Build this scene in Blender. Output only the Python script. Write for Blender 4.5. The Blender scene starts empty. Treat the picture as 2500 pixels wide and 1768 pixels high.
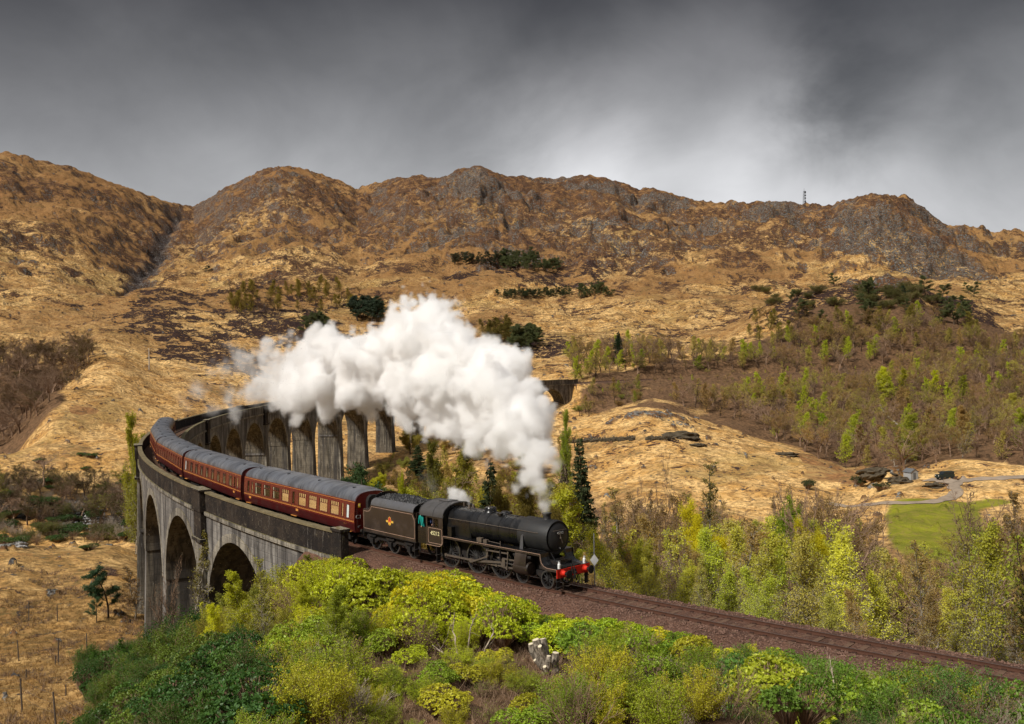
import bpy, bmesh, math, random
import numpy as np
from mathutils import Vector, Matrix

# ------------------------------------------------------------------ camera, sky, sun
SC = bpy.context.scene
COL = SC.collection
rad = math.radians
CAM = (36.215, -41.345, 12.947)
YAW, PIT, ROLL, FPX = 2.35474, -0.008037, -0.019343, 2470.16
_F = np.array([math.cos(PIT)*math.cos(YAW), math.cos(PIT)*math.sin(YAW), math.sin(PIT)])
_R = np.array([math.sin(YAW), -math.cos(YAW), 0.0])
_U = np.cross(_R, _F)
RGT = _R*math.cos(ROLL) + _U*math.sin(ROLL)
UPV = -_R*math.sin(ROLL) + _U*math.cos(ROLL)

cam_data = bpy.data.cameras.new('camera')
cam = bpy.data.objects.new('camera', cam_data)
COL.objects.link(cam)
cam_data.sensor_width = 36.0
cam_data.lens = FPX/2500*36
cam_data.clip_start = 0.5
cam_data.clip_end = 9000
M = Matrix(((RGT[0], UPV[0], -_F[0], CAM[0]), (RGT[1], UPV[1], -_F[1], CAM[1]),
            (RGT[2], UPV[2], -_F[2], CAM[2]), (0, 0, 0, 1)))
cam.matrix_world = M
SC.camera = cam

SUN_EL, SUN_DIR = rad(44), None
_left = -_R; _back = -np.array([math.cos(YAW), math.sin(YAW), 0])
_sh = _left*0.66 + _back*0.62
_sh = _sh/np.linalg.norm(_sh)
SUN_AZ = math.atan2(_sh[1], _sh[0])
sun_data = bpy.data.lights.new('sun', 'SUN')
sun_data.energy = 3.3
sun_data.angle = rad(7)
sun_data.color = (1.0, 0.955, 0.88)
sun = bpy.data.objects.new('sun', sun_data)
COL.objects.link(sun)
_sv = Vector((_sh[0]*math.cos(SUN_EL), _sh[1]*math.cos(SUN_EL), math.sin(SUN_EL)))
sun.rotation_euler = (-_sv).to_track_quat('-Z', 'Y').to_euler()
sun.location = _sv*200

SC.view_settings.view_transform = 'Standard'
SC.view_settings.look = 'None'
SC.view_settings.exposure = 0.40
SC.view_settings.gamma = 1.0
SC.view_settings.use_curve_mapping = False
SC.render.film_transparent = False

cy = SC.cycles
cy.max_bounces = 28
cy.diffuse_bounces = 2
cy.glossy_bounces = 3
cy.transmission_bounces = 4
cy.volume_bounces = 28
cy.transparent_max_bounces = 12
cy.caustics_reflective = False
cy.caustics_refractive = False
cy.use_denoising = True
cy.use_adaptive_sampling = True
cy.adaptive_threshold = 0.02
cy.volume_step_rate = 1.0
cy.volume_max_steps = 256
cy.sample_clamp_indirect = 4.0

# small node helper -------------------------------------------------
class NT:
    def __init__(s, tree):
        s.t = tree
    def n(s, typ, ins=None, **props):
        nd = s.t.nodes.new(typ)
        for k, v in props.items():
            setattr(nd, k, v)
        for k, v in (ins or {}).items():
            sock = nd.inputs[k]
            s.put(sock, v)
        return nd
    def put(s, sock, v):
        if isinstance(v, bpy.types.Node):
            v = v.outputs[0]
        if isinstance(v, bpy.types.NodeSocket):
            s.t.links.new(v, sock)
        else:
            if sock.type == 'RGBA' and hasattr(v, '__len__') and len(v) == 3:
                v = (*v, 1)
            sock.default_value = v
    def m(s, op, a, b=None, c=None, clamp=False):
        nd = s.t.nodes.new('ShaderNodeMath'); nd.operation = op; nd.use_clamp = clamp
        for i, v in enumerate((a, b, c)):
            if v is not None:
                s.put(nd.inputs[i], v)
        return nd.outputs[0]
    def vm(s, op, a, b=None, sc=None):
        nd = s.t.nodes.new('ShaderNodeVectorMath'); nd.operation = op
        s.put(nd.inputs[0], a)
        if b is not None:
            s.put(nd.inputs[1], b)
        if sc is not None:
            s.put(nd.inputs['Scale'], sc)
        return nd.outputs['Value'] if op in ('DOT_PRODUCT', 'LENGTH', 'DISTANCE') else nd.outputs[0]
    def mix(s, f, a, b, bt='MIX'):
        nd = s.t.nodes.new('ShaderNodeMix'); nd.data_type = 'RGBA'; nd.blend_type = bt
        s.put(nd.inputs[0], f); s.put(nd.inputs[6], a); s.put(nd.inputs[7], b)
        return nd.outputs[2]
    def ss(s, x, a, b, lo=0.0, hi=1.0):
        nd = s.t.nodes.new('ShaderNodeMapRange'); nd.interpolation_type = 'SMOOTHSTEP'
        s.put(nd.inputs[0], x)
        for i, v in ((1, a), (2, b), (3, lo), (4, hi)):
            nd.inputs[i].default_value = v
        return nd.outputs[0]
    def noise(s, vec, scale, det=4.0, rough=0.55, dist=0.0, out=0, dim='3D'):
        nd = s.t.nodes.new('ShaderNodeTexNoise'); nd.noise_dimensions = dim
        if vec is not None:
            s.put(nd.inputs['Vector'], vec)
        nd.inputs['Scale'].default_value = scale
        nd.inputs['Detail'].default_value = det
        nd.inputs['Roughness'].default_value = rough
        nd.inputs['Distortion'].default_value = dist
        return nd.outputs[out]

# world: an overcast ceiling, dark above the ridge, pale at the horizon, zenith brightened to fill shadows, over a Nishita sky
world = bpy.data.worlds.new('World')
SC.world = world
world.use_nodes = True
wt = world.node_tree
wt.nodes.clear()
W = NT(wt)
tc = W.n('ShaderNodeTexCoord')
dirv = W.vm('NORMALIZE', tc.outputs['Generated'])
sep = W.n('ShaderNodeSeparateXYZ', {0: dirv})
dz = sep.outputs['Z']
sky = W.n('ShaderNodeTexSky', sky_type='NISHITA', sun_disc=False, sun_elevation=SUN_EL,
          sun_rotation=math.pi/2 - SUN_AZ, air_density=1.0, dust_density=1.5)
# project the direction on a cloud ceiling so that clouds flatten towards the horizon
zc = W.m('MAXIMUM', W.m('ADD', dz, 0.16), 0.03)
cl = W.vm('SCALE', dirv, sc=W.m('DIVIDE', 1.0, zc))
flat = W.vm('ADD', W.vm('MULTIPLY', cl, (.15, .15, .1)), W.vm('MULTIPLY', dirv, (3.0, 3.0, 4.6)))
n_big = W.noise(flat, 0.75, 5, 0.5, 0.7)
n_med = W.noise(flat, 2.0, 7, 0.58, 0.35)
n_soft = W.noise(dirv, 2.2, 5, 0.5, 0.5)
# brightness by height above the horizon
el = W.m('ADD', dz, W.m('MULTIPLY', W.m('SUBTRACT', n_soft, 0.5), 0.16))
ramp = wt.nodes.new('ShaderNodeValToRGB')
W.put(ramp.inputs[0], el)
cr = ramp.color_ramp
stops = [(0.0, (.42, .42, .43)), (0.12, (.41, .41, .42)), (0.165, (.33, .33, .337)), (0.21, (.225, .224, .229)),
         (0.265, (.132, .130, .133)), (0.33, (.052, .050, .052)), (0.60, (.19, .19, .20)), (1.0, (.36, .365, .38))]  # zenith stops raised as an added fill for the shadows
cr.elements[0].position, cr.elements[0].color = stops[0][0], (*stops[0][1], 1)
cr.elements[1].position, cr.elements[1].color = stops[-1][0], (*stops[-1][1], 1)
for p_, c_ in stops[1:-1]:
    e_ = cr.elements.new(p_); e_.color = (*c_, 1)
def dirpix(u, v):
    d = _F*FPX + RGT*(u-1250) - UPV*(v-884)
    return tuple(d/np.linalg.norm(d))
def blob(u, v, s, amp):
    d = W.vm('DISTANCE', W.vm('ADD', dirv, W.vm('SCALE', W.vm('SUBTRACT', W.noise(flat, 1.6, 5, 0.6, 0.6, out=1), (.5, .5, .5)), sc=0.13)), dirpix(u, v))
    return W.m('MULTIPLY', W.ss(d, 0.0, s, 1.0, 0.0), amp)
brk = W.m('ADD', W.m('ADD', blob(1440, 360, 0.14, 1.05), blob(1770, 395, 0.10, .45)),
          W.m('ADD', blob(1790, 150, 0.17, .42), blob(1640, 300, 0.16, 0.2)))
brk = W.m('ADD', brk, blob(2050, 480, 0.2, 0.35))
drk = W.m('ADD', W.m('ADD', blob(2350, 260, 0.22, 0.42), blob(1690, 325, 0.09, 0.6)), W.m('ADD', blob(1450, 190, 0.12, 0.3), blob(2010, 235, 0.10, 0.7)))
# thin streaks everywhere
tex = W.m('ADD', W.m('MULTIPLY', W.m('SUBTRACT', n_big, 0.5), 0.8), W.m('MULTIPLY', W.m('SUBTRACT', n_med, 0.5), 0.62))
gain = W.m('ADD', W.m('ADD', 1.0, tex), W.m('SUBTRACT', brk, drk))
gain = W.m('MAXIMUM', gain, 0.35)
cloud = W.vm('SCALE', ramp.outputs[0], sc=gain)
cloud = W.vm('MINIMUM', cloud, (0.70, 0.71, 0.73))
skc = W.vm('SCALE', sky.outputs[0], sc=0.10)
full = W.mix(0.96, skc, cloud)
bg = W.n('ShaderNodeBackground', {'Color': full, 'Strength': 1.0})
wo = W.n('ShaderNodeOutputWorld', {'Surface': bg})

# ------------------------------------------------------------------ geometry helpers
def unproj(u, v, D):
    """point seen at photo position (u, v) at horizontal distance D from the camera"""
    d = _F*FPX + RGT*(u-1250) - UPV*(v-884)
    k = D/math.hypot(d[0], d[1])
    return np.array([CAM[0]+d[0]*k, CAM[1]+d[1]*k, CAM[2]+d[2]*k])

G_ = 0.002057
_KN = [-60, -20, 10, 40, 80, 140, 250, 420]
_KV = [0, .2647, 1.3863, .9807, 1.0333, .9342, .9553, .9929]
_grid = np.arange(-200, 900, 0.25)
_th = np.cumsum(np.interp(_grid, _KN, _KV)/241)*0.25
_i0 = np.searchsorted(_grid, 0)
_th -= _th[_i0]
_px = -np.cumsum(np.cos(_th))*0.25; _py = np.cumsum(np.sin(_th))*0.25
_px -= _px[_i0]; _py -= _py[_i0]
def track(s):
    return (np.interp(s, _grid, _px), np.interp(s, _grid, _py), np.interp(s, _grid, _th))
def tw(s, off=0.0, z=0.0):
    """world point beside the track: s metres back from the engine's buffers, off metres to the camera side"""
    x, y, t = track(s)
    return np.array([x - np.sin(t)*off, y - np.cos(t)*off, z + G_*s]) if np.isscalar(s) else \
        np.stack([x-np.sin(t)*off, y-np.cos(t)*off, z+G_*np.asarray(s)+0*x], -1)

def link(o, parent=None):
    COL.objects.link(o)
    if parent is not None:
        o.parent = parent
    return o
def mesh_obj(name, verts, faces, mats=None, parent=None, smooth=False, mi=None):
    me = bpy.data.meshes.new(name)
    me.from_pydata([tuple(map(float, v)) for v in verts], [], faces)
    if mats is not None:
        for m_ in (mats if isinstance(mats, (list, tuple)) else [mats]):
            me.materials.append(m_)
    if mi is not None:
        me.polygons.foreach_set('material_index', mi)
    if smooth:
        me.polygons.foreach_set('use_smooth', [True]*len(me.polygons))
    me.update()
    o = bpy.data.objects.new(name, me)
    return link(o, parent)
def fast_mesh(name, V, F, mats, parent=None, smooth=False, mi=None, obj=True):
    """V (n,3) float array, F (m,k) int array of equal-size faces"""
    V = np.asarray(V, np.float32); F = np.asarray(F, np.int32)
    me = bpy.data.meshes.new(name)
    me.vertices.add(len(V)); me.vertices.foreach_set('co', V.ravel())
    k = F.shape[1]
    me.loops.add(F.size); me.loops.foreach_set('vertex_index', F.ravel())
    me.polygons.add(len(F))
    me.polygons.foreach_set('loop_start', np.arange(0, F.size, k, dtype=np.int32))
    me.polygons.foreach_set('loop_total', np.full(len(F), k, np.int32))
    for m_ in (mats if isinstance(mats, (list, tuple)) else [mats]):
        me.materials.append(m_)
    if mi is not None:
        me.polygons.foreach_set('material_index', np.asarray(mi, np.int32))
    me.polygons.foreach_set('use_smooth', np.full(len(F), smooth, bool))
    me.update(calc_edges=True)
    if not obj:
        return me
    return link(bpy.data.objects.new(name, me), parent)
def empty(name, loc=(0, 0, 0), rz=0.0):
    o = bpy.data.objects.new(name, None)
    COL.objects.link(o)
    o.empty_display_size = 0.3
    o.location = loc; o.rotation_euler = (0, 0, rz)
    return o
def tag(o, label=None, cat=None, group=None, kind=None):
    if label: o['label'] = label
    if cat: o['category'] = cat
    if group: o['group'] = group
    if kind: o['kind'] = kind
    return o
def copy_tree(o, parent=None):
    c = o.copy(); COL.objects.link(c); c.parent = parent
    for ch in list(o.children):
        copy_tree(ch, c)
    return c

class MB:
    """collects shapes into one mesh"""
    def __init__(s):
        s.v = []; s.f = []; s.mi = []
    def add(s, V, F, mi=0):
        b = len(s.v)
        s.v.extend([tuple(map(float, p)) for p in V])
        s.f.extend([tuple(b+i for i in f) for f in F])
        s.mi.extend([mi]*len(F))
        return s
    def box(s, c, d, mi=0, rot=None):
        x, y, z = d[0]/2, d[1]/2, d[2]/2
        V = [(-x, -y, -z), (x, -y, -z), (x, y, -z), (-x, y, -z), (-x, -y, z), (x, -y, z), (x, y, z), (-x, y, z)]
        if rot is not None:
            V = [tuple(rot @ Vector(p)) for p in V]
        V = [(p[0]+c[0], p[1]+c[1], p[2]+c[2]) for p in V]
        return s.add(V, [(0, 3, 2, 1), (4, 5, 6, 7), (0, 1, 5, 4), (1, 2, 6, 5), (2, 3, 7, 6), (3, 0, 4, 7)], mi)
    def tube(s, a, b, r0, r1=None, n=10, caps=True, mi=0):
        r1 = r0 if r1 is None else r1
        a = Vector(a); b = Vector(b); d = (b-a)
        if d.length < 1e-9:
            return s
        d.normalize()
        u = d.orthogonal().normalized(); w = d.cross(u)
        V = []
        for c, r in ((a, r0), (b, r1)):
            for i in range(n):
                t = 2*math.pi*i/n
                V.append(c + u*math.cos(t)*r + w*math.sin(t)*r)
        F = [(i, (i+1) % n, n+(i+1) % n, n+i) for i in range(n)]
        if caps:
            F += [tuple(range(n-1, -1, -1)), tuple(range(n, 2*n))]
        return s.add(V, F, mi)
    def pipe(s, pts, r, n=6, mi=0):
        for i in range(len(pts)-1):
            s.tube(pts[i], pts[i+1], r, r, n, True, mi)
        return s
    def lathe(s, prof, axis='x', org=(0, 0, 0), n=24, mi=0, a0=0.0, a1=2*math.pi):
        """prof: list of (along, radius)"""
        full = abs(a1-a0-2*math.pi) < 1e-6
        m = n if full else n+1
        V = []
        for (t, r) in prof:
            for i in range(m):
                a = a0+(a1-a0)*i/n
                c, q = math.cos(a)*r, math.sin(a)*r
                V.append({'x': (t, c, q), 'y': (c, t, q), 'z': (c, q, t)}[axis])
        V = [(p[0]+org[0], p[1]+org[1], p[2]+org[2]) for p in V]
        F = []
        for j in range(len(prof)-1):
            for i in range(n):
                i2 = (i+1) % m
                F.append((j*m+i, j*m+i2, (j+1)*m+i2, (j+1)*m+i))
        return s.add(V, F, mi)
    def extrude(s, poly, y0, y1, mi=0, plane='xz'):
        """poly in the xz plane pushed from y0 to y1 (or yz plane pushed along x)"""
        n = len(poly)
        if plane == 'xz':
            V = [(p[0], y0, p[1]) for p in poly] + [(p[0], y1, p[1]) for p in poly]
        else:
            V = [(y0, p[0], p[1]) for p in poly] + [(y1, p[0], p[1]) for p in poly]
        F = [tuple(range(n)), tuple(range(2*n-1, n-1, -1))]
        F += [(i, n+i, n+(i+1) % n, (i+1) % n) for i in range(n)]
        return s.add(V, F, mi)
    def build(s, name, mats, parent=None, smooth=False):
        o = mesh_obj(name, s.v, s.f, mats, parent, False, s.mi)
        bm = bmesh.new(); bm.from_mesh(o.data)
        bmesh.ops.recalc_face_normals(bm, faces=bm.faces)
        bm.to_mesh(o.data); bm.free()
        if smooth:
            o.data.polygons.foreach_set('use_smooth', [True]*len(o.data.polygons))
            try:
                o.data.set_sharp_from_angle(angle=rad(35))
            except Exception:
                pass
        return o

# ------------------------------------------------------------------ numpy noise
_rs = np.random.RandomState(7)
_perm = _rs.permutation(512).astype(np.int64)
_perm = np.concatenate([_perm, _perm, _perm])
_ga = _rs.rand(512)*2*math.pi
_gx, _gy = np.cos(_ga), np.sin(_ga)
def perlin(x, y):
    xi = np.floor(x).astype(np.int64); yi = np.floor(y).astype(np.int64)
    xf = x-xi; yf = y-yi
    u = xf*xf*xf*(xf*(xf*6-15)+10); v = yf*yf*yf*(yf*(yf*6-15)+10)
    def g(ix, iy, dx, dy):
        h = _perm[(_perm[ix & 511] + iy) & 511] & 511
        return _gx[h]*dx + _gy[h]*dy
    a = g(xi, yi, xf, yf); b = g(xi+1, yi, xf-1, yf)
    c = g(xi, yi+1, xf, yf-1); d = g(xi+1, yi+1, xf-1, yf-1)
    return ((a*(1-u)+b*u)*(1-v) + (c*(1-u)+d*u)*v)*1.5
def fbm(x, y, o=4, lac=2.03, gain=0.5):
    r = 0; a = 1.0
    for i in range(o):
        r = r + a*perlin(x+i*17.3, y-i*9.1); x = x*lac; y = y*lac; a *= gain
    return r
def ridged(x, y, o=4, lac=2.1, gain=0.5):
    r = 0; a = 1.0
    for i in range(o):
        r = r + a*(1-2*np.abs(perlin(x+i*31.7, y+i*11.9))); x = x*lac; y = y*lac; a *= gain
    return r
def sst(x, a, b):
    t = np.clip((x-a)/(b-a), 0, 1)
    return t*t*(3-2*t)
# ------------------------------------------------------------------ terrain
CREST = np.array([(-60, 345), (0, 345), (40, 347), (90, 362), (170, 375), (240, 402), (300, 425), (330, 438), (390, 458),
    (430, 465), (441, 468), (460, 458), (500, 430), (560, 405), (600, 385), (640, 376), (680, 378), (740, 395),
    (808, 424), (850, 410), (900, 402), (945, 400), (990, 405), (1030, 385), (1085, 381), (1140, 397), (1200, 402),
    (1270, 402), (1330, 400), (1390, 410), (1440, 432), (1470, 425), (1500, 435), (1560, 452), (1640, 465),
    (1700, 458), (1745, 453), (1800, 467), (1870, 470), (1900, 450), (1960, 438), (2030, 445), (2080, 475),
    (2130, 510), (2170, 524), (2240, 533), (2296, 530), (2400, 545), (2600, 560)], float)*1.0889
def az_of(u):
    return np.arctan((np.asarray(u, float)-1250)/FPX)
CR_D = [(-300, 1500), (0, 1450), (300, 1540), (480, 1650), (560, 1480), (700, 1350), (880, 1420), (1000, 1300),
        (1180, 1180), (1400, 1250), (1600, 1220), (1900, 1150), (2150, 1050), (2350, 1150), (2800, 1300)]
COLS = [
 (-700, [(0, 7.5), (12, 6.5), (30, -1), (60, -9), (130, -20), (240, -27), (330, -20), (520, 5), (700, 30)]),
 (-200, [(0, 7.5), (12, 6.5), (30, -1), (60, -9), (95, -15), (130, -20.6), (200, -25), (240, -28.5), (260, -27), (300, -22), (330, -20), (420, -14), (520, 10), (640, 760)]),
 (0,    [(0, 7.5), (12, 6.5), (30, -1.5), (60, -9), (95, -15.6), (130, -20.6), (200, 1330), (225, -27), (244, -29.5), (262, -27.5), (300, 1128), (318, 1092), (345, -21), (400, -13), (470, 905), (560, 835), (650, 760)]),
 (130,  [(0, 7.5), (12, 6.5), (30, -1.5), (60, -9), (95, -15.6), (130, -20.6), (200, 1335), (225, -27), (244, -29.5), (262, -27), (300, 1120), (350, 1035), (400, 945), (430, -5), (490, 880), (600, 815), (680, 745)]),
 (240,  [(0, 7.5), (12, 6.5), (30, -1.5), (58, -8), (95, -15), (130, -20.6), (200, 1335), (225, -27), (244, -29.5), (262, -27), (300, 1125), (360, 1020), (430, 920), (480, 862), (520, 851), (620, 800), (720, 730)]),
 (400,  [(0, 7.5), (12, 6.5), (30, -1.5), (50, -4), (75, -10), (100, -16), (130, -21), (200, -25), (235, -28), (250, -29.5), (268, -27), (310, 1110), (400, 1000), (480, 905), (540, 868), (620, 800), (740, 715)]),
 (600, [(0, 7.5), (12, 6.2), (30, 0.8), (45, -1.6), (60, -3.6), (75, -7), (80, -10), (100, -16), (130, -21), (220, -27), (258, -29.5), (280, -27), (350, -21), (430, 985), (500, 905), (600, 830), (760, 735)]),
 (760, [(0, 7.5), (12, 6.2), (30, 1.0), (45, -0.9), (60, -2.0), (68, -3.6), (80, -9), (95, -15), (130, -21.5), (220, -27), (280, -28), (350, 1088), (430, 985), (540, 880), (620, 820), (780, 730)]),
 (1000, [(0, 7.5), (12, 6.2), (30, 1.2), (45, -0.5), (58, -1.6), (60, -2), (80, -8), (105, -17), (140, -22.5), (240, -27), (320, 1120), (370, 1060), (560, 880), (650, 815), (780, 740)]),
 (1200, [(0, 7.5), (12, 6.2), (30, 1.3), (42, -0.3), (52, -1.2), (60, -1.6), (80, -9), (105, -18), (140, -23), (230, -26), (280, 1150), (340, 1065), (372, -15), (405, -12), (440, 950), (520, 880), (620, 820), (760, 750)]),
 (1400, [(0, 7.5), (12, 6.2), (30, 1.2), (38, 0.1), (45, -0.8), (52, -1.4), (60, -2), (80, -9), (105, -17), (150, -23), (235, 1262), (265, 1190), (320, 1085), (368, 1012), (376, -13.5), (403, -12.5), (414, -4), (420, -0.4), (450, 905), (540, 862), (640, 815), (760, 755)]),
 (1600, [(0, 7.5), (12, 6.2), (28, 1.4), (36, 0.1), (44, -0.9), (50, -1.5), (60, -2.2), (75, -9), (100, -17), (150, -23), (225, 1250), (260, 1170), (305, 1070), (345, 996), (375, 1003), (400, 985), (444, 0.2), (480, 885), (560, 848), (640, 805), (740, 750)]),
 (1760, [(0, 7.5), (12, 6.2), (26, 1.5), (34, 0.2), (41, -0.8), (48, -1.4), (57, -2.4), (75, -9), (100, -17), (150, -23), (225, 1262), (262, 1180), (310, 1085), (350, 1040), (385, 1030), (410, -9), (462, 0.6), (500, 880), (580, 840), (660, 790), (760, 740)]),
 (1900, [(0, 7.5), (12, 6.2), (25, 1.5), (32, 0.3), (38, -0.6), (44, -1.4), (55, -2.6), (75, -10), (100, -18), (150, -23), (225, 1272), (258, 1200), (300, 1120), (330, 1095), (360, 1075), (410, -9.5), (478, 0.8), (515, 868), (570, 810), (620, 745), (660, 738), (720, 765), (800, 725)]),
 (2060, [(0, 7.5), (12, 6.2), (24, 1.5), (31, 0.3), (37, -0.6), (42, -1.3), (52, -3), (70, -10), (100, -19), (150, -23), (230, -22.5), (255, 1222), (285, 1165), (310, 1150), (350, 1095), (430, -8), (490, 1.0), (530, 855), (580, 770), (620, 715), (665, 712), (730, 745), (820, 710)]),
 (2200, [(0, 7.5), (12, 6.2), (24, 1.4), (31, 0.2), (36, -0.6), (42, -1.4), (52, -3.2), (70, -10), (100, -19), (150, -23), (220, -22), (255, -20), (290, 1165), (350, 1085), (430, -5), (500, 1.1), (530, 850), (580, 755), (615, 710), (665, 706), (740, 735), (830, 700)]),
 (2320, [(0, 7.5), (12, 6.2), (24, 1.2), (31, 0.1), (36, -0.6), (42, -1.6), (52, -3.4), (70, -10), (100, -19), (150, -23), (220, -22), (255, -19.5), (290, -18), (360, 1068), (430, -3), (510, 1.2), (540, 850), (600, 765), (650, 738), (700, 748), (760, 730), (850, 700)]),
 (2500, [(0, 7.5), (12, 6), (24, 1), (31, 0), (36, -0.7), (42, -1.6), (52, -4), (70, -10), (100, -19), (150, -23), (220, -22), (260, -19), (300, -16), (370, 1045), (430, 0), (520, 890), (600, 820), (680, 778), (780, 745), (880, 700)]),
 (3000, [(0, 7.5), (12, 6.2), (30, -1), (60, -6), (100, -18), (150, -23), (260, -19), (370, -6), (520, 8), (700, 40), (900, 90)]),
]
def z_of(u, D, val):
    return float(unproj(u, val, D)[2]) if val >= 330 else float(val)
DK = np.concatenate([[0, 4, 8, 12, 16, 20, 24, 28], np.arange(31, 90, 2.0), 90*np.exp(np.arange(0, 780)*0.00433)])
DK = DK[DK < 2300]
DK = np.concatenate([DK, [2500, 2900, 3500, 4500, 7000]])
_ua = az_of([c[0] for c in COLS])
_prof = []
_cD = lambda u: float(np.interp(u, [c[0] for c in CR_D], [c[1] for c in CR_D]))
_cV = lambda u: float(np.interp(u, CREST[:, 0], CREST[:, 1]))
LASTD = []
for (u, L) in COLS:
    d = [p[0] for p in L]; z = [z_of(u, *p) for p in L]
    LASTD.append(d[-1])
    _prof.append(np.interp(DK, d, z))
LASTZ = np.array([p[np.searchsorted(DK, ld)] for p, ld in zip(_prof, LASTD)])
_prof = np.array(_prof)
AZ_F = np.linspace(az_of(-330), az_of(2830), 800)
AZ_B = np.linspace(AZ_F[-1], AZ_F[0]+2*math.pi, 60)[1:-1]
AZ = np.concatenate([AZ_F, AZ_B])
NA, ND = len(AZ), len(DK)
nearH = np.empty((NA, ND))
def smooth_interp(x, xp, fp):
    """monotone-free Hermite interpolation along azimuth"""
    m = np.gradient(fp, xp, axis=0)
    i = np.clip(np.searchsorted(xp, x)-1, 0, len(xp)-2)
    h = (xp[i+1]-xp[i])[:, None]; t = np.clip((x-xp[i])[:, None]/h, 0, 1)
    return ((1+2*t)*(1-t)**2*fp[i] + t*(1-t)**2*h*m[i]*0.6 + t*t*(3-2*t)*fp[i+1] + t*t*(t-1)*h*m[i+1]*0.6)
azc = np.where(AZ > AZ_F[-1], np.where(AZ < AZ_F[-1]+math.pi*.72, AZ_F[-1], AZ_F[0]), AZ)
_bl = sst(AZ, AZ_F[-1]+0.6, AZ[-1]-0.4)
base = smooth_interp(np.clip(azc, _ua[0], _ua[-1]), _ua, _prof)
# hills: from the last profile point up to the crest
u_of = 1250+FPX*np.tan(np.clip(AZ, AZ_F[0], AZ_F[-1]))
back = AZ > AZ_F[-1]+1e-9
u_of[back] = np.interp(_bl[back], [0, 1], [2830, -330])
uu = u_of
crD = np.interp(uu, [c[0] for c in CR_D], [c[1] for c in CR_D])
# smooth the crest distance a little
crV = np.interp(uu, CREST[:, 0], CREST[:, 1])
crZ = np.array([unproj(u, v, D)[2] for u, v, D in zip(uu, crV, crD)])
crZ[back] = 170 + 40*np.sin(AZ[back]*3)
ld = np.interp(az_of(np.clip(uu, -690, 2990)), _ua, LASTD)
lz = np.array([np.interp(l, DK, b) for l, b in zip(ld, base)])
if back.any():
    b0, b1 = base[len(AZ_F)-1], base[0]
    for i in np.where(back)[0]:
        base[i] = b0*(1-_bl[i]) + b1*_bl[i]
        lz[i] = np.interp(ld[i], DK, base[i])
T = np.clip((DK[None, :]-ld[:, None])/(crD-ld)[:, None], 0, 3)
shape = np.where(T < 1, 0.30*T + 0.70*(T**1.35), 1.0)
shape = np.where(T < 1, shape - 0.05*np.sin(T*math.pi)*0, shape)
hill = lz[:, None] + (crZ-lz)[:, None]*shape
past = np.clip(DK[None, :]-crD[:, None], 0, None)
hill = hill - past*0.10 - 60*sst(past, 0, 500)
hill = np.where(T > 0, hill, 0)
H0 = np.where(T > 0, hill, base)
# blur along distance to round the corners between control points (not close to the camera)
def blur_d(A, lo, it):
    w = sst(DK, lo, lo*1.3)[None, :]*(T < 0.93)
    for _ in range(it):
        B = A.copy()
        B[:, 1:-1] = (A[:, :-2]+2*A[:, 1:-1]+A[:, 2:])/4
        A = A*(1-w)+B*w
    return A
H0 = blur_d(H0, 70, 90)
PX = CAM[0] + np.cos(YAW-AZ)[:, None]*DK[None, :]
PY = CAM[1] + np.sin(YAW-AZ)[:, None]*DK[None, :]
UU = np.repeat(uu[:, None], ND, 1); DD = np.repeat(DK[None, :], NA, 0)
# the stream gully between the left and the middle hill
def seg_dist(X, Y, pts):
    best = np.full(X.shape, 1e9)
    for (x0, y0), (x1, y1) in zip(pts[:-1], pts[1:]):
        dx, dy = x1-x0, y1-y0; L = dx*dx+dy*dy
        t = np.clip(((X-x0)*dx+(Y-y0)*dy)/L, 0, 1)
        best = np.minimum(best, np.hypot(X-x0-t*dx, Y-y0-t*dy))
    return best
def gp(u, D):
    a = YAW-math.atan((u*1.0889-1250)/FPX)
    return (CAM[0]+math.cos(a)*D, CAM[1]+math.sin(a)*D)
GUL = [gp(441, 1780), (gp(415, 1600)), gp(395, 1420), gp(372, 1260), gp(365, 1150), gp(345, 1050), gp(318, 950), gp(308, 860), gp(285, 790), gp(262, 730)]
gd = seg_dist(PX, PY, GUL)
gd = gd + 10*fbm(PX/60, PY/60, 3)
gmask = np.exp(-(gd/42)**2)*sst(DD, 690, 900)*(1-sst(T, .9, 1.0))
H0 = H0 - 16*gmask - 9*np.exp(-(gd/10)**2)*sst(DD, 690, 800)*(1-sst(T, .9, 1.0))
# relief growing with distance
amp = np.interp(DK, [0, 40, 100, 220, 400, 700, 1000, 1500], [.12, .25, .5, 1.0, 2.0, 6.5, 12, 14])[None, :]
lam = 1.0
r1 = fbm(PX/95+3, PY/95, 5)*1.0
r2 = ridged(PX/150+9, PY/150+4, 5)
nearcrest = 1-0.75*sst(T, .82, 1.0)*(1-sst(T, 1.0, 1.15))
rel = (0.75*r1 + 0.35*r2)*amp*nearcrest
small = fbm(PX/14, PY/14, 4)*np.interp(DK, [0, 40, 150, 300, 600, 1200], [.05, .12, .45, .7, 1.2, 2.4])[None, :]
# crags: ledges where the rock comes through
rocky_u = np.interp(uu/1.0889, [-60, 0, 200, 420, 480, 560, 700, 800, 900, 1000, 1500, 1650, 1800, 1900, 2150, 2300, 2600],
                    [.1, .15, .15, -.1, .1, .3, .3, .25, .5, .75, .7, .55, .6, .8, .85, .4, .3])[:, None]
tw_ = sst(T, .22, .55)
dU_ = UU/1.0889
rn = fbm(PX/70+50, PY/70-20, 4) + 0.45*fbm(PX/18+5, PY/18, 3)
RV = 12.947 + (884-0)*0
rock = sst(rn + rocky_u*1.05*tw_ - 0.78, 0.0, 0.35)*sst(T, .05, .2)
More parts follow.
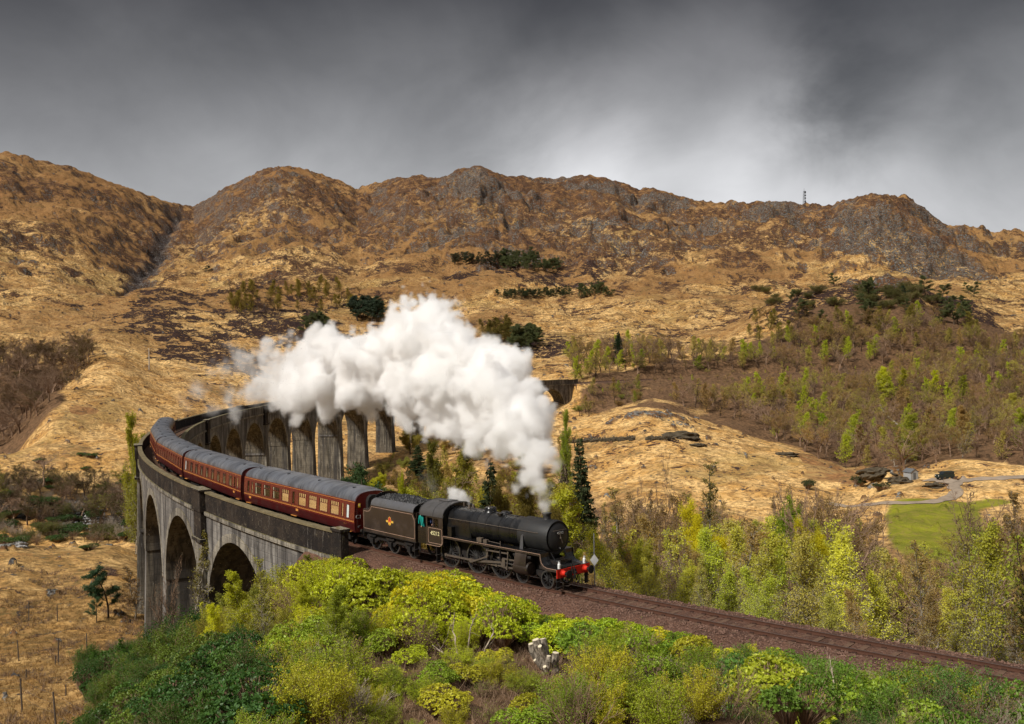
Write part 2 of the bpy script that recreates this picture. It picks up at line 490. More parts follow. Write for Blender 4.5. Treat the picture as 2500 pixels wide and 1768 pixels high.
# the big cliff under the right-hand dome and the crags of the knoll above the railway
def at(u, D, du, dD):
    return np.exp(-(((UU/1.0889-u)/du)**2 + ((DD-D)/dD)**2))
cliff = at(1960, 960, 150, 90) + at(2130, 900, 120, 80)*.9 + at(1740, 1120, 70, 60) + at(1080, 1110, 80, 90) + at(640, 1290, 80, 60)*.8 + at(1200, 930, 160, 50)*.6
rock = np.clip(np.maximum(rock, sst(cliff + rn*0.35, .45, .75)), 0, 1)
rock = np.maximum(rock, sst(at(1960, 640, 120, 30)+rn*.4, .7, .95)*.8)
rock = np.maximum(rock, sst(at(2060, 548, 130, 12)+rn*.3, .75, .95))
rock *= (DD < 1900)
P_ = 17.0
q = (H0 + rel + 8*fbm(PX/40, PY/40, 3))/P_
fr = q-np.floor(q)
stepd = (sst(fr, .55, .9) - fr)*P_
H = H0 + rel + small + rock*(stepd*1.25 + 3.4*np.abs(fbm(PX/9, PY/9, 3)) - .8 + 3.2*np.abs(fbm(PX/22, PY/22, 2)))*nearcrest
H = H + (ridged(PX/52+2, PY/52+7, 5)*5.0 + ridged(PX/21+4, PY/21+1, 3)*1.6)*sst(T, .10, .45)*np.clip(nearcrest, .25, 1)*(T < 1.4)*np.interp(dU_, [0, 380, 520, 2296], [.45, .45, 1, 1])
# small rock outcrops on the golden knoll and beside the hut
oc = at(1480, 335, 60, 10) + at(1540, 322, 42, 6) + .8*at(1400, 338, 60, 5)
outc = sst(oc*.8 + 0.9*fbm(PX/6, PY/6, 4), .62, .9)
H = H + outc*1.1
hutrock = at(1985, 268, 42, 9)
hr = sst(hutrock + .22*fbm(PX/8, PY/8, 3), .45, .75)
H = H + hr*3.0

# railway formation: embankments this side of the viaduct and beyond its far end
trs = np.concatenate([np.arange(-160, 24, 1.0), np.arange(398, 760, 2.0)])
tX, tY, tT = track(trs)
nearrow = np.where(DK < 640)[0]
sub = (slice(None), slice(0, nearrow[-1]+1))
sx, sy = PX[sub].ravel(), PY[sub].ravel()
lat = np.full(sx.shape, 1e9); sS = np.zeros(sx.shape)
for k0 in range(0, len(trs), 8):
    seg = slice(k0, min(k0+9, len(trs)))
    if trs[min(k0+8, len(trs)-1)]-trs[k0] > 50:
        continue
    x0, y0, x1, y1 = tX[seg][0], tY[seg][0], tX[seg][-1], tY[seg][-1]
    s0_, s1_ = trs[seg][0], trs[seg][-1]
    dx, dy = x1-x0, y1-y0; L = dx*dx+dy*dy
    if L < 1: continue
    t = np.clip(((sx-x0)*dx+(sy-y0)*dy)/L, 0, 1)
    sc_ = s0_+(s1_-s0_)*t
    cx_, cy_, ct_ = track(sc_)
    dist = np.hypot(sx-cx_, sy-cy_)
    better = dist < lat
    lat[better] = dist[better]; sS[better] = sc_[better]
shp = PX[sub].shape
lat = lat.reshape(shp); sS = sS.reshape(shp)
form = G_*sS - 0.62
cur = H[sub]
slope_up = form + np.clip(lat-3.4, 0, None)*0.22      # how high the ground may stand beside the line
slope_dn = form - np.clip(lat-3.4, 0, None)*0.62      # how low it may fall
farpart = sS > 200
slope_up = np.where(farpart, form + np.clip(lat-4, 0, None)*0.7, slope_up)
slope_dn = np.where(farpart, form - np.clip(lat-4, 0, None)*0.55, slope_dn)
endfade = sst(sS, 22, 23.9)*(sS < 200) + (1-sst(sS, 398.2, 400))*(sS > 200)
lim = np.clip(cur, slope_dn, slope_up)
lim = np.where(lat < 3.4, form, lim)
wgt = (1-sst(lat, 18, 34))*(1-endfade*1.0)
wgt = np.where(farpart, (1-sst(lat, 10, 26))*(1-endfade), wgt)
H[sub] = cur*(1-wgt) + lim*wgt
TRLAT = np.full(PX.shape, 1e9); TRLAT[sub] = lat
TRS = np.zeros(PX.shape); TRS[sub] = sS

def grid_lookup(A, x, y):
    dx, dy = np.asarray(x, float)-CAM[0], np.asarray(y, float)-CAM[1]
    D = np.hypot(dx, dy)
    a = YAW-np.arctan2(dy, dx)
    a = (a - AZ[0]) % (2*math.pi) + AZ[0]
    i = np.clip(np.searchsorted(AZ, a)-1, 0, NA-1); i2 = (i+1) % NA
    a2 = np.where(i+1 < NA, AZ[np.minimum(i+1, NA-1)], AZ[0]+2*math.pi)
    ta = np.clip((a-AZ[i])/(a2-AZ[i]), 0, 1)
    j = np.clip(np.searchsorted(DK, D)-1, 0, ND-2)
    td = np.clip((D-DK[j])/(DK[j+1]-DK[j]), 0, 1)
    return (A[i, j]*(1-ta)+A[i2, j]*ta)*(1-td) + (A[i, j+1]*(1-ta)+A[i2, j+1]*ta)*td
def ground(x, y):
    return float(grid_lookup(H, x, y))
def place(u, D):
    a = YAW-math.atan((u-1250)/FPX)
    x, y = CAM[0]+math.cos(a)*D, CAM[1]+math.sin(a)*D
    return x, y, ground(x, y)

# steep faces turn to bare rock; hollows get crevice shade put into the colour
gr = np.gradient(H, axis=1)/np.gradient(DK)[None, :]
gt = (np.roll(H, -1, 0)-np.roll(H, 1, 0))/(2*np.maximum(DD, 1)*(AZ_F[1]-AZ_F[0]))
slope_ = np.hypot(gr, gt)
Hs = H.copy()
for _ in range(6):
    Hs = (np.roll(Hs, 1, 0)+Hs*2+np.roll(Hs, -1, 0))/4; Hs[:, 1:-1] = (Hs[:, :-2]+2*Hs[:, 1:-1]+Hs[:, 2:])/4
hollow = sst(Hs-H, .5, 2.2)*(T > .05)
steep = sst(slope_, .72, 1.15)*(T > .05)
# what grows where; the heather mask also carries cloud shade
V_ = 884 - 0*UU
vv = 884 - ((H-CAM[2])/np.maximum(DD, 1))*FPX    # rough photo height, only used to lay out vegetation zones
dU = UU/1.0889
nZ = fbm(PX/210+5, PY/210+9, 3); nA = fbm(PX/60+11, PY/60+3, 4); nB = fbm(PX/22+1, PY/22+8, 4); nC = fbm(PX/7, PY/7, 3)
heath_shade = sst(nZ*.8+nA*.6+nB*.5 + np.interp(T, [0, .2, .45, .7, 1], [-.10, .12, .38, .58, .62]) + np.interp(dU, [0, 300, 420, 560, 760, 900, 1400, 1700, 2296], [-.28, -.25, -.1, .02, .22, .25, .15, .05, .15]), .12, .62)*(T > 0)  # heather, thickened uphill to stand in for cloud shade
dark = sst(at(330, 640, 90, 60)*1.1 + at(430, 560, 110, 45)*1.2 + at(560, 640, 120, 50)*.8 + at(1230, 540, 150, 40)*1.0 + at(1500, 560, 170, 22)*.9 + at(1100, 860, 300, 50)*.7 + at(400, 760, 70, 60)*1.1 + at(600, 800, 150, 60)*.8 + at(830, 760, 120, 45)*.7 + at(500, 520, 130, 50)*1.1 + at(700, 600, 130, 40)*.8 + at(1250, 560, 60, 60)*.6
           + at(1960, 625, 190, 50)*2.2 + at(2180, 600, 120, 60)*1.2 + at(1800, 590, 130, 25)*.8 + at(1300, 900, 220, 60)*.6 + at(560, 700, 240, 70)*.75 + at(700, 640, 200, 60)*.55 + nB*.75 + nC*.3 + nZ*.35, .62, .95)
patchy = sst(nB*.7+nA*.5, -.1, .45)*np.clip(sst(DD, 420, 520)+.35, 0, 1)*np.interp(dU, [0, 380, 560, 2296], [.45, .55, .95, 1])
bracken = np.clip(at(1900, 300, 170, 36)*1.1*sst(UU, 1800, 2000) + at(180, 365, 40, 9)*1.3 + at(1700, 405, 400, 25) + at(2200, 420, 260, 70) + sst(nA, .15, .5)*.35*(T > 0) + at(1100, 420, 200, 60)*.3, 0, 1)
bracken = sst(bracken + nB*.4, .4, .8)
_dk = np.interp(UU, [1400, 1600, 1760, 1900, 2060, 2200, 2500], [388, 368, 356, 330, 305, 290, 272])
_dt = np.interp(UU, [1410, 1600, 1700, 1900, 2000, 2636], [435, 468, 490, 560, 590, 600])
wood = sst(sst(UU+40*nB, 1340, 1470)*sst(DD-_dk, -8, 14)*(1-sst(DD-_dt, -12, 16)) + nB*.35 - .12*sst(dU, 0, 1)*(1-sst(dU, 1650, 1850)), .5, .8)
wood = np.maximum(wood, sst((1-sst(dU, 90, 200))*sst(DD, 335, 380)*(1-sst(DD, 470, 520)) + nB*.2, .5, .8))
green = sst(at(2085, 212, 110, 34)*1.7*(1-sst(DD, 237, 243))*sst(UU, 2120, 2150) + at(2230, 238, 60, 5)*.9 + nB*.12, .55, .7)
bank = (DD < 150)*sst(UU, 500, 760) + .62*sst(nB*.6+.35, .1, .5)*sst(UU, 800, 960)*sst(DD, 120, 150)*(1-sst(DD+.0*UU, np.interp(UU, [800, 1400, 1600, 2000], [335, 275, 215, 200]), np.interp(UU, [800, 1400, 1600, 2000], [390, 315, 240, 215])))                # brown undergrowth under the shrubs round the line
grey = np.clip(outc + hr*.75, 0, 1)
rk = np.clip(np.maximum(rock*.85+steep*.35, grey), 0, 1)
rk = np.clip(np.maximum(rk, steep*.75), 0, 1)
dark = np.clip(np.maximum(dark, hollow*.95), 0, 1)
gravelbed = np.exp(-(gd/13)**2)*sst(DD, 690, 760)*(1-sst(T, .9, 1.0))
ballast = np.zeros_like(H)

def build_ground():
    V = np.stack([PX, PY, H], -1)[:, 1:, :].reshape(-1, 3)
    nd = ND-1
    V = np.concatenate([V, [[CAM[0], CAM[1], H[0, 0]]]])
    i = np.arange(NA)[:, None]; j = np.arange(nd-1)[None, :]
    i2 = (i+1) % NA
    F = np.stack([i*nd+j, i2*nd+j, i2*nd+j+1, i*nd+j+1], -1).reshape(-1, 4)
    # orient upward: azimuth grows clockwise
    F = F[:, ::-1]
    me = fast_mesh('ground', V, F, [MAT['ground']], smooth=True, obj=False)
    def attr(name, r, g, b):
        a = np.zeros((len(V), 4), np.float32)
        for k, c in enumerate((r, g, b)):
            a[:-1, k] = np.clip(c, 0, 1)[:, 1:].reshape(-1)
        at_ = me.color_attributes.new(name, 'FLOAT_COLOR', 'POINT')
        at_.data.foreach_set('color', a.ravel())
    attr('ga', rk, heath_shade, dark)
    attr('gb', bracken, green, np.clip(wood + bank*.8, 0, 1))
    attr('gc', patchy, gravelbed, sst(DD, 150, 900))
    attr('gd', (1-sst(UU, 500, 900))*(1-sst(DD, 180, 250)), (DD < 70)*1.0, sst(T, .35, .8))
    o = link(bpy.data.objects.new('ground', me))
    tag(o, kind='structure')
    return o
# ------------------------------------------------------------------ materials
MAT = {}
def new_mat(name):
    m = bpy.data.materials.new(name); m.use_nodes = True
    t = m.node_tree; t.nodes.clear()
    N = NT(t)
    out = N.n('ShaderNodeOutputMaterial')
    MAT[name] = m
    return m, N, out
def pbsdf(N, out, col, rough=0.7, metal=0.0, normal=None, spec=0.4, **kw):
    b = N.n('ShaderNodeBsdfPrincipled')
    N.put(b.inputs['Base Color'], col)
    N.put(b.inputs['Roughness'], rough)
    N.put(b.inputs['Metallic'], metal)
    b.inputs['Specular IOR Level'].default_value = spec
    if normal is not None:
        N.put(b.inputs['Normal'], normal)
    for k, v in kw.items():
        N.put(b.inputs[k.replace('_', ' ')], v)
    N.t.links.new(b.outputs[0], out.inputs['Surface'])
    return b
def bump(N, h, strength=0.5, dist=0.1):
    b = N.n('ShaderNodeBump', {'Height': h, 'Strength': strength, 'Distance': dist})
    return b.outputs[0]
def simple(name, col, rough=0.6, metal=0.0, var=0.15, scale=3.0, spec=0.4, bmp=0.0, obj=False):
    m, N, out = new_mat(name)
    tcn = N.n('ShaderNodeTexCoord')
    n = N.noise(tcn.outputs['Object'], scale, 5, 0.6)
    f = N.m('ADD', N.m('MULTIPLY', N.m('SUBTRACT', n, 0.5), 2*var), 1.0)
    c = N.vm('SCALE', tuple(col), sc=f)
    nr = bump(N, n, bmp, 0.05) if bmp else None
    pbsdf(N, out, c, N.m('ADD', rough-0.06, N.m('MULTIPLY', n, 0.12)), metal, nr, spec)
    return m

# hillside and valley ground
m, N, out = new_mat('ground')
geo = N.n('ShaderNodeNewGeometry')
pos = geo.outputs['Position']
ga = N.n('ShaderNodeSeparateColor', {0: N.n('ShaderNodeAttribute', attribute_name='ga').outputs['Color']})
gb = N.n('ShaderNodeSeparateColor', {0: N.n('ShaderNodeAttribute', attribute_name='gb').outputs['Color']})
gc = N.n('ShaderNodeSeparateColor', {0: N.n('ShaderNodeAttribute', attribute_name='gc').outputs['Color']})
far = gc.outputs[2]
gd = N.n('ShaderNodeSeparateColor', {0: N.n('ShaderNodeAttribute', attribute_name='gd').outputs['Color']})
n1 = N.noise(pos, 0.016, 6, 0.6, 0.6)
n2 = N.noise(pos, 0.11, 6, 0.65, 0.5)
n3 = N.noise(pos, 0.75, 6, 0.68, 0.3)
n4 = N.noise(pos, 4.0, 4, 0.6)
streak = N.noise(N.vm('MULTIPLY', pos, (1, 1, 3.5)), 0.33, 6, 0.62, 1.2)
gold = N.mix(N.ss(n2, .38, .62), (.92, .60, .245), (.60, .325, .095))
gold = N.mix(N.ss(n3, .44, .60), gold, N.mix(.7, gold, (.24, .13, .045)))
gold = N.mix(N.ss(n1, .52, .64, 0, .45), gold, (.32, .23, .075))
gold = N.mix(N.ss(streak, .55, .70, 0, .75), gold, (.19, .095, .042))
gold = N.mix(N.ss(n4, .54, .70, 0, .6), gold, (.16, .095, .035))
mid_ = N.noise(N.vm('MULTIPLY', pos, (1, 1, 2.0)), .30, 6, .72, .8)
gold = N.mix(N.m('MULTIPLY', N.ss(mid_, .53, .58), N.m('ADD', .35, N.m('MULTIPLY', far, .55))), gold, (.13, .07, .035))
gold = N.mix(N.m('MULTIPLY', gd.outputs[0], N.ss(N.noise(pos, .13, 5, .65, .8), .40, .58, .35, .95)), gold, N.mix(N.ss(n3, .4, .6), (.33, .185, .062), (.17, .105, .035)))  # near left grass browner, corner darkening put into its colour
gold = N.mix(N.m('MULTIPLY', gd.outputs[2], .7), gold, (.27, .135, .05))  # upper slopes browned, cloud shade put into the colour
gold = N.mix(N.m('MULTIPLY', far, N.ss(N.noise(pos, .0065, 4, .55, .6), .46, .58, 0, .8)), gold, (.27, .135, .048))
brn = N.mix(N.ss(n3, .4, .6), (.175, .085, .040), (.070, .038, .022))
dkh = N.mix(N.ss(n3, .42, .62), (.055, .029, .021), (.024, .013, .012))
rockc = N.mix(N.ss(n3, .40, .60), (.075, .070, .062), (.27, .26, .235))
rockc = N.mix(N.ss(streak, .50, .62), rockc, (.05, .042, .038))
brak = N.mix(N.ss(n3, .38, .62), (.34, .16, .06), (.16, .07, .03)); brak = N.mix(N.ss(n2, .45, .6), brak, (.42, .26, .10))
grn = N.mix(N.ss(n2, .4, .6), (.25, .25, .018), (.17, .175, .018)); grn = N.mix(N.ss(n3, .45, .62, 0, .6), grn, (.26, .20, .05))
woodc = N.mix(N.ss(n3, .4, .6), (.19, .105, .055), (.10, .058, .030))
def thr(x, n, w=0.22, k=0.55):
    # noise-broken mask
    return N.ss(N.m('ADD', x, N.m('MULTIPLY', N.m('SUBTRACT', n, 0.5), k*2)), .5-w/2, .5+w/2)
fine2 = N.m('ADD', N.m('MULTIPLY', n2, .45), N.m('MULTIPLY', streak, .55))
c = gold
c = N.mix(N.m('MULTIPLY', thr(gb.outputs[0], n2), .9), c, brak)
c = N.mix(thr(N.m('MULTIPLY', gc.outputs[0], .60), fine2, .06, 2.6), c, N.mix(N.ss(n3, .4, .6), brn, dkh))
c = N.mix(N.m('MULTIPLY', N.ss(N.noise(pos, .055, 5, .6, .8), .54, .64), .6), c, N.mix(N.ss(n3, .4, .6), (.30, .15, .06), (.16, .12, .04)))
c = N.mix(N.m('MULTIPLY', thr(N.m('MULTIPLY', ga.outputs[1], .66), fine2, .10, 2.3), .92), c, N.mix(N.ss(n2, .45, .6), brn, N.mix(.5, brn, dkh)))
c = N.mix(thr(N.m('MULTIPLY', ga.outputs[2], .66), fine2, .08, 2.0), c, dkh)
fine = N.m('ADD', N.m('MULTIPLY', n3, .55), N.m('MULTIPLY', streak, .45))
c = N.mix(N.m('MULTIPLY', N.ss(ga.outputs[0], .05, .5), N.ss(n2, .40, .50, 0, .9)), c, brn)
c = N.mix(thr(N.m('MULTIPLY', ga.outputs[0], .56), fine, .06, 2.6), c, rockc)
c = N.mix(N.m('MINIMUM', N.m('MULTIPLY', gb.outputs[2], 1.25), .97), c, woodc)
c = N.mix(gb.outputs[1], c, grn)
c = N.mix(N.m('MULTIPLY', gc.outputs[1], thr(gc.outputs[1], n3)), c, N.mix(N.ss(n3, .5, .6), (.045, .03, .025), (.2, .19, .18)))
hb = N.m('ADD', N.m('MULTIPLY', n3, 1.3), N.m('ADD', N.m('MULTIPLY', n2, 3.0), N.m('MULTIPLY', n4, .14)))
hb = N.m('ADD', hb, N.m('MULTIPLY', N.m('MULTIPLY', ga.outputs[0], streak), 2.5))
bsc = N.m('ADD', .35, N.m('MULTIPLY', far, 1.4))
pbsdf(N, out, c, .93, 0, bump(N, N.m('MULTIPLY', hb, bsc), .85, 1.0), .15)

# weathered concrete of the viaduct
def concrete(name, light, dark_, lines):
    m, N, out = new_mat(name)
    geo = N.n('ShaderNodeNewGeometry'); pos = geo.outputs['Position']
    sp = N.n('ShaderNodeSeparateXYZ', {0: pos})
    n1 = N.noise(pos, .35, 6, .65, .4)
    n2 = N.noise(pos, 2.6, 6, .7)
    drip = N.noise(N.vm('MULTIPLY', pos, (1, 1, .07)), 2.1, 5, .7)
    drip2 = N.noise(N.vm('MULTIPLY', pos, (1, 1, .05)), .8, 4, .65, .3)
    c = N.mix(N.ss(n1, .36, .62), light, dark_)
    c = N.mix(N.ss(drip, .47, .60, 0, .85), c, tuple(x*.38 for x in dark_))
    c = N.mix(N.ss(drip2, .48, .62, 0, .75), c, (.040, .037, .037))
    # lime runs
    lime = N.m('MULTIPLY', N.ss(N.noise(N.vm('MULTIPLY', pos, (1, 1, .10)), 3.3, 4, .7), .635, .70), N.ss(n1, .44, .56))
    c = N.mix(N.m('MULTIPLY', lime, .85), c, (.52, .49, .43))
    c = N.mix(N.ss(n2, .58, .75, 0, .5), c, (.06, .055, .05))
    # shutter-board lines
    fz = N.m('FRACT', N.m('ADD', N.m('MULTIPLY', sp.outputs[2], 1/.6), N.m('MULTIPLY', n2, .12)))
    ln = N.ss(N.m('ABSOLUTE', N.m('SUBTRACT', fz, .5)), .44, .5)
    c = N.mix(N.m('MULTIPLY', ln, lines), c, tuple(x*.5 for x in dark_))
    # moss only on faces that look up
    up = N.n('ShaderNodeSeparateXYZ', {0: geo.outputs['Normal']}).outputs[2]
    moss = N.m('MULTIPLY', N.ss(up, .5, .8), N.ss(n2, .35, .55))
    mossc = N.mix(N.ss(N.noise(pos, 5, 3), .4, .6), (.10, .085, .022), (.20, .16, .08))
    c = N.mix(moss, c, mossc)
    h = N.m('SUBTRACT', N.m('ADD', N.m('MULTIPLY', n2, .5), N.m('MULTIPLY', n1, .4)), N.m('MULTIPLY', ln, .25))
    pbsdf(N, out, c, .92, 0, bump(N, h, .6, .12), .2)
    return m
concrete('concrete', (.25, .235, .215), (.135, .125, .118), .3)
concrete('intrados', (.20, .175, .135), (.11, .095, .073), .6)  # soffits and pier flanks, shade inside the arches put into the colour
concrete('parapet_inner', (.20, .185, .165), (.10, .092, .085), .3)
concrete('pier_stone', (.33, .30, .245), (.19, .17, .14), .4)
# the parapets are blackened by algae and smoke
m, N, out = new_mat('parapet')
geo = N.n('ShaderNodeNewGeometry'); pos = geo.outputs['Position']
n1 = N.noise(pos, .5, 6, .65); n2 = N.noise(pos, 3.2, 6, .7)
drip = N.noise(N.vm('MULTIPLY', pos, (1, 1, .09)), 3.0, 5, .7)
c = N.mix(N.ss(n1, .4, .6), (.036, .027, .021), (.016, .013, .012))
c = N.mix(N.ss(drip, .61, .68, 0, .7), c, (.24, .22, .19))
c = N.mix(N.ss(n2, .57, .68, 0, .6), c, (.15, .125, .085))
up = N.n('ShaderNodeSeparateXYZ', {0: geo.outputs['Normal']}).outputs[2]
c = N.mix(N.m('MULTIPLY', N.ss(up, .5, .8), .9), c, N.mix(N.ss(n2, .40, .60), (.15, .115, .045), (.26, .235, .19)))
pbsdf(N, out, c, .93, 0, bump(N, N.m('ADD', n2, N.m('MULTIPLY', n1, .5)), .7, .12), .2)
simple('coping', (.155, .125, .070), .9, 0, .9, 1.3, .2, .6)

# railway
def ballast_mat(name, a, b):
    m, N, out = new_mat(name)
    geo = N.n('ShaderNodeNewGeometry'); pos = geo.outputs['Position']
    vo = N.n('ShaderNodeTexVoronoi', {'Vector': pos, 'Scale': 9.0})
    n1 = N.noise(pos, .6, 5, .6); n2 = N.noise(pos, 14, 3, .6)
    c = N.mix(N.n('ShaderNodeSeparateColor', {0: vo.outputs['Color']}).outputs[0], a, b)
    c = N.mix(N.ss(n1, .45, .65, 0, .6), c, tuple(x*.6 for x in b))
    c = N.mix(N.ss(n2, .62, .7, 0, .6), c, (.34, .28, .24))
    c = N.mix(N.ss(vo.outputs[0], .0, .09, .6, 0), c, (.02, .012, .01))
    pbsdf(N, out, c, .95, 0, bump(N, N.m('SUBTRACT', 1, vo.outputs[0]), .9, .08), .2)
ballast_mat('ballast', (.165, .086, .056), (.085, .043, .029))
ballast_mat('ballast_brown', (.16, .09, .055), (.085, .045, .030))
simple('stone', (.17, .098, .072), .92, 0, .5, 1.5, .2)
simple('rail_side', (.095, .042, .026), .8, .2, .35, 6, .3)
simple('rail_top', (.26, .20, .165), .35, .9, .2, 4, .5)
simple('sleeper', (.135, .082, .055), .95, 0, .5, 5, .1, .5)
simple('chair_iron', (.06, .03, .022), .8, .3, .3, 8, .3)
simple('gravel_road', (.30, .235, .175), .95, 0, .35, .9, .2, .5)
m, N, out = new_mat('river_water')
pos = N.n('ShaderNodeNewGeometry').outputs['Position']
nn = N.noise(pos, 1.2, 4, .6)
pbsdf(N, out, N.mix(N.ss(nn, .55, .7), (.02, .017, .014), (.16, .16, .16)), .12, 0, bump(N, nn, .4, .1), .5)
# ------------------------------------------------------------------ ground, river, tracks, field
build_ground()

def strip(name, mat, ss_, offs, zf, parent=None, kind='structure', jitter=0.0, seed=1):
    """sheet following the line: offs lateral positions, zf(s, off) height"""
    rng = np.random.RandomState(seed)
    S, O = np.meshgrid(ss_, offs, indexing='ij')
    x, y, t = track(S)
    Oj = O + rng.uniform(-1, 1, O.shape)*jitter
    X = x - np.sin(t)*Oj; Y = y - np.cos(t)*Oj
    Z = zf(S, O, X, Y)
    n, m = S.shape
    V = np.stack([X, Y, Z], -1).reshape(-1, 3)
    i = np.arange(n-1)[:, None]; j = np.arange(m-1)[None, :]
    F = np.stack([i*m+j, i*m+j+1, (i+1)*m+j+1, (i+1)*m+j], -1).reshape(-1, 4)
    o = fast_mesh(name, V, F, [mat], parent, smooth=True)
    bm = bmesh.new(); bm.from_mesh(o.data)
    if sum(f.normal.z for f in bm.faces) < 0:
        bmesh.ops.reverse_faces(bm, faces=bm.faces)
    bm.to_mesh(o.data); bm.free()
    if kind: tag(o, kind=kind)
    return o
def ballast_z(S, O, X, Y):
    prof = np.interp(O, [-7, -5.2, -3.3, -1.9, -1.5, 1.5, 2.0, 3.6, 6.0, 9], [-2.3, -1.5, -.60, -.22, -.165, -.165, -.22, -.72, -1.6, -2.6])
    g = grid_lookup(H, X, Y)
    z = G_*S + prof + 0.05*fbm(X*1.2, Y*1.2, 3)
    edge = (np.abs(O) > 3.0)
    bury = (S > 9)*(O > 3.2)*(O-3.2)*sst(S, 9, 13)*.9
    z = np.where(edge, np.maximum(z, g+0.03), z)
    rim = (O <= -6.9) | (O >= 6.7)
    return np.where(rim, g-0.4, z-bury)
strip('ballast', MAT['ballast'], np.arange(-150, 24.2, .6), [-7, -6, -5.2, -4.4, -3.6, -3.0, -2.4, -1.9, -1.5, -.75, 0, .75, 1.5, 2.0, 2.5, 3.0, 3.6, 4.2, 4.8, 5.4, 6, 6.8], ballast_z, jitter=.12)
def ballast_far(S, O, X, Y):
    prof = np.interp(O, [-6, -3.3, -1.8, 1.8, 3.4, 8], [-2.0, -.62, -.2, -.2, -.7, -2.8])
    g = grid_lookup(H, X, Y)
    return np.where(np.abs(O) > 5.9, g-.4, np.maximum(G_*S+prof, g+.03))
strip('ballast', MAT['ballast_brown'], np.arange(399, 700, 3.0), [-6, -4.5, -3.3, -1.8, 0, 1.8, 3.4, 4.6, 6], ballast_far)
strip('ballast', MAT['ballast_brown'], np.arange(23.6, 402, 1.5), [-2.58, -1.7, 0, 1.7, 2.58], lambda S, O, X, Y: G_*S + np.where(abs(O) > 2, -.30, -.20) + .03*fbm(X, Y, 2))

# loose stones lying on the ballast shoulders
rng = np.random.RandomState(3)
def stones(name, n, fpos, smin, smax, mat, seed=1, kind='stuff'):
    rng = np.random.RandomState(seed)
    P3 = fpos(rng, n)
    n = len(P3)
    base_v = np.array([(1, 0, 0), (-1, 0, 0), (0, 1, 0), (0, -1, 0), (0, 0, 1), (0, 0, -1)], float)
    base_f = np.array([(0, 2, 4), (2, 1, 4), (1, 3, 4), (3, 0, 4), (2, 0, 5), (1, 2, 5), (3, 1, 5), (0, 3, 5)])
    sz = rng.uniform(smin, smax, (n, 1, 1))*rng.uniform(.6, 1.2, (n, 1, 3))
    V = base_v[None]*(1+rng.uniform(-.25, .25, (n, 6, 3)))*sz
    a = rng.uniform(0, 6.28, n); c, s_ = np.cos(a)[:, None], np.sin(a)[:, None]
    V = np.stack([V[..., 0]*c-V[..., 1]*s_, V[..., 0]*s_+V[..., 1]*c, V[..., 2]], -1) + P3[:, None, :]
    F = base_f[None]+np.arange(n)[:, None, None]*6
    o = fast_mesh(name, V.reshape(-1, 3), F.reshape(-1, 3), [mat])
    if kind: tag(o, kind=kind)
    return o
def bpos(rng, n):
    s = rng.uniform(-28, 14, n); o = rng.choice([-1, 1], n, p=[.3, .7])*rng.uniform(.9, 5.8, n)
    x, y, t = track(s); X = x-np.sin(t)*o; Y = y-np.cos(t)*o
    z = ballast_z(s, o, X, Y)+.01
    return np.stack([X, Y, z], -1)
stones('ballast_stones', 9000, bpos, .04, .085, MAT['stone'])

# ------------------------------------------------------------------ railway track: rails and sleepers
RT = empty('railway_track', tuple(tw(0.0, 0, -.2)))
tag(RT, 'single rusty railway line with two rails on wooden sleepers, curving over the viaduct', 'railway track')
RT.location = (0, 0, 0)
prof = [(-.075, -.16), (.075, -.16), (.075, -.13), (.015, -.11), (.015, -.045), (.036, -.03), (.036, 0), (-.036, 0), (-.036, -.03), (-.015, -.045), (-.015, -.11), (-.075, -.13)]
def rail(off, s_arr):
    n = len(prof); V = []; F = []; mi = []
    for k, s in enumerate(s_arr):
        for (o, z) in prof:
            V.append(tw(float(s), off+o, z))
        if k:
            for i in range(n):
                F.append(((k-1)*n+i, (k-1)*n+(i+1) % n, k*n+(i+1) % n, k*n+i)); mi.append(1 if i == 6 else 0)
    b = MB(); b.v = [tuple(v) for v in V]; b.f = F; b.mi = mi
    return b.build('rail', [MAT['rail_side'], MAT['rail_top']], RT)
SR = np.concatenate([np.arange(-150, 120, 1.5), np.arange(120, 700, 4)])
rail(.7535, SR); rail(-.7535, SR)
slm = MB().box((0, 0, 0), (.26, 2.6, .13)).v
b = MB().box((0, 0, 0), (.26, 2.6, .13))
for sgn in (-1, 1):
    for d in (-.13, .13):
        b.box((0, sgn*.7535+d, .085), (.2, .09, .06), 1)
sl0 = b.build('sleeper', [MAT['sleeper'], MAT['chair_iron']], RT)
rr = random.Random(5)
first = True
for k in range(62):
    s = -34 + k*.7
    o = sl0 if first else sl0.copy()
    if not first:
        COL.objects.link(o); o.parent = RT
    first = False
    p = tw(s, rr.uniform(-.03, .03), -.222)
    o.location = p; o.rotation_euler = (0, rr.uniform(-.01, .01), -float(track(s)[2])+rr.uniform(-.02, .02))
# the sleepers beyond: too many and too far to pick apart
mbS = MB()
for s in list(np.arange(9.6, 180, .75)) + list(np.arange(-60, -34.5, .75)):
    p = tw(float(s), 0, -.215); R3 = Matrix.Rotation(-float(track(s)[2]), 3, 'Z')
    mbS.box(p, (.26, 2.6, .13), 0, R3)
tag(mbS.build('sleeper', [MAT['sleeper']], RT), kind='stuff')

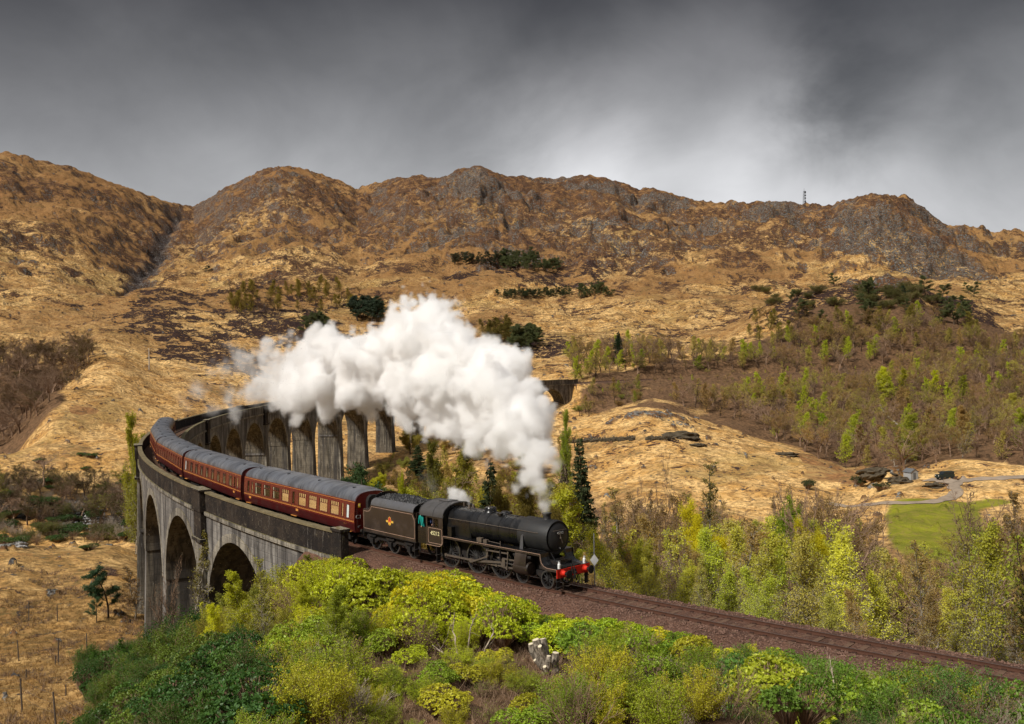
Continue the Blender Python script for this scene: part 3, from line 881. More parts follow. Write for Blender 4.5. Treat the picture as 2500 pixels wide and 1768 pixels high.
# ------------------------------------------------------------------ viaduct
VD = empty('viaduct', (0, 0, 0))
tag(VD, 'long curved grey concrete railway viaduct with round arches and tall piers', 'viaduct')
SP, S0 = 17.425, 38.0
RAD = 7.6
ZT, ZS = -2.2, -9.8
HW = 2.85
CORN = -0.45
def vmap(L):
    return [tuple(tw(float(s), float(o), float(z))) for (s, o, z) in L]
def arch_bottom(x):
    return ZS + math.sqrt(max(RAD*RAD-x*x, 0)) if abs(x) < RAD else ZS
for k in range(21):
    sc = S0+SP*k
    xs = [-SP/2] + [-RAD*math.cos(math.pi*i/26) for i in range(27)] + [SP/2]
    b = MB()
    L = []
    for x in xs:
        zb = arch_bottom(x)
        L += [(sc+x, HW, CORN), (sc+x, HW, zb), (sc+x, -HW, zb), (sc+x, -HW, CORN)]
    F = []; mi = []
    for i in range(len(xs)-1):
        a, c = i*4, (i+1)*4
        F += [(a, a+1, c+1, c), (a+1, a+2, c+2, c+1), (a+2, a+3, c+3, c+2), (a+3, a, c, c+3)]
        mi += [0, 1, 0, 0]
    b.v = vmap(L); b.f = F + [(0, 1, 2, 3), tuple(len(L)-4+i for i in (3, 2, 1, 0))]; b.mi = mi+[0, 0]
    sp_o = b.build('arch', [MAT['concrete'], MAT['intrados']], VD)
    # raised arch ring on each face
    for sgn in (1, -1):
        b = MB(); L = []
        for i in range(27):
            a = math.pi*i/26
            for rr_ in (RAD+.02, RAD+.75):
                for oo in (HW-.05, HW+.045):
                    L.append((sc-rr_*math.cos(a), sgn*oo, ZS+rr_*math.sin(a)))
        F = []
        for i in range(26):
            a, c = i*4, (i+1)*4
            F += [(a+1, c+1, c+3, a+3), (a, a+1, a+1, c)][:1] + [(a, c, c+1, a+1), (a+2, a+3, c+3, c+2)]
        b.v = vmap(L); b.f = F; b.mi = [0]*len(F)
        b.build('arch_ring', [MAT['pier_stone']], sp_o)
def pier(s, king, name='pier'):
    hw = SP/2-RAD            # half length along the line
    p0 = tw(s, 0, 0)
    zb = min(ground(*tw(s, o, 0)[:2]) for o in (-3, 0, 3))-1.5
    h = ZS-.0-zb
    bt = h*.018
    b = MB()
    def ringpts(z, hs, ho):
        return [(s-hs, ho, z), (s+hs, ho, z), (s+hs, -ho, z), (s-hs, -ho, z)]
    L = ringpts(ZS, hw-.12, HW-.02) + ringpts(zb, hw-.12+bt, HW-.02+bt*1.6)
    b.v = vmap(L); b.f = [(0, 1, 5, 4), (1, 2, 6, 5), (2, 3, 7, 6), (3, 0, 4, 7), (0, 3, 2, 1), (4, 5, 6, 7)]; b.mi = [0, 1, 0, 1, 0, 0]
    # impost ledge
    L = ringpts(ZS-.05, hw+.14, HW+.14) + ringpts(ZS-.55, hw+.14, HW+.14)
    V = vmap(L); king and b.add(V, [(0, 1, 5, 4), (1, 2, 6, 5), (2, 3, 7, 6), (3, 0, 4, 7), (0, 3, 2, 1), (4, 5, 6, 7)], 0)
    po = b.build(name, [MAT['concrete'], MAT['intrados']], VD)
    if king:
        for sgn in (1, -1):
            b = MB()
            o0, o1 = HW-.1, HW+.38
            L = [(s-.95, sgn*o0, -3.2), (s+.95, sgn*o0, -3.2), (s+.95, sgn*o1, -3.2), (s-.95, sgn*o1, -3.2),
                 (s-1.15, sgn*o0, zb), (s+1.15, sgn*o0, zb), (s+1.15, sgn*(o1+bt*1.8), zb), (s-1.15, sgn*(o1+bt*1.8), zb)]
            b.v = vmap(L); b.f = [(0, 1, 2, 3), (0, 1, 5, 4), (1, 2, 6, 5), (2, 3, 7, 6), (3, 0, 4, 7), (4, 5, 6, 7)]; b.mi = [0]*6
            b.build('pilaster', [MAT['pier_stone']], VD)
            b = MB()
            for (z0, z1, o2, w) in ((1.30, -.5, HW+.62, 1.35), (-.5, -2.9, HW+.5, 1.15), (-2.9, -3.2, HW+.68, 1.35)):
                L = [(s-w, sgn*(HW-.25 if z0 > 0 else HW-.1), z0), (s+w, sgn*(HW-.25 if z0 > 0 else HW-.1), z0), (s+w, sgn*o2, z0), (s-w, sgn*o2, z0)]
                L += [(q[0], q[1], z1+.004) for q in L]
                b.add(vmap(L), [(0, 1, 2, 3), (0, 1, 5, 4), (1, 2, 6, 5), (2, 3, 7, 6), (3, 0, 4, 7), (4, 5, 6, 7)], 0)
            L = [(s-1.45, sgn*(HW-.40), 1.304), (s+1.45, sgn*(HW-.40), 1.304), (s+1.45, sgn*(HW+.72), 1.304), (s-1.45, sgn*(HW+.72), 1.304)]
            L += [(q[0], q[1], 1.46) for q in L]
            b.add(vmap(L), [(0, 1, 2, 3), (0, 1, 5, 4), (1, 2, 6, 5), (2, 3, 7, 6), (3, 0, 4, 7), (4, 5, 6, 7)], 0)
            b.build('refuge', [MAT['parapet']], VD)
KING = []
for k in range(20):
    s = S0+SP*(k+.5)
    king = (k % 3 == 0)
    if king: KING.append(s)
    pier(s, king)
# abutments
for (sa, sb) in ((20.0, S0-SP/2), (S0+SP*20.5, 402.0)):
    b = MB(); n = 6; L = []
    for i in range(n+1):
        s = sa+(sb-sa)*i/n
        for o, z in ((HW, CORN), (HW+.1, -26), (-HW-.1, -26), (-HW, CORN)):
            L.append((s, o, z))
    F = []
    for i in range(n):
        a, c = i*4, i*4+4
        F += [(a, a+1, c+1, c), (a+1, a+2, c+2, c+1), (a+2, a+3, c+3, c+2), (a+3, a, c, c+3)]
    F += [(0, 1, 2, 3), tuple(n*4+i for i in range(4))]
    b.v = vmap(L); b.f = F; b.mi = [0]*len(F)
    b.build('abutment', [MAT['concrete']], VD)
# parapets in lengths between refuges, each with its coping and a string course below
cuts = [20.0] + KING + [402.0]
for sgn in (1, -1):
    for c0, c1 in zip(cuts[:-1], cuts[1:]):
        a0 = c0 + (1.36 if c0 > 21 else 0); a1 = c1-(1.36 if c1 < 401 else 0)
        n = max(2, int((a1-a0)/1.2))
        rg = random.Random(int(c0))
        def section(name, o0, o1, z0, z1, mat, wob=0.0, parent=VD):
            b = MB(); L = []
            for i in range(n+1):
                s = a0+(a1-a0)*i/n
                w = rg.uniform(-wob, wob)
                L += [(s, sgn*o0, z1+w), (s, sgn*o1, z1+w*.6), (s, sgn*o1, z0), (s, sgn*o0, z0)]
            F = []
            for i in range(n):
                a, c = i*4, i*4+4
                F += [(a, a+1, c+1, c), (a+1, a+2, c+2, c+1), (a+2, a+3, c+3, c+2), (a+3, a, c, c+3)]
            F += [(0, 1, 2, 3), tuple(n*4+i for i in range(4))]
            b.v = vmap(L); b.f = F; b.mi = [0]*len(F)
            return b.build(name, [mat], parent)
        pp = section('parapet', 2.6, 2.97, CORN+.004, 1.13, MAT['parapet' if sgn > 0 else 'parapet_inner'])
        section('coping', 2.52, 3.06, 1.134, 1.29, MAT['coping' if sgn > 0 else 'parapet_inner'], .018, pp)
        section('string_course', HW-.1, HW+.26, CORN-.32, CORN, MAT['pier_stone'])
# end block of the near parapet
for sgn in (1, -1):
    b = MB()
    for (z0, z1, g) in ((-3.5, 1.30, 0), (1.304, 1.50, .09)):
        L = [(18.9-g, sgn*(2.5-g), z0), (20.05+g, sgn*(2.5-g), z0), (20.05+g, sgn*(3.08+g), z0), (18.9-g, sgn*(3.08+g), z0)]
        L += [(q[0], q[1], z1) for q in L]
        b.add(vmap(L), [(0, 1, 2, 3), (0, 1, 5, 4), (1, 2, 6, 5), (2, 3, 7, 6), (3, 0, 4, 7), (4, 5, 6, 7)], 0)
    b.build('end_post', [MAT['parapet']], VD)
# ------------------------------------------------------------------ train materials
def paint(name, col, rough, dirt=(.05, .035, .025), amt=.5, coat=.0, spec=.5, sc_=1.2):
    m, N, out = new_mat(name)
    tcn = N.n('ShaderNodeTexCoord'); ob = tcn.outputs['Object']
    n1 = N.noise(ob, sc_, 6, .65, .3)
    n2 = N.noise(N.vm('MULTIPLY', ob, (1, 1, .15)), sc_*5, 4, .6)
    c = N.mix(N.m('MULTIPLY', N.ss(n1, .42, .68), amt), tuple(col), dirt)
    c = N.mix(N.m('MULTIPLY', N.ss(n2, .52, .75), amt*.6), c, dirt)
    r = N.m('ADD', rough, N.m('MULTIPLY', N.ss(n1, .35, .7), .25))
    b = pbsdf(N, out, c, r, 0, bump(N, n1, .12, .03), spec)
    b.inputs['Coat Weight'].default_value = coat
    b.inputs['Coat Roughness'].default_value = .2
    return m
paint('loco_black', (.006, .006, .0065), .22, (.018, .015, .013), .5, .1, .5)
paint('smokebox_black', (.015, .015, .016), .50, (.030, .026, .024), .5, .0, .4)
paint('tender_black', (.028, .019, .014), .36, (.058, .038, .027), .7, .0, .5)
paint('cab_roof', (.055, .052, .052), .5, (.035, .03, .027), .6)
paint('tank_top', (.085, .085, .092), .42, (.05, .045, .042), .5)
paint('grimy', (.012, .011, .011), .7, (.035, .024, .017), .7, 0, .3, 3)
paint('motion', (.11, .085, .065), .42, (.04, .028, .02), .5, 0, .5, 5)
paint('wheel_black', (.016, .016, .017), .45, (.05, .04, .033), .5, 0, .5, 4)
simple('tyre', (.22, .20, .19), .35, .8, .3, 6)
paint('red_beam', (.62, .022, .007), .6, (.28, .03, .015), .5, 0, .3)
paint('lamp_white', (.75, .75, .74), .4, (.4, .38, .35), .3, 0, .5, 6)
simple('lining', (.42, .27, .20), .5, 0, .15)
simple('cream', (.82, .76, .42), .5, 0, .05)
simple('white', (.82, .82, .80), .5, 0, .05)
simple('gold', (.70, .42, .06), .5, 0, .1)
simple('crest_red', (.50, .05, .035), .5, 0, .2, 20)
simple('coal', (.010, .010, .011), .5, 0, .6, 8, .35)
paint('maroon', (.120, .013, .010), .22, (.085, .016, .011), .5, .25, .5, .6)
paint('maroon_shaded', (.062, .008, .008), .32, (.045, .012, .009), .6, .1, .5, .9)  # darker copy of maroon, shade of the lower sides put into the colour
m, N, out = new_mat('coach_roof')
ob = N.n('ShaderNodeTexCoord').outputs['Object']
n1 = N.noise(N.vm('MULTIPLY', ob, (1.0, .18, .3)), 1.6, 6, .7, .8); n2 = N.noise(ob, .5, 4, .6)
c = N.mix(N.ss(n1, .38, .62), (.105, .112, .130), (.052, .055, .064)); c = N.mix(N.ss(n2, .45, .65, 0, .5), c, (.16, .165, .18))
pbsdf(N, out, c, N.m('ADD', .34, N.m('MULTIPLY', n1, .2)), 0, bump(N, n1, .25, .03), .5)
simple('straw', (.62, .26, .06), .45, 0, .1)
simple('interior', (.55, .42, .26), .8, 0, .3)
simple('curtain', (.80, .74, .58), .8, 0, .2)
simple('door_blind', (.55, .62, .60), .6, 0, .1)
simple('yellow', (.85, .55, .02), .5, 0, .1)
m, N, out = new_mat('glass')
gl = N.n('ShaderNodeBsdfGlossy', {'Color': (.9, .9, .9, 1), 'Roughness': .05})
tr = N.n('ShaderNodeBsdfTransparent', {'Color': (.93, .94, .9, 1)})
mx = N.n('ShaderNodeMixShader', {0: N.n('ShaderNodeFresnel', {'IOR': 1.5}).outputs[0], 1: tr.outputs[0], 2: gl.outputs[0]})
N.t.links.new(mx.outputs[0], out.inputs['Surface'])
simple('skin', (.55, .30, .20), .6, 0, .1)
simple('overall_blue', (.028, .04, .12), .85, 0, .2)
simple('teal', (.0, .22, .19), .8, 0, .2)
simple('hat_dark', (.02, .02, .025), .8, 0, .2)

def text_mesh(name, txt, size, mat, parent, loc, basis, extrude=.004, spacing=1.0):
    """lettering; basis = (right vector, up vector)"""
    cu = bpy.data.curves.new(name, 'FONT'); cu.body = txt; cu.size = size; cu.extrude = extrude
    cu.align_x = 'CENTER'; cu.align_y = 'CENTER'; cu.space_character = spacing
    tmp = bpy.data.objects.new(name, cu); COL.objects.link(tmp)
    dg = bpy.context.evaluated_depsgraph_get()
    me = bpy.data.meshes.new_from_object(tmp.evaluated_get(dg))
    bpy.data.objects.remove(tmp); bpy.data.curves.remove(cu)
    me.materials.clear(); me.materials.append(mat); me.name = name
    o = bpy.data.objects.new(name, me); link(o, parent)
    r, u = Vector(basis[0]), Vector(basis[1]); n = r.cross(u)
    M4 = Matrix(((r.x, u.x, n.x, loc[0]), (r.y, u.y, n.y, loc[1]), (r.z, u.z, n.z, loc[2]), (0, 0, 0, 1)))
    o.matrix_local = M4
    return o
def place_vehicle(o, sf, sr, xf):
    """put a vehicle on the line: its pivots at sf and sr, local x of the front pivot = xf"""
    a, b = tw(sf), tw(sr); d = a-b; h = math.atan2(d[1], d[0]); L = np.linalg.norm(d)
    pit = math.asin(d[2]/L)
    org = a - np.array([math.cos(h), math.sin(h), d[2]/L])*xf
    o.location = org; o.rotation_euler = (0, -pit, h)
    return o
def rpoly(x0, x1, z0, z1, r, n=4):
    P_ = []
    for (cx_, cz_, a0) in ((x1-r, z1-r, 0), (x0+r, z1-r, 90), (x0+r, z0+r, 180), (x1-r, z0+r, 270)):
        for i in range(n+1):
            a = rad(a0+90*i/n); P_.append((cx_+r*math.cos(a), cz_+r*math.sin(a)))
    return P_
def outline(b, poly, y, w=.025, d=.006, closed=True, mi=0):
    """thin painted line following poly (x, z) on a face at y"""
    n = len(poly)
    for i in range(n if closed else n-1):
        p, q = poly[i], poly[(i+1) % n]
        dx, dz = q[0]-p[0], q[1]-p[1]; L = math.hypot(dx, dz)
        if L < 1e-6: continue
        nx, nz = -dz/L*w/2, dx/L*w/2
        V = [(p[0]+nx, y, p[1]+nz), (q[0]+nx, y, q[1]+nz), (q[0]-nx, y, q[1]-nz), (p[0]-nx, y, p[1]-nz)]
        V += [(a_[0], y+d, a_[2]) for a_ in V]
        b.add(V, [(0, 1, 2, 3), (4, 7, 6, 5), (0, 4, 5, 1), (1, 5, 6, 2), (2, 6, 7, 3), (3, 7, 4, 0)], mi)

# ------------------------------------------------------------------ steam locomotive (x forward, 0 = buffer faces, z = 0 rail top)
LO = empty('steam_locomotive')
tag(LO, 'black steam locomotive with red buffer beam hauling maroon coaches off the viaduct', 'locomotive')
def wheel(name, r, y, x, spokes, parent, mat='wheel_black', ang=0.0, crank=False):
    sg = -1 if y < 0 else 1
    b = MB()
    b.lathe([(y-.065, r-.11), (y-.065, r-.045), (y+.065, r-.045), (y+.065, r-.11), (y-.065, r-.11)], 'y', (x, 0, r), 32)
    b.lathe([(y-.09*1, .0), (y-.09, .13*max(.6, r)), (y+.09, .13*max(.6, r)), (y+.09, 0)], 'y', (x, 0, r), 16)
    for i in range(spokes):
        a = ang+2*math.pi*i/spokes
        ca, sa = math.cos(a), math.sin(a)
        p0 = (x+ca*.1, y, r+sa*.1); p1 = (x+ca*(r-.09), y, r+sa*(r-.09))
        b.tube(p0, p1, .03, .02, 5, False)
    if crank:
        a = ang+math.pi  # balance weight opposite the crank pin
        V = []; F = []
        for i in range(7):
            t = a-.5+1.0*i/6
            for rr_ in (r-.10, r-.34+.12*abs(i-3)/3):
                V.append((x+math.cos(t)*rr_, y+sg*.03, r+math.sin(t)*rr_))
        for i in range(6): F.append((i*2, i*2+1, i*2+3, i*2+2))
        b.add(V, F)
        b.tube((x+math.cos(ang)*.33, y, r+math.sin(ang)*.33), (x+math.cos(ang)*.33, y+sg*.16, r+math.sin(ang)*.33), .075, .07, 10)
    w = b.build(name, [MAT[mat]], parent, True)
    t = MB().lathe([(y-.07, r-.05), (y-.07, r), (y+.045, r-.005), (y+.07, r-.01), (y+.07, r-.05), (y-.07, r-.05)], 'y', (x, 0, r), 36)
    if sg > 0:
        t = MB().lathe([(y-.07, r-.05), (y-.07, r-.01), (y-.045, r-.005), (y+.07, r), (y+.07, r-.05), (y-.07, r-.05)], 'y', (x, 0, r), 36)
    t.build('tyre', [MAT['tyre']], w, True)
    return w
BZ = 2.73
def cyl_section(name, prof, mat, parent=LO, n=36, org=(0, 0, BZ)):
    return MB().lathe(prof, 'x', org, n).build(name, [MAT[mat]], parent, True)
# frames
b = MB()
for y in (-.55, .55):
    b.extrude([(-.52, .75), (-.52, 1.35), (-2.0, 1.62), (-10.2, 1.62), (-11.9, 1.35), (-11.9, .75), (-9, .62), (-5, .62), (-3.9, .85), (-2.6, .95), (-1.3, .85)], y-.02, y+.02)
b.box((-6.5, 0, 1.15), (9.5, 1.0, .5))
b.build('frame', [MAT['grimy']], LO)
# boiler, smokebox
sb = cyl_section('smokebox', [(-1.72, 0), (-1.72, .84), (-1.68, .90), (-1.75, .935), (-3.98, .935), (-3.98, .86)], 'smokebox_black')
MB().box((-2.95, 0, 1.85), (1.7, 1.15, .75)).build('saddle', [MAT['smokebox_black']], LO)
bo = cyl_section('boiler', [(-3.98, .84), (-4.0, .855), (-5.9, .875), (-8.05, .94), (-8.05, .7)], 'loco_black')
for x, r in ((-4.75, .868), (-5.65, .877), (-6.75, .906), (-7.55, .928)):
    cyl_section('band', [(x-.03, r-.02), (x-.03, r+.008), (x+.03, r+.010), (x+.03, r-.02)], 'loco_black', bo)
# firebox: rounded shoulders
b = MB()
def fb(x, s_):
    P_ = []
    for i in range(25):
        a = math.pi*i/24
        cx_, sz = math.cos(a), math.sin(a)
        e = .72
        P_.append((x, math.copysign(abs(cx_)**e, cx_)*.96*s_, 2.66+sz**e*.98*s_))
    P_ += [(x, -.90*s_, 1.75), (x, .90*s_, 1.75)]
    return P_
rings = [fb(-8.02, .93), (fb(-8.10, .995)), fb(-10.25, 1.0)]
n = len(rings[0]); V = sum(rings, []); F = []
for k in range(2):
    for i in range(n): F.append((k*n+i, k*n+(i+1) % n, (k+1)*n+(i+1) % n, (k+1)*n+i))
F += [tuple(range(n)), tuple(range(3*n-1, 2*n-1, -1))]
b.add(V, F); b.build('firebox', [MAT['loco_black']], LO, True)
# smokebox door
dr = MB().lathe([(-1.675, .74), (-1.650, .75), (-1.630, .73), (-1.600, .64), (-1.540, .45), (-1.500, .22), (-1.490, 0)], 'x', (0, 0, BZ-.02), 36).build('smokebox_door', [MAT['smokebox_black']], LO, True)
b = MB().lathe([(-1.685, .77), (-1.655, .79), (-1.640, .77), (-1.655, .75)], 'x', (0, 0, BZ-.02), 40)
b.build('door_rim', [MAT['smokebox_black']], dr, True)
MB().pipe([(-1.540, .52, BZ+.40), (-1.500, .5, BZ+.42), (-1.500, -.5, BZ+.42), (-1.540, -.52, BZ+.40)], .016, 6).build('handrail', [MAT['motion']], dr)
MB().tube((-1.480, 0, BZ-.02), (-1.400, 0, BZ-.02), .05).tube((-1.410, 0, BZ-.02), (-1.410, .10, BZ-.30), .02).tube((-1.440, 0, BZ-.02), (-1.440, -.05, BZ+.24), .02).build('door_handle', [MAT['motion']], dr)
pl = MB().box((-1.490, 0, BZ+.26), (.03, .62, .17)).build('number_plate', [MAT['smokebox_black']], dr)
text_mesh('number', '45212', .19, MAT['white'], pl, (-1.472, 0, BZ+.26), ((0, 1, 0), (0, 0, 1)), .003, 1.05)
pl2 = MB().lathe([(-1.530, 0), (-1.530, .09), (-1.510, .09), (-1.510, 0)], 'x', (0, 0, BZ-.58), 14).build('shed_plate', [MAT['smokebox_black']], dr)
text_mesh('number', '2', .13, MAT['white'], pl2, (-1.505, 0, BZ-.58), ((0, 1, 0), (0, 0, 1)), .003)
b = MB()
for z in (-.32, .32):
    b.box((-1.550, .55, BZ+z), (.03, .5, .06))
b.build('hinge', [MAT['smokebox_black']], dr)
# chimney, dome, top feed, safety valves, whistle
MB().lathe([(BZ+.80, .36), (BZ+.88, .27), (BZ+.95, .225), (BZ+1.16, .215), (BZ+1.20, .225), (BZ+1.21, .265), (BZ+1.27, .27), (BZ+1.28, .235), (BZ+1.05, .17)], 'z', (-2.50, 0, 0), 28).build('chimney', [MAT['smokebox_black']], LO, True)
MB().lathe([(BZ+.72, .56), (BZ+.83, .44), (BZ+.93, .37), (BZ+1.06, .36), (BZ+1.13, .32), (BZ+1.175, .2), (BZ+1.185, 0)], 'z', (-7.2, 0, 0), 28).build('steam_dome', [MAT['loco_black']], LO, True)
b = MB().lathe([(BZ+.74, .44), (BZ+.84, .32), (BZ+.95, .26), (BZ+1.02, .18), (BZ+1.03, 0)], 'z', (-5.95, 0, 0), 24)
b.box((-5.95, 0, BZ+.88), (.3, .95, .12))
b.build('top_feed', [MAT['loco_black']], LO, True)
for y in (-.16, .16):
    MB().lathe([(3.60, .10), (3.68, .075), (3.80, .07), (3.84, .05), (3.84, 0)], 'z', (-8.95, y, 0), 12).build('safety_valve', [MAT['motion']], LO, True)
MB().tube((-9.85, .2, 3.6), (-9.85, .2, 3.86), .04, .055, 8).build('whistle', [MAT['motion']], LO)
for sg in (-1, 1):
    pts = [(x, sg*(.93 if x < -8 else .93), 3.02+(-.02 if x > -4 else 0)) for x in (-10.0, -8.2, -6, -4.2, -2.3)]
    h = MB().pipe(pts, .018, 6)
    for x in (-9.6, -8.2, -6.6, -5.1, -3.6, -2.4):
        h.tube((x, sg*.80, 2.99), (x, sg*.94, 3.02), .022, .022, 5)
    h.build('handrail', [MAT['motion']], LO)
# running plates: platform over the beam, the curved rise, the straight plate, the valance with lining
RZ = 1.98
for sg in (-1, 1):
    yo, yi = sg*1.30, sg*.62
    pts = [(-.52, 1.30), (-1.28, 1.30), (-1.52, 1.36), (-1.70, 1.52), (-1.77, 1.75), (-1.78, RZ), (-10.1, RZ), (-10.1, RZ-.035), (-1.82, RZ-.035), (-1.81, 1.75), (-1.73, 1.53), (-1.54, 1.325), (-1.28, 1.265), (-.52, 1.265)]
    rp = MB().extrude(pts, min(yo, yi), max(yo, yi)).build('running_plate', [MAT['loco_black']], LO)
    MB().extrude([(-.52, 1.264), (-1.28, 1.264), (-1.50, 1.31), (-1.66, 1.47), (-1.72, 1.70), (-1.74, 1.944), (-10.1, 1.944), (-10.1, 1.83), (-1.86, 1.83), (-1.84, 1.66), (-1.76, 1.40), (-1.58, 1.2), (-1.3, 1.13), (-.52, 1.13)], sg*1.27, sg*1.295).build('valance', [MAT['tender_black']], rp)
    ln = MB(); outline(ln, [(-.55, 1.275), (-1.28, 1.275), (-1.52, 1.335), (-1.70, 1.50), (-1.77, 1.74), (-1.79, 1.955), (-10.1, 1.955)], sg*1.302, .022, sg*.005, False)
    ln.build('lining', [MAT['lining']], rp)
    b = MB()
    b.extrude([(-1.2, 1.31), (-1.24, 1.31), (-2.06, 2.35), (-2.02, 2.35)], sg*.50, sg*.56)
    b.extrude([(-1.15, 1.31), (-1.3, 1.31), (-1.3, 1.36), (-1.15, 1.36)], sg*.42, sg*.6)
    b.build('brace', [MAT['loco_black']], LO)
    MB().extrude([(-3.45, RZ), (-3.72, RZ), (-3.60, 2.72), (-3.50, 2.80), (-3.42, 2.74)], sg*.93, sg*1.0).build('steam_pipe_cover', [MAT['tank_top']], LO)
    # splashers, tool box, lubricators
    for xw in (5.46, 7.59, 10.03):
        MB().lathe([(sg*.62, .96), (sg*.92, .96)], 'y', (-xw, 0, .92), 16, 0, rad(70), rad(110)).build('splasher', [MAT['loco_black']], LO, True)
    b = MB().box((-6.9, sg*1.12, RZ+.13), (.42, .22, .24)).box((-6.4, sg*1.12, RZ+.10), (.3, .2, .2)).tube((-6.2, sg*1.12, RZ+.14), (-5.2, sg*1.1, RZ+.10), .018).tube((-5.2, sg*1.1, RZ), (-5.2, sg*1.1, RZ+.24), .03)
    b.build('lubricator', [MAT['motion'] if sg < 0 else MAT['grimy']], LO)
    b = MB().box((-9.55, sg*1.1, RZ+.3), (.35, .3, .6)); b.build('sand_box', [MAT['loco_black']], LO)
MB().box((-1.45, 0, 1.43), (.62, 1.05, .3)).build('front_step', [MAT['loco_black']], LO)
MB().box((-1.1, 0, 1.32), (1.1, 1.2, .05)).build('front_plate', [MAT['loco_black']], LO)
# buffer beam with buffers, coupling and hoses
bb = MB().box((-.52, 0, 1.04), (.05, 2.62, .46)).build('buffer_beam', [MAT['red_beam']], LO)
for sg in (-1, 1):
    MB().lathe([(-.50, .19), (-.46, .19), (-.44, .15), (-.26, .12), (-.26, 0)], 'x', (0, sg*.87, 1.05), 16).build('buffer_housing', [MAT['red_beam']], bb, True)
    MB().lathe([(-.26, .075), (-.06, .075), (-.05, .22), (-.02, .235), (0, .21), (.01, 0)], 'x', (0, sg*.87, 1.05), 24).build('buffer', [MAT['grimy']], bb, True)
b = MB().box((-.45, 0, 1.03), (.1, .22, .22)).tube((-.45, 0, 1.03), (-.3, 0, .98), .04)
b.pipe([(-.33, .05, 1.0), (-.28, .05, .75), (-.3, .0, .55), (-.33, -.05, .75), (-.36, -.05, 1.0)], .028, 6)
b.build('coupling', [MAT['grimy']], bb)
b = MB().pipe([(-.45, -.24, .8), (-.42, -.24, 1.35), (-.38, -.22, 1.52), (-.30, -.2, 1.50), (-.26, -.2, 1.2), (-.27, -.2, .85), (-.3, -.15, .65)], .035, 7)
b.pipe([(-.45, .32, .85), (-.40, .32, .60), (-.36, .25, .45), (-.42, .15, .42)], .03, 7)
b.build('hose', [MAT['grimy']], bb)
MB().pipe([(-.5, .1, .42), (-.45, -.5, .30), (-.62, -.9, .34)], .02, 5).box((-.6, -.75, .33), (.06, .06, .3)).box((-.6, .75, .33), (.06, .06, .3)).build('guard_iron', [MAT['motion']], LO)
for sg in (-1, 1):
    MB().box((-.62, sg*1.12, .55), (.03, .26, .75)).box((-.62, sg*1.12, .3), (.25, .28, .03)).box((-.62, sg*1.12, .62), (.2, .28, .03)).build('footstep', [MAT['grimy']], LO)
# wheels
R_D = .915; CA = rad(-150)
for sg in (-1, 1):
    off = CA if sg < 0 else CA+math.pi/2
    for xw in (5.46, 7.59, 10.03):
        wheel('driving_wheel', R_D, sg*.74, -xw, 19, LO, 'wheel_black', off, True)
    for xw in (1.75, 3.73):
        wheel('bogie_wheel', .50, sg*.74, -xw, 10, LO)
b = MB()
for sg in (-1, 1):
    b.extrude([(-1.2, .75), (-1.2, .88), (-4.3, .88), (-4.3, .75), (-3.5, .5), (-3.0, .5), (-2.7, .62), (-2.5, .5), (-2.0, .5)], sg*.62-.02, sg*.62+.02)
b.box((-2.75, 0, .82), (.9, 1.2, .12)); b.build('bogie_frame', [MAT['grimy']], LO)
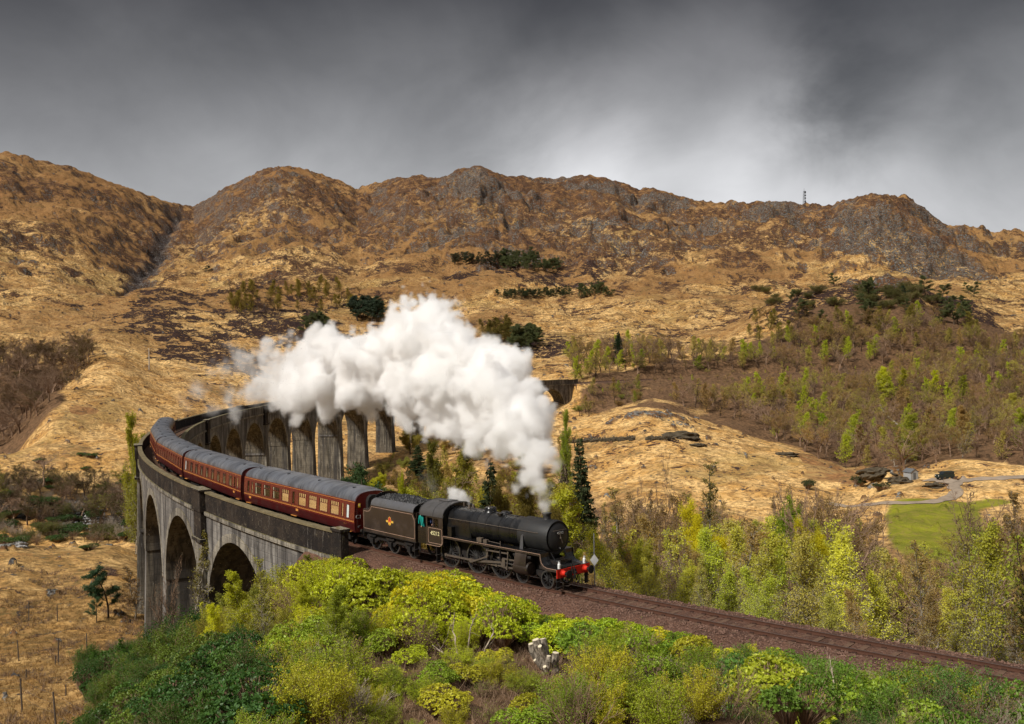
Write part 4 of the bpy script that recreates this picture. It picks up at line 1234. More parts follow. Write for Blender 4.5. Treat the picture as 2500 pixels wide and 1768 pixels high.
# motion on both sides
for sg in (-1, 1):
    a = CA if sg < 0 else CA+math.pi/2
    cx_, cz_ = math.cos(a)*.33, math.sin(a)*.33
    y = sg*.93
    pin = {x: (-x+cx_, R_D+cz_) for x in (5.46, 7.59, 10.03)}
    def bar(name, p, q, h0, h1, y, t=.05, mat='motion'):
        dx, dz = q[0]-p[0], q[1]-p[1]; L = math.hypot(dx, dz); nx, nz = -dz/L, dx/L
        P_ = [(p[0]+nx*h0, p[1]+nz*h0), (q[0]+nx*h1, q[1]+nz*h1), (q[0]-nx*h1, q[1]-nz*h1), (p[0]-nx*h0, p[1]-nz*h0)]
        bb_ = MB().extrude(P_, y-t/2, y+t/2)
        for (pt, hh) in ((p, h0), (q, h1)):
            bb_.tube((pt[0], y-t*.8, pt[1]), (pt[0], y+t*.8, pt[1]), hh*1.7, hh*1.7, 12)
        return bb_.build(name, [MAT[mat]], LO)
    bar('coupling_rod', pin[10.03], pin[7.59], .055, .055, y)
    bar('coupling_rod', pin[7.59], pin[5.46], .055, .055, y)
    xh = (-4.75+cx_*.9, 1.02)
    bar('connecting_rod', pin[7.59], xh, .075, .055, sg*1.03, .06)
    MB().box((xh[0], sg*1.03, 1.02), (.34, .16, .42)).build('crosshead', [MAT['motion']], LO)
    b = MB().box((-4.75, sg*1.03, 1.25), (1.5, .1, .07)).box((-4.75, sg*1.03, .79), (1.5, .1, .07)); b.build('slide_bar', [MAT['motion']], LO)
    MB().tube((xh[0], sg*1.03, 1.02), (-3.95, sg*1.03, 1.0), .035).build('piston_rod', [MAT['tyre']], LO)
    b = MB().lathe([(-3.92, 0), (-3.92, .36), (-3.85, .38), (-2.85, .38), (-2.78, .33), (-2.76, 0)], 'x', (0, sg*1.02, .98), 20)
    b.extrude([(sg*.62, .75), (sg*1.33, .80), (sg*1.37, 1.1), (sg*1.34, 1.55), (sg*1.25, 1.84), (sg*.62, 1.84)], -3.80, -2.88, 0, 'yz')
    b.build('cylinder', [MAT['tender_black']], LO, True)
    MB().lathe([(-4.05, 0), (-4.05, .12), (-2.62, .12), (-2.62, 0)], 'x', (0, sg*1.1, 1.62), 14).build('valve_chest', [MAT['grimy']], LO, True)
    xl = -6.35
    bar('expansion_link', (xl, 1.20), (xl+.03, 1.86), .055, .055, sg*1.08, .06)
    bar('radius_rod', (xl, 1.58), (-4.55, 1.60), .04, .04, sg*1.12, .04)
    bar('eccentric_rod', (pin[7.59][0]+.26, pin[7.59][1]-.02), (xl, 1.20), .035, .045, sg*1.14, .04)
    bar('combination_lever', (-4.5, 1.68), (-4.62, .72), .035, .03, sg*1.16, .04)
    bar('union_link', (-4.62, .74), (xh[0], .80), .03, .03, sg*1.14, .035)
    b = MB().box((-5.15, sg*1.0, 1.5), (.08, .4, .75)).box((-6.35, sg*1.0, 1.72), (.5, .35, .14)); b.build('motion_bracket', [MAT['grimy']], LO)
    b = MB()
    for xw in (5.46, 7.59, 10.03):
        b.box((-xw+1.0, sg*.74, .62), (.09, .1, .55))
    b.build('brake_block', [MAT['grimy']], LO)
    b = MB().box((-10.75, sg*1.15, .75), (.04, .3, 1.0)).box((-10.75, sg*1.15, .35), (.28, .32, .03)).box((-10.75, sg*1.15, .75), (.28, .32, .03)); b.build('footstep', [MAT['grimy']], LO)
# trailing frame and ashpan
MB().box((-9.3, 0, .85), (2.0, 1.3, .5)).build('ashpan', [MAT['grimy']], LO)
# cab
cab = MB()
def cabside(y0, y1):
    b = MB()
    zs0, zs1 = 1.25, 3.08
    wx = [(-11.62, -11.10), (-11.0, -10.52)]
    # lower sheet with the curved corner, then pillars round the two windows
    low = [(-10.12, 2.42), (-10.12, 1.62), (-10.17, 1.45), (-10.32, 1.31), (-10.5, 1.25), (-11.75, 1.25), (-11.75, 2.42)]
    b.extrude(low, y0, y1)
    for (a_, c_) in ((-10.12, -10.52), (-11.0, -11.10), (-11.62, -11.75)):
        b.extrude([(a_, 2.424), (a_, 2.96), (c_, 2.96), (c_, 2.424)], y0, y1)
    b.extrude([(-10.12, 2.964), (-10.12, 3.08), (-11.75, 3.08), (-11.75, 2.964)], y0, y1)
    return b
for sg in (-1, 1):
    cs = cabside(*sorted((sg*1.28, sg*1.31))).build('cab_side', [MAT['tender_black']], LO)
    ln = MB(); outline(ln, rpoly(-11.52, -10.22, 1.42, 2.34, .09), sg*1.312, .022, sg*.005); ln.build('lining', [MAT['lining']], cs)
    ln = MB(); outline(ln, [(-10.135, 1.955), (-10.135, 1.62), (-10.19, 1.45), (-10.33, 1.335), (-10.5, 1.275), (-11.74, 1.275)], sg*1.312, .022, sg*.005, False); ln.build('lining', [MAT['lining']], cs)
    text_mesh('number', '45212', .34, MAT['cream'], cs, (-10.87, sg*1.318, 2.03), ((-sg*-1 if False else (1 if sg < 0 else -1), 0, 0), (0, 0, 1)), .004, 1.02)
    fr = MB()
    outline(fr, [(-10.54, 2.44), (-10.98, 2.44), (-10.98, 2.94), (-10.54, 2.94)], sg*1.305, .05, sg*.012)
    wf = fr.build('window', [MAT['loco_black']], LO)
    MB().box((-10.76, sg*1.295, 2.69), (.42, .01, .48)).build('pane', [MAT['glass']], wf)
# cab front (spectacle plate) and roof
b = MB(); n = 17
arc = [(1.30*math.cos(math.pi*i/(n-1)), 3.05+.80*math.sin(math.pi*i/(n-1))**.85) for i in range(n)]
b.extrude([(1.28, 1.3)]+arc+[(-1.28, 1.3)], -10.16, -10.12, 0, 'yz'); b.build('cab_front', [MAT['loco_black']], LO)
b = MB(); V = []; F = []
for x in (-10.02, -12.35):
    for (y, z) in arc: V.append((x, y*1.045, z+.0)); 
    for (y, z) in arc: V.append((x, y*1.045, z+.045))
m_ = 2*n
for i in range(n-1):
    F += [(i, i+1, m_+i+1, m_+i), (n+i, m_+n+i, m_+n+i+1, n+i+1), (i, n+i, n+i+1, i+1), (m_+i, m_+i+1, m_+n+i+1, m_+n+i)]
F += [(0, m_, m_+n, n), (n-1, 2*n-1, m_+2*n-1, m_+n-1)]
b.add(V, F); cr_ = b.build('cab_roof', [MAT['cab_roof']], LO, True)
MB().box((-11.1, 0, 3.90), (.9, .8, .05)).build('roof_hatch', [MAT['cab_roof']], cr_)
b = MB()
for x in (-10.05, -11.0, -12.3):
    for i in range(n-1):
        b.tube((x, arc[i][0]*1.05, arc[i][1]+.05), (x, arc[i+1][0]*1.05, arc[i+1][1]+.05), .022, .022, 5)
for sg in (-1, 1):
    b.tube((-10.02, sg*1.19, 3.46), (-12.35, sg*1.19, 3.46), .02, .02, 5)
b.build('roof_rib', [MAT['cab_roof']], cr_)
for sg in (-1, 1):
    MB().box((-12.22, sg*1.2, 1.78), (.88, .04, 1.05)).build('cab_door', [MAT['loco_black']], LO)
MB().box((-11.4, 0, 1.55), (2.6, 2.3, .08)).box((-12.6, 0, 2.0), (.05, 2.3, .9)).box((-10.35, 0, 2.3), (.3, 1.4, 1.4)).build('cab_floor', [MAT['grimy']], LO)
place_vehicle(LO, 3.0, 9.6, -3.0)

# ------------------------------------------------------------------ tender
TE = empty('tender')
tag(TE, 'black lined tender heaped with coal, coupled between the cab and the first maroon coach', 'tender')
for sg in (-1, 1):
    y0, y1 = sorted((sg*1.27, sg*1.31))
    sh = [(-12.85, 1.22), (-12.85, 2.62), (-13.0, 2.80), (-13.1, 3.05), (-18.05, 3.05), (-18.15, 2.85), (-18.35, 2.70), (-18.95, 2.68), (-18.98, 1.22)]
    ts = MB().extrude(sh, y0, y1).build('side_sheet', [MAT['tender_black']], TE)
    li = [(-12.95, 1.42), (-12.95, 2.60), (-13.1, 2.78), (-13.18, 2.94), (-17.93, 2.94), (-18.03, 2.75), (-18.27, 2.60), (-18.5, 2.57), (-18.88, 2.57), (-18.88, 1.42)]
    ln = MB(); outline(ln, li, sg*1.312, .024, sg*.005); ln.build('lining', [MAT['lining']], ts)
    # curved-in upper sheet
    prof2 = [(1.30, 3.05), (1.285, 3.18), (1.22, 3.32), (1.08, 3.44), (.90, 3.50)]
    b = MB(); V = []; F = []
    for x, k in ((-13.1, 0), (-18.0, 0)):
        for (y, z) in prof2: V.append((x, sg*y, z))
    for i in range(4): F.append((i, i+1, 5+i+1, 5+i))
    b.add(V, F); V2 = [(v[0], v[1]-sg*.03, v[2]-.03) for v in V]; b.add(V2, F)
    b.build('upper_sheet', [MAT['tank_top']], ts, True)
    # crest: red oval under a gold crown, with a gold bar each side
    cx0 = -15.75; z0 = 2.22
    em = MB()
    em.v = []; ov = [(cx0+.17*math.cos(t), z0+.27*math.sin(t)) for t in np.linspace(0, 2*math.pi, 21)[:-1]]
    em.extrude(ov, *sorted((sg*1.311, sg*1.317)))
    e1 = em.build('crest', [MAT['crest_red']], ts)
    em = MB(); outline(em, ov, sg*1.318, .03, sg*.004)
    em.extrude([(cx0-.14, z0-.22), (cx0+.14, z0-.22), (cx0+.16, z0-.06), (cx0+.08, z0-.12), (cx0, z0-.02), (cx0-.08, z0-.12), (cx0-.16, z0-.06)], *sorted((sg*1.318, sg*1.323)))
    for s2 in (-1, 1):
        em.extrude([(cx0+s2*.18, z0-.10), (cx0+s2*.18, z0+.03), (cx0+s2*.42, z0+.03), (cx0+s2*.42, z0-.10)], *sorted((sg*1.312, sg*1.318)))
    em.lathe([(sg*1.319, .055), (sg*1.324, .055)], 'y', (cx0, 0, z0+.12), 12)
    em.build('crest_gilding', [MAT['gold']], e1)
    # underframe
    b = MB().extrude([(-12.75, .62), (-12.75, 1.18), (-19.0, 1.18), (-19.0, .70), (-18.6, .5), (-17.9, .5), (-17.5, .75), (-16.6, .75), (-16.3, .5), (-15.7, .5), (-15.4, .75), (-14.5, .75), (-14.2, .5), (-13.5, .5), (-13.2, .62)], *sorted((sg*.98, sg*1.02)))
    for xw in (13.85, 16.0, 18.2):
        b.box((-xw, sg*1.08, .62), (.34, .2, .34)).box((-xw, sg*1.1, 1.0), (.95, .1, .10)).box((-xw, sg*1.1, .92), (.7, .1, .06))
    b.box((-15.9, sg*1.2, 1.20), (6.15, .2, .06))
    b.build('tender_frame', [MAT['grimy']], TE)
    for xw in (13.85, 16.0, 18.2):
        wheel('tender_wheel', .64, sg*.74, -xw, 12, TE)
    b = MB().box((-13.0, sg*1.15, .72), (.04, .3, .95)).box((-13.0, sg*1.15, .32), (.26, .32, .03)).box((-13.0, sg*1.15, .75), (.26, .32, .03)); b.build('footstep', [MAT['grimy']], TE)
b = MB().box((-15.9, 0, 1.95), (6.05, 2.5, 1.46)).box((-18.5, 0, 2.68), (.95, 2.5, .05)).box((-12.9, 0, 2.4), (.05, 2.4, 1.3))
b.box((-19.0, 0, 1.95), (.04, 2.56, 1.44)).box((-18.05, 0, 3.0), (.05, 2.4, .75))
b.build('tank', [MAT['tender_black']], TE)
# raised arc plate behind the coal and one at the front
for x, h in ((-18.0, .42), (-13.15, .18)):
    pa = [(1.0*math.cos(math.pi*i/12)*1.0, 3.42+h*math.sin(math.pi*i/12)) for i in range(13)]
    MB().extrude(pa+[(-1.0, 3.1), (1.0, 3.1)], x-.02, x+.02, 0, 'yz').build('coal_plate', [MAT['loco_black']], TE)
b = MB().box((-19.02, 0, 1.03), (.05, 2.5, .42))
for sg in (-1, 1):
    b.lathe([(-19.4, 0), (-19.39, .2), (-19.35, .22), (-19.33, .08), (-19.05, .1)], 'x', (0, sg*.87, 1.05), 16)
b.build('rear_beam', [MAT['grimy']], TE)
place_vehicle(TE, 13.4, 18.2, -13.4)
# coal: a heap of lumps
def lumps(name, pts, szf, mat, seed):
    rng = np.random.RandomState(seed)
    n = len(pts); pts = np.array(pts)
    base_v = np.array([(1, 0, 0), (-1, 0, 0), (0, 1, 0), (0, -1, 0), (0, 0, 1), (0, 0, -1), (.7, .7, .5), (-.7, -.6, .55)], float)
    base_f = np.array([(0, 6, 4), (0, 2, 6), (2, 4, 6), (2, 1, 4), (1, 7, 4), (1, 3, 7), (3, 4, 7), (3, 0, 4), (2, 0, 5), (1, 2, 5), (3, 1, 5), (0, 3, 5)])
    sz = rng.uniform(*szf, (n, 1, 1))*rng.uniform(.6, 1.2, (n, 1, 3))
    V = base_v[None]*(1+rng.uniform(-.3, .3, (n, 8, 3)))*sz + pts[:, None, :]
    F = base_f[None]+np.arange(n)[:, None, None]*8
    return fast_mesh(name, V.reshape(-1, 3), F.reshape(-1, 3), [mat])
rng = np.random.RandomState(8); pts = []
for _ in range(1500):
    x = rng.uniform(-17.95, -13.2); y = rng.uniform(-1.0, 1.0)
    hgt = 3.30+.42*max(0, 1-(y/1.05)**2)*np.interp(x, [-17.95, -17, -15, -13.2], [.55, .85, 1, .55])+.05*rng.rand()
    pts.append((x, y, hgt-.05))
cl_ = lumps('coal', pts, (.06, .14), MAT['coal'], 4)
cl_.location = TE.location; cl_.rotation_euler = TE.rotation_euler
tag(cl_, kind='stuff')

# ------------------------------------------------------------------ headlamps
def lamp(loc, label):
    o = empty('headlamp')
    tag(o, label, 'lamp')
    MB().tube((0, 0, 0), (0, 0, .22), .085, .085, 14).tube((0, 0, .22), (0, 0, .30), .085, .045, 14).tube((0, 0, .30), (0, 0, .34), .055, .055, 12).build('case', [MAT['lamp_white']], o, True)
    MB().lathe([(.07, .065), (.105, .065), (.11, 0)], 'x', (0, 0, .12), 14).build('lens', [MAT['glass']], o, True)
    b = MB()
    for i in range(8):
        a, c = math.pi*i/8, math.pi*(i+1)/8
        b.tube((0, math.cos(a)*.07, .33+math.sin(a)*.08), (0, math.cos(c)*.07, .33+math.sin(c)*.08), .008, .008, 5)
    b.build('handle', [MAT['lamp_white']], o)
    M4 = Matrix.LocRotScale(LO.location, LO.rotation_euler, None)
    o.location = M4 @ Vector(loc); o.rotation_euler = LO.rotation_euler
lamp((-.62, -1.02, 1.30), 'white oil lamp above the near buffer on the red beam')
lamp((-.62, .98, 1.30), 'white oil lamp above the far buffer on the red beam')
# ------------------------------------------------------------------ coaches
BL = 19.66; HB = 1.385
side_prof = [(1.30, .98), (1.345, 1.15), (1.385, 1.55), (1.392, 1.90), (1.375, 2.30), (1.335, 2.80), (1.295, 3.10)]
def yat(z):
    return float(np.interp(z, [p[1] for p in side_prof], [p[0] for p in side_prof]))
def roof_prof():
    P_ = []
    for i in range(19):
        a = math.pi*i/18
        c, s_ = math.cos(a), math.sin(a)
        P_.append((math.copysign(abs(c)**.80, c)*1.31, 3.08+.78*s_**.92))
    return P_
def coach(label, wins, doors, front=False, blinds=()):
    """wins: list of (centre x, width, kind); x from 0 (front end) to -BL"""
    C_ = empty('coach'); tag(C_, label, 'railway coach', 'maroon coaches of the train')
    ZL, ZH = 1.88, 2.83
    for sg in (-1, 1):
        holes = sorted([(x-w/2, x+w/2) for (x, w, *_r) in wins])
        # lower and upper body strips
        def strip_(x0, x1, zs, mat, name=None):
            V = []; 
            for x in (x0, x1):
                for z in zs: V.append((x, sg*yat(z), z))
            n = len(zs); F = [(i, i+1, n+i+1, n+i) for i in range(n-1)]
            return V, F
        b = MB()
        V, F = strip_(-BL, 0, [.98, 1.15, 1.55], 'maroon_shaded'); b.add(V, F, 1)
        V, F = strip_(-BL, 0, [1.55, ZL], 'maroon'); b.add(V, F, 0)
        V, F = strip_(-BL, 0, [ZH, 3.10], 'maroon'); b.add(V, F, 0)
        xs = [-BL]+[q for h in holes for q in h]+[0]
        for i in range(0, len(xs), 2):
            V, F = strip_(xs[i], xs[i+1], [ZL, 2.3, ZH], 'maroon'); b.add(V, F, 0)
        bs = b.build('body_side', [MAT['maroon'], MAT['maroon_shaded']], C_)
        sd = bs.modifiers.new('t', 'SOLIDIFY'); sd.thickness = .05; sd.offset = 0
        # straw lines
        for z, w in ((1.70, .035), (1.76, .014), (3.02, .022)):
            y = yat(z)
            MB().box((-BL/2, sg*(y+.028), z), (BL-.1, .006, w)).build('straw_line', [MAT['straw']], C_)
        for wi, (x, w, kind) in enumerate(wins):
            f = MB(); t = .035
            y0 = yat(2.33)
            slope = lambda z: sg*(yat(z)+.018)
            def fbox(xa, xb, za, zb, th=.03):
                V = [(xa, slope(za)+sg*th, za), (xb, slope(za)+sg*th, za), (xb, slope(zb)+sg*th, zb), (xa, slope(zb)+sg*th, zb),
                     (xa, slope(za)-sg*.03, za), (xb, slope(za)-sg*.03, za), (xb, slope(zb)-sg*.03, zb), (xa, slope(zb)-sg*.03, zb)]
                f.add(V, [(0, 1, 2, 3), (4, 7, 6, 5), (0, 4, 5, 1), (1, 5, 6, 2), (2, 6, 7, 3), (3, 7, 4, 0)])
            fbox(x-w/2, x+w/2, ZL, ZL+t); fbox(x-w/2, x+w/2, ZH-t, ZH)
            fbox(x-w/2, x-w/2+t, ZL+t, ZH-t); fbox(x+w/2-t, x+w/2, ZL+t, ZH-t)
            if kind == 'big':
                fbox(x-w/2+t, x+w/2-t, 2.50, 2.53)
                for q in (-.25, 0, .25): fbox(x+q*w-.012, x+q*w+.012, 2.53, ZH-t, .02)
            elif kind == 'mid':
                fbox(x-w/2+t, x+w/2-t, 2.52, 2.55); fbox(x-.012, x+.012, 2.55, ZH-t, .02)
            fo = f.build('window', [MAT['maroon']], C_)
            V = [(x-w/2+t, slope(ZL), ZL+t), (x+w/2-t, slope(ZL), ZL+t), (x+w/2-t, slope(ZH), ZH-t), (x-w/2+t, slope(ZH), ZH-t)]
            mat = 'door_blind' if kind == 'blind' else 'glass'
            MB().add(V, [(0, 1, 2, 3)]).build('pane', [MAT[mat]], fo)
            if kind in ('big', 'mid'):
                cb = MB()
                for q in (-1, 1):
                    cb.box((x+q*(w/2-.06), sg*(yat(2.3)-.06), 2.33), (.24 if kind == 'big' else .13, .03, .86))
                cb.build('curtain', [MAT['curtain']], fo)
                # dark sliding ventilators of the upper light
                vb = MB()
                for q in ((-.13, .13) if kind == 'big' else (0,)):
                    vb.box((x+q*w, sg*(yat(2.65)-.005), 2.66), (w*.22 if kind == 'big' else w*.7, .012, .20))
                vb.build('ventilator_pane', [MAT['hat_dark']], fo)
        for xd in doors:
            ln = MB()
            for (za, zb) in ((1.05, 1.55), (1.55, 2.3), (2.3, 3.02)):
                for xx in (xd-.36, xd+.36):
                    V = [(xx-.008, sg*(yat(za)+.026), za), (xx+.008, sg*(yat(za)+.026), za), (xx+.008, sg*(yat(zb)+.026), zb), (xx-.008, sg*(yat(zb)+.026), zb)]
                    ln.add(V+[(v[0], v[1]+sg*.004, v[2]) for v in V], [(0, 1, 2, 3), (4, 7, 6, 5), (0, 1, 5, 4), (2, 3, 7, 6), (1, 2, 6, 5), (3, 0, 4, 7)])
            ln.tube((xd-.28, sg*1.43, 1.72), (xd-.28, sg*1.43, 1.80), .02, .02, 6)
            ln.box((xd, sg*1.40, .99), (.9, .1, .03), 1)
            ln.build('door', [MAT['hat_dark'], MAT['straw']], C_)
    # roof
    rp = roof_prof(); b = MB(); V = []; n = len(rp)
    xs_ = [0.0, -.10, -.35, -1.0, -BL/2, -BL+1.0, -BL+.35, -BL+.10, -BL]
    for x in xs_:
        e = min(-x, BL+x); k = 1-.05*max(0, 1-e/.35)**2; dz = -.22*max(0, 1-e/1.0)**2
        for (y, z) in rp: V.append((x, y*k, 3.08+(z-3.08)*(1+dz)))
    F = []
    for j in range(len(xs_)-1):
        for i in range(n-1): F.append((j*n+i, j*n+i+1, (j+1)*n+i+1, (j+1)*n+i))
    b.add(V, F); ro = b.build('roof', [MAT['coach_roof']], C_, True)
    b = MB()
    for k in range(1, 9):
        x = -BL*k/9
        for i in range(n-1):
            b.tube((x, rp[i][0]*1.004, rp[i][1]+.004), (x, rp[i+1][0]*1.004, rp[i+1][1]+.004), .012, .012, 4, False)
    tag(b.build('roof_seam', [MAT['coach_roof']], ro), kind='stuff')
    for k in range(7):
        x = -1.6-k*(BL-3.2)/6
        y = -.52 if k % 2 == 0 else .45
        MB().tube((x, y, 3.70), (x, y, 3.84), .10, .13, 10).tube((x, y, 3.84), (x, y, 3.87), .15, .10, 10).build('roof_ventilator', [MAT['hat_dark']], ro, True)
    # ends
    ep = [(p[0], p[1]) for p in side_prof]
    full = [(y, z) for (y, z) in ep] + [(y, z) for (y, z) in rp[1:-1]] + [(-y, z) for (y, z) in reversed(ep)]
    for x0, x1 in ((-.05, -.01), (-BL+.01, -BL+.05)):
        eo = MB().extrude([(y*.985, z if z < 3.1 else 3.08+(z-3.08)*.8) for y, z in full], x0, x1, 0, 'yz').build('body_end', [MAT['maroon_shaded' if not front else 'maroon']], C_)
        xe = x1 if x0 > -1 else x0
        s_ = 1 if x0 > -1 else -1
        g = MB(); wl = [(.50, 1.2), (.50, 3.05), (.42, 3.30), (.2, 3.45), (-.2, 3.45), (-.42, 3.30), (-.50, 3.05), (-.50, 1.2)]
        g.extrude(wl, min(xe, xe+s_*.34), max(xe, xe+s_*.34), 0, 'yz')
        g.build('gangway', [MAT['grimy']], eo)
        b = MB()
        for q in (-1, 1):
            b.lathe([(xe, .12), (xe+s_*.3, .09), (xe+s_*.36, .2), (xe+s_*.38, 0)], 'x', (0, q*.87, 1.05), 14)
        b.build('buffer', [MAT['grimy']], C_)
    # floor, underframe, interior
    MB().box((-BL/2, 0, 1.05), (BL-.1, 2.5, .1)).box((-BL/2, 0, .90), (BL-.2, 2.2, .18)).box((-BL/2-1, 0, .62), (2.2, 1.9, .4)).box((-BL/2+2.4, -.6, .65), (1.2, .6, .35)).build('underframe', [MAT['grimy']], C_)
    st0 = None
    for k, (x, w, kind) in enumerate(wins):
        if kind != 'big' and kind != 'mid': continue
        for sg in (-1, 1):
            sb_ = MB()
            sb_.box((x+w*.62, sg*.78, 1.75), (.12, .95, 1.1)).box((x+w*.42, sg*.78, 1.42), (.4, .95, .12))
            sb_.build('seat', [MAT['interior']], C_)
    # bogies
    for xb in (-2.6, -BL+2.6):
        bg_ = MB()
        for q in (-1, 1):
            bg_.extrude([(xb-1.9, .62), (xb-1.9, .80), (xb+1.9, .80), (xb+1.9, .62), (xb+.9, .36), (xb-.9, .36)], *sorted((q*.98, q*1.04)))
            for w_ in (-1.3, 1.3):
                bg_.box((xb+w_, q*1.06, .48), (.3, .16, .3), 0)
        bo_ = bg_.build('bogie', [MAT['grimy']], C_)
        for q in (-1, 1):
            for w_ in (-1.3, 1.3):
                MB().lathe([(q*.67, 0), (q*.67, .46), (q*.80, .45), (q*.80, 0)], 'y', (xb+w_, 0, .46), 20).build('wheel', [MAT['wheel_black']], bo_, True)
                if front and q < 0 and xb > -5 and w_ < 0:
                    MB().lathe([(q*1.14, 0), (q*1.14, .12), (q*1.17, .12), (q*1.17, 0)], 'y', (xb+w_, 0, .48), 14).build('axle_cap', [MAT['yellow']], bo_)
    return C_
W1 = [(-.95, .42, 'blind'), (-1.75, .32, 'slim')] + [(-2.95-1.78*i, 1.34, 'big') for i in range(4)] + [(-9.83, .42, 'slim')] + [(-11.35-1.78*i, 1.34, 'big') for i in range(4)] + [(-BL+1.75, .32, 'slim'), (-BL+.95, .42, 'slim')]
D1 = [-.95, -9.83, -BL+.95]
W2 = [(-.95, .42, 'slim'), (-1.75, .40, 'slim')] + [(-3.0-1.93*i, .95, 'mid') for i in range(8)] + [(-BL+1.75, .55, 'slim'), (-BL+.95, .42, 'blind')]
D2 = [-.95, -BL+.95]
W3 = [(-.95, .42, 'slim')] + [(-2.35-1.66*i, .72, 'mid') for i in range(10)] + [(-BL+.95, .42, 'slim')]
coaches = []
info = [
 ('first maroon coach behind the tender, marked C1 on its end, with eight large windows', W1, D1, True),
 ('second maroon coach from the engine, nine narrower windows, entirely on the viaduct', W2, D2, False),
 ('third maroon coach from the engine, dark side, where the train bends round the curve', W3, D2, False),
 ('fourth maroon coach, its side turned almost away at the left edge of the viaduct', W3, D2, False),
 ('rearmost maroon coach, only its grey roof showing at the top of the bend', W3, D2, False)]
sfront = 19.72
for k, (lb, w, d, fr) in enumerate(info):
    c = coach(lb, w, d, fr)
    s0 = sfront + k*20.42
    place_vehicle(c, s0+2.6, s0+BL-2.6, -2.6)
    coaches.append(c)
c1 = coaches[0]
text_mesh('coach_number', 'C1', .36, MAT['white'], c1, (.0, -1.08, 2.02), ((0, 1, 0), (0, 0, 1)), .004)
MB().box((0, -1.0, 2.80), (.01, .17, .26)).build('sticker', [MAT['yellow']], c1)
MB().box((.008, -1.0, 2.82), (.008, .10, .12)).build('sticker_print', [MAT['cream']], c1)
MB().box((.0, -1.05, 1.42), (.008, .14, .02)).box((.0, -1.1, 1.34), (.008, .10, .06)).build('stencil', [MAT['white']], c1)
text_mesh('coach_number', 'SC 99', .20, MAT['straw'], c1, (-1.35, -1.40, 1.50), ((1, 0, 0), (0, 0, 1)), .003)
for cc, xx in ((c1, -9.2), (c1, -BL+1.3), (coaches[1], -2.0)):
    MB().box((xx, -1.415, 1.48), (.42, .012, .17)).build('transfer', [MAT['straw']], cc)
# a red tail of handrails on the coach end
MB().tube((.02, -1.2, 1.2), (.02, -1.2, 2.6), .014, .014, 5).build('handrail', [MAT['grimy']], c1)

# ------------------------------------------------------------------ crew
def figure(name, label, chain, radii, coat, head, face_dir, hat, parent_M, hair=None):
    """one continuous skinned body; chain: dict of joints, edges between them"""
    J, E = chain
    me = bpy.data.meshes.new(name)
    names = list(J)
    me.from_pydata([J[k] for k in names], [(names.index(a), names.index(b)) for a, b in E], [])
    o = bpy.data.objects.new(name, me); COL.objects.link(o)
    sk = o.modifiers.new('s', 'SKIN'); sk.use_smooth_shade = True
    for i, k in enumerate(names):
        r = radii.get(k, .06)
        me.skin_vertices[0].data[i].radius = (r, r) if np.isscalar(r) else r
    me.skin_vertices[0].data[names.index('pelvis')].use_root = True
    sb_ = o.modifiers.new('u', 'SUBSURF'); sb_.levels = 1; sb_.render_levels = 1
    dg = bpy.context.evaluated_depsgraph_get()
    m2 = bpy.data.meshes.new_from_object(o.evaluated_get(dg)); m2.name = name
    bpy.data.objects.remove(o)
    m2.materials.clear(); m2.materials.append(coat); m2.materials.append(MAT['skin'])
    hz = J['neck'][2]
    for p in m2.polygons:
        c = p.center
        p.material_index = 1 if (c.z > hz+.01 or (Vector(J['hand'])-c).length < .11) else 0
        p.use_smooth = True
    o = bpy.data.objects.new(name, m2); COL.objects.link(o)
    tag(o, label, 'person')
    o.matrix_world = parent_M
    h = Vector(J['head'])
    MB().lathe([(h.z+.03, .115), (h.z+.12, .11), (h.z+.15, .07), (h.z+.155, 0)], 'z', (h.x, h.y, 0), 14).box((h.x+face_dir[0]*.11, h.y+face_dir[1]*.11, h.z+.04), (.12, .12, .02)).build('cap', [hat], o, True)
    f = Vector((*face_dir, 0)).normalized(); r = Vector((f.y, -f.x, 0))
    fb_ = MB().tube(h+f*.09, h+f*.135+Vector((0, 0, -.02)), .02, .012, 6)
    for q in (-1, 1): fb_.tube(h+f*.095+r*q*.035+Vector((0, 0, .02)), h+f*.108+r*q*.035+Vector((0, 0, .02)), .011, .009, 6)
    fb_.build('face', [MAT['skin']], o)
    return o
ME = Matrix.LocRotScale(LO.location, LO.rotation_euler, None)
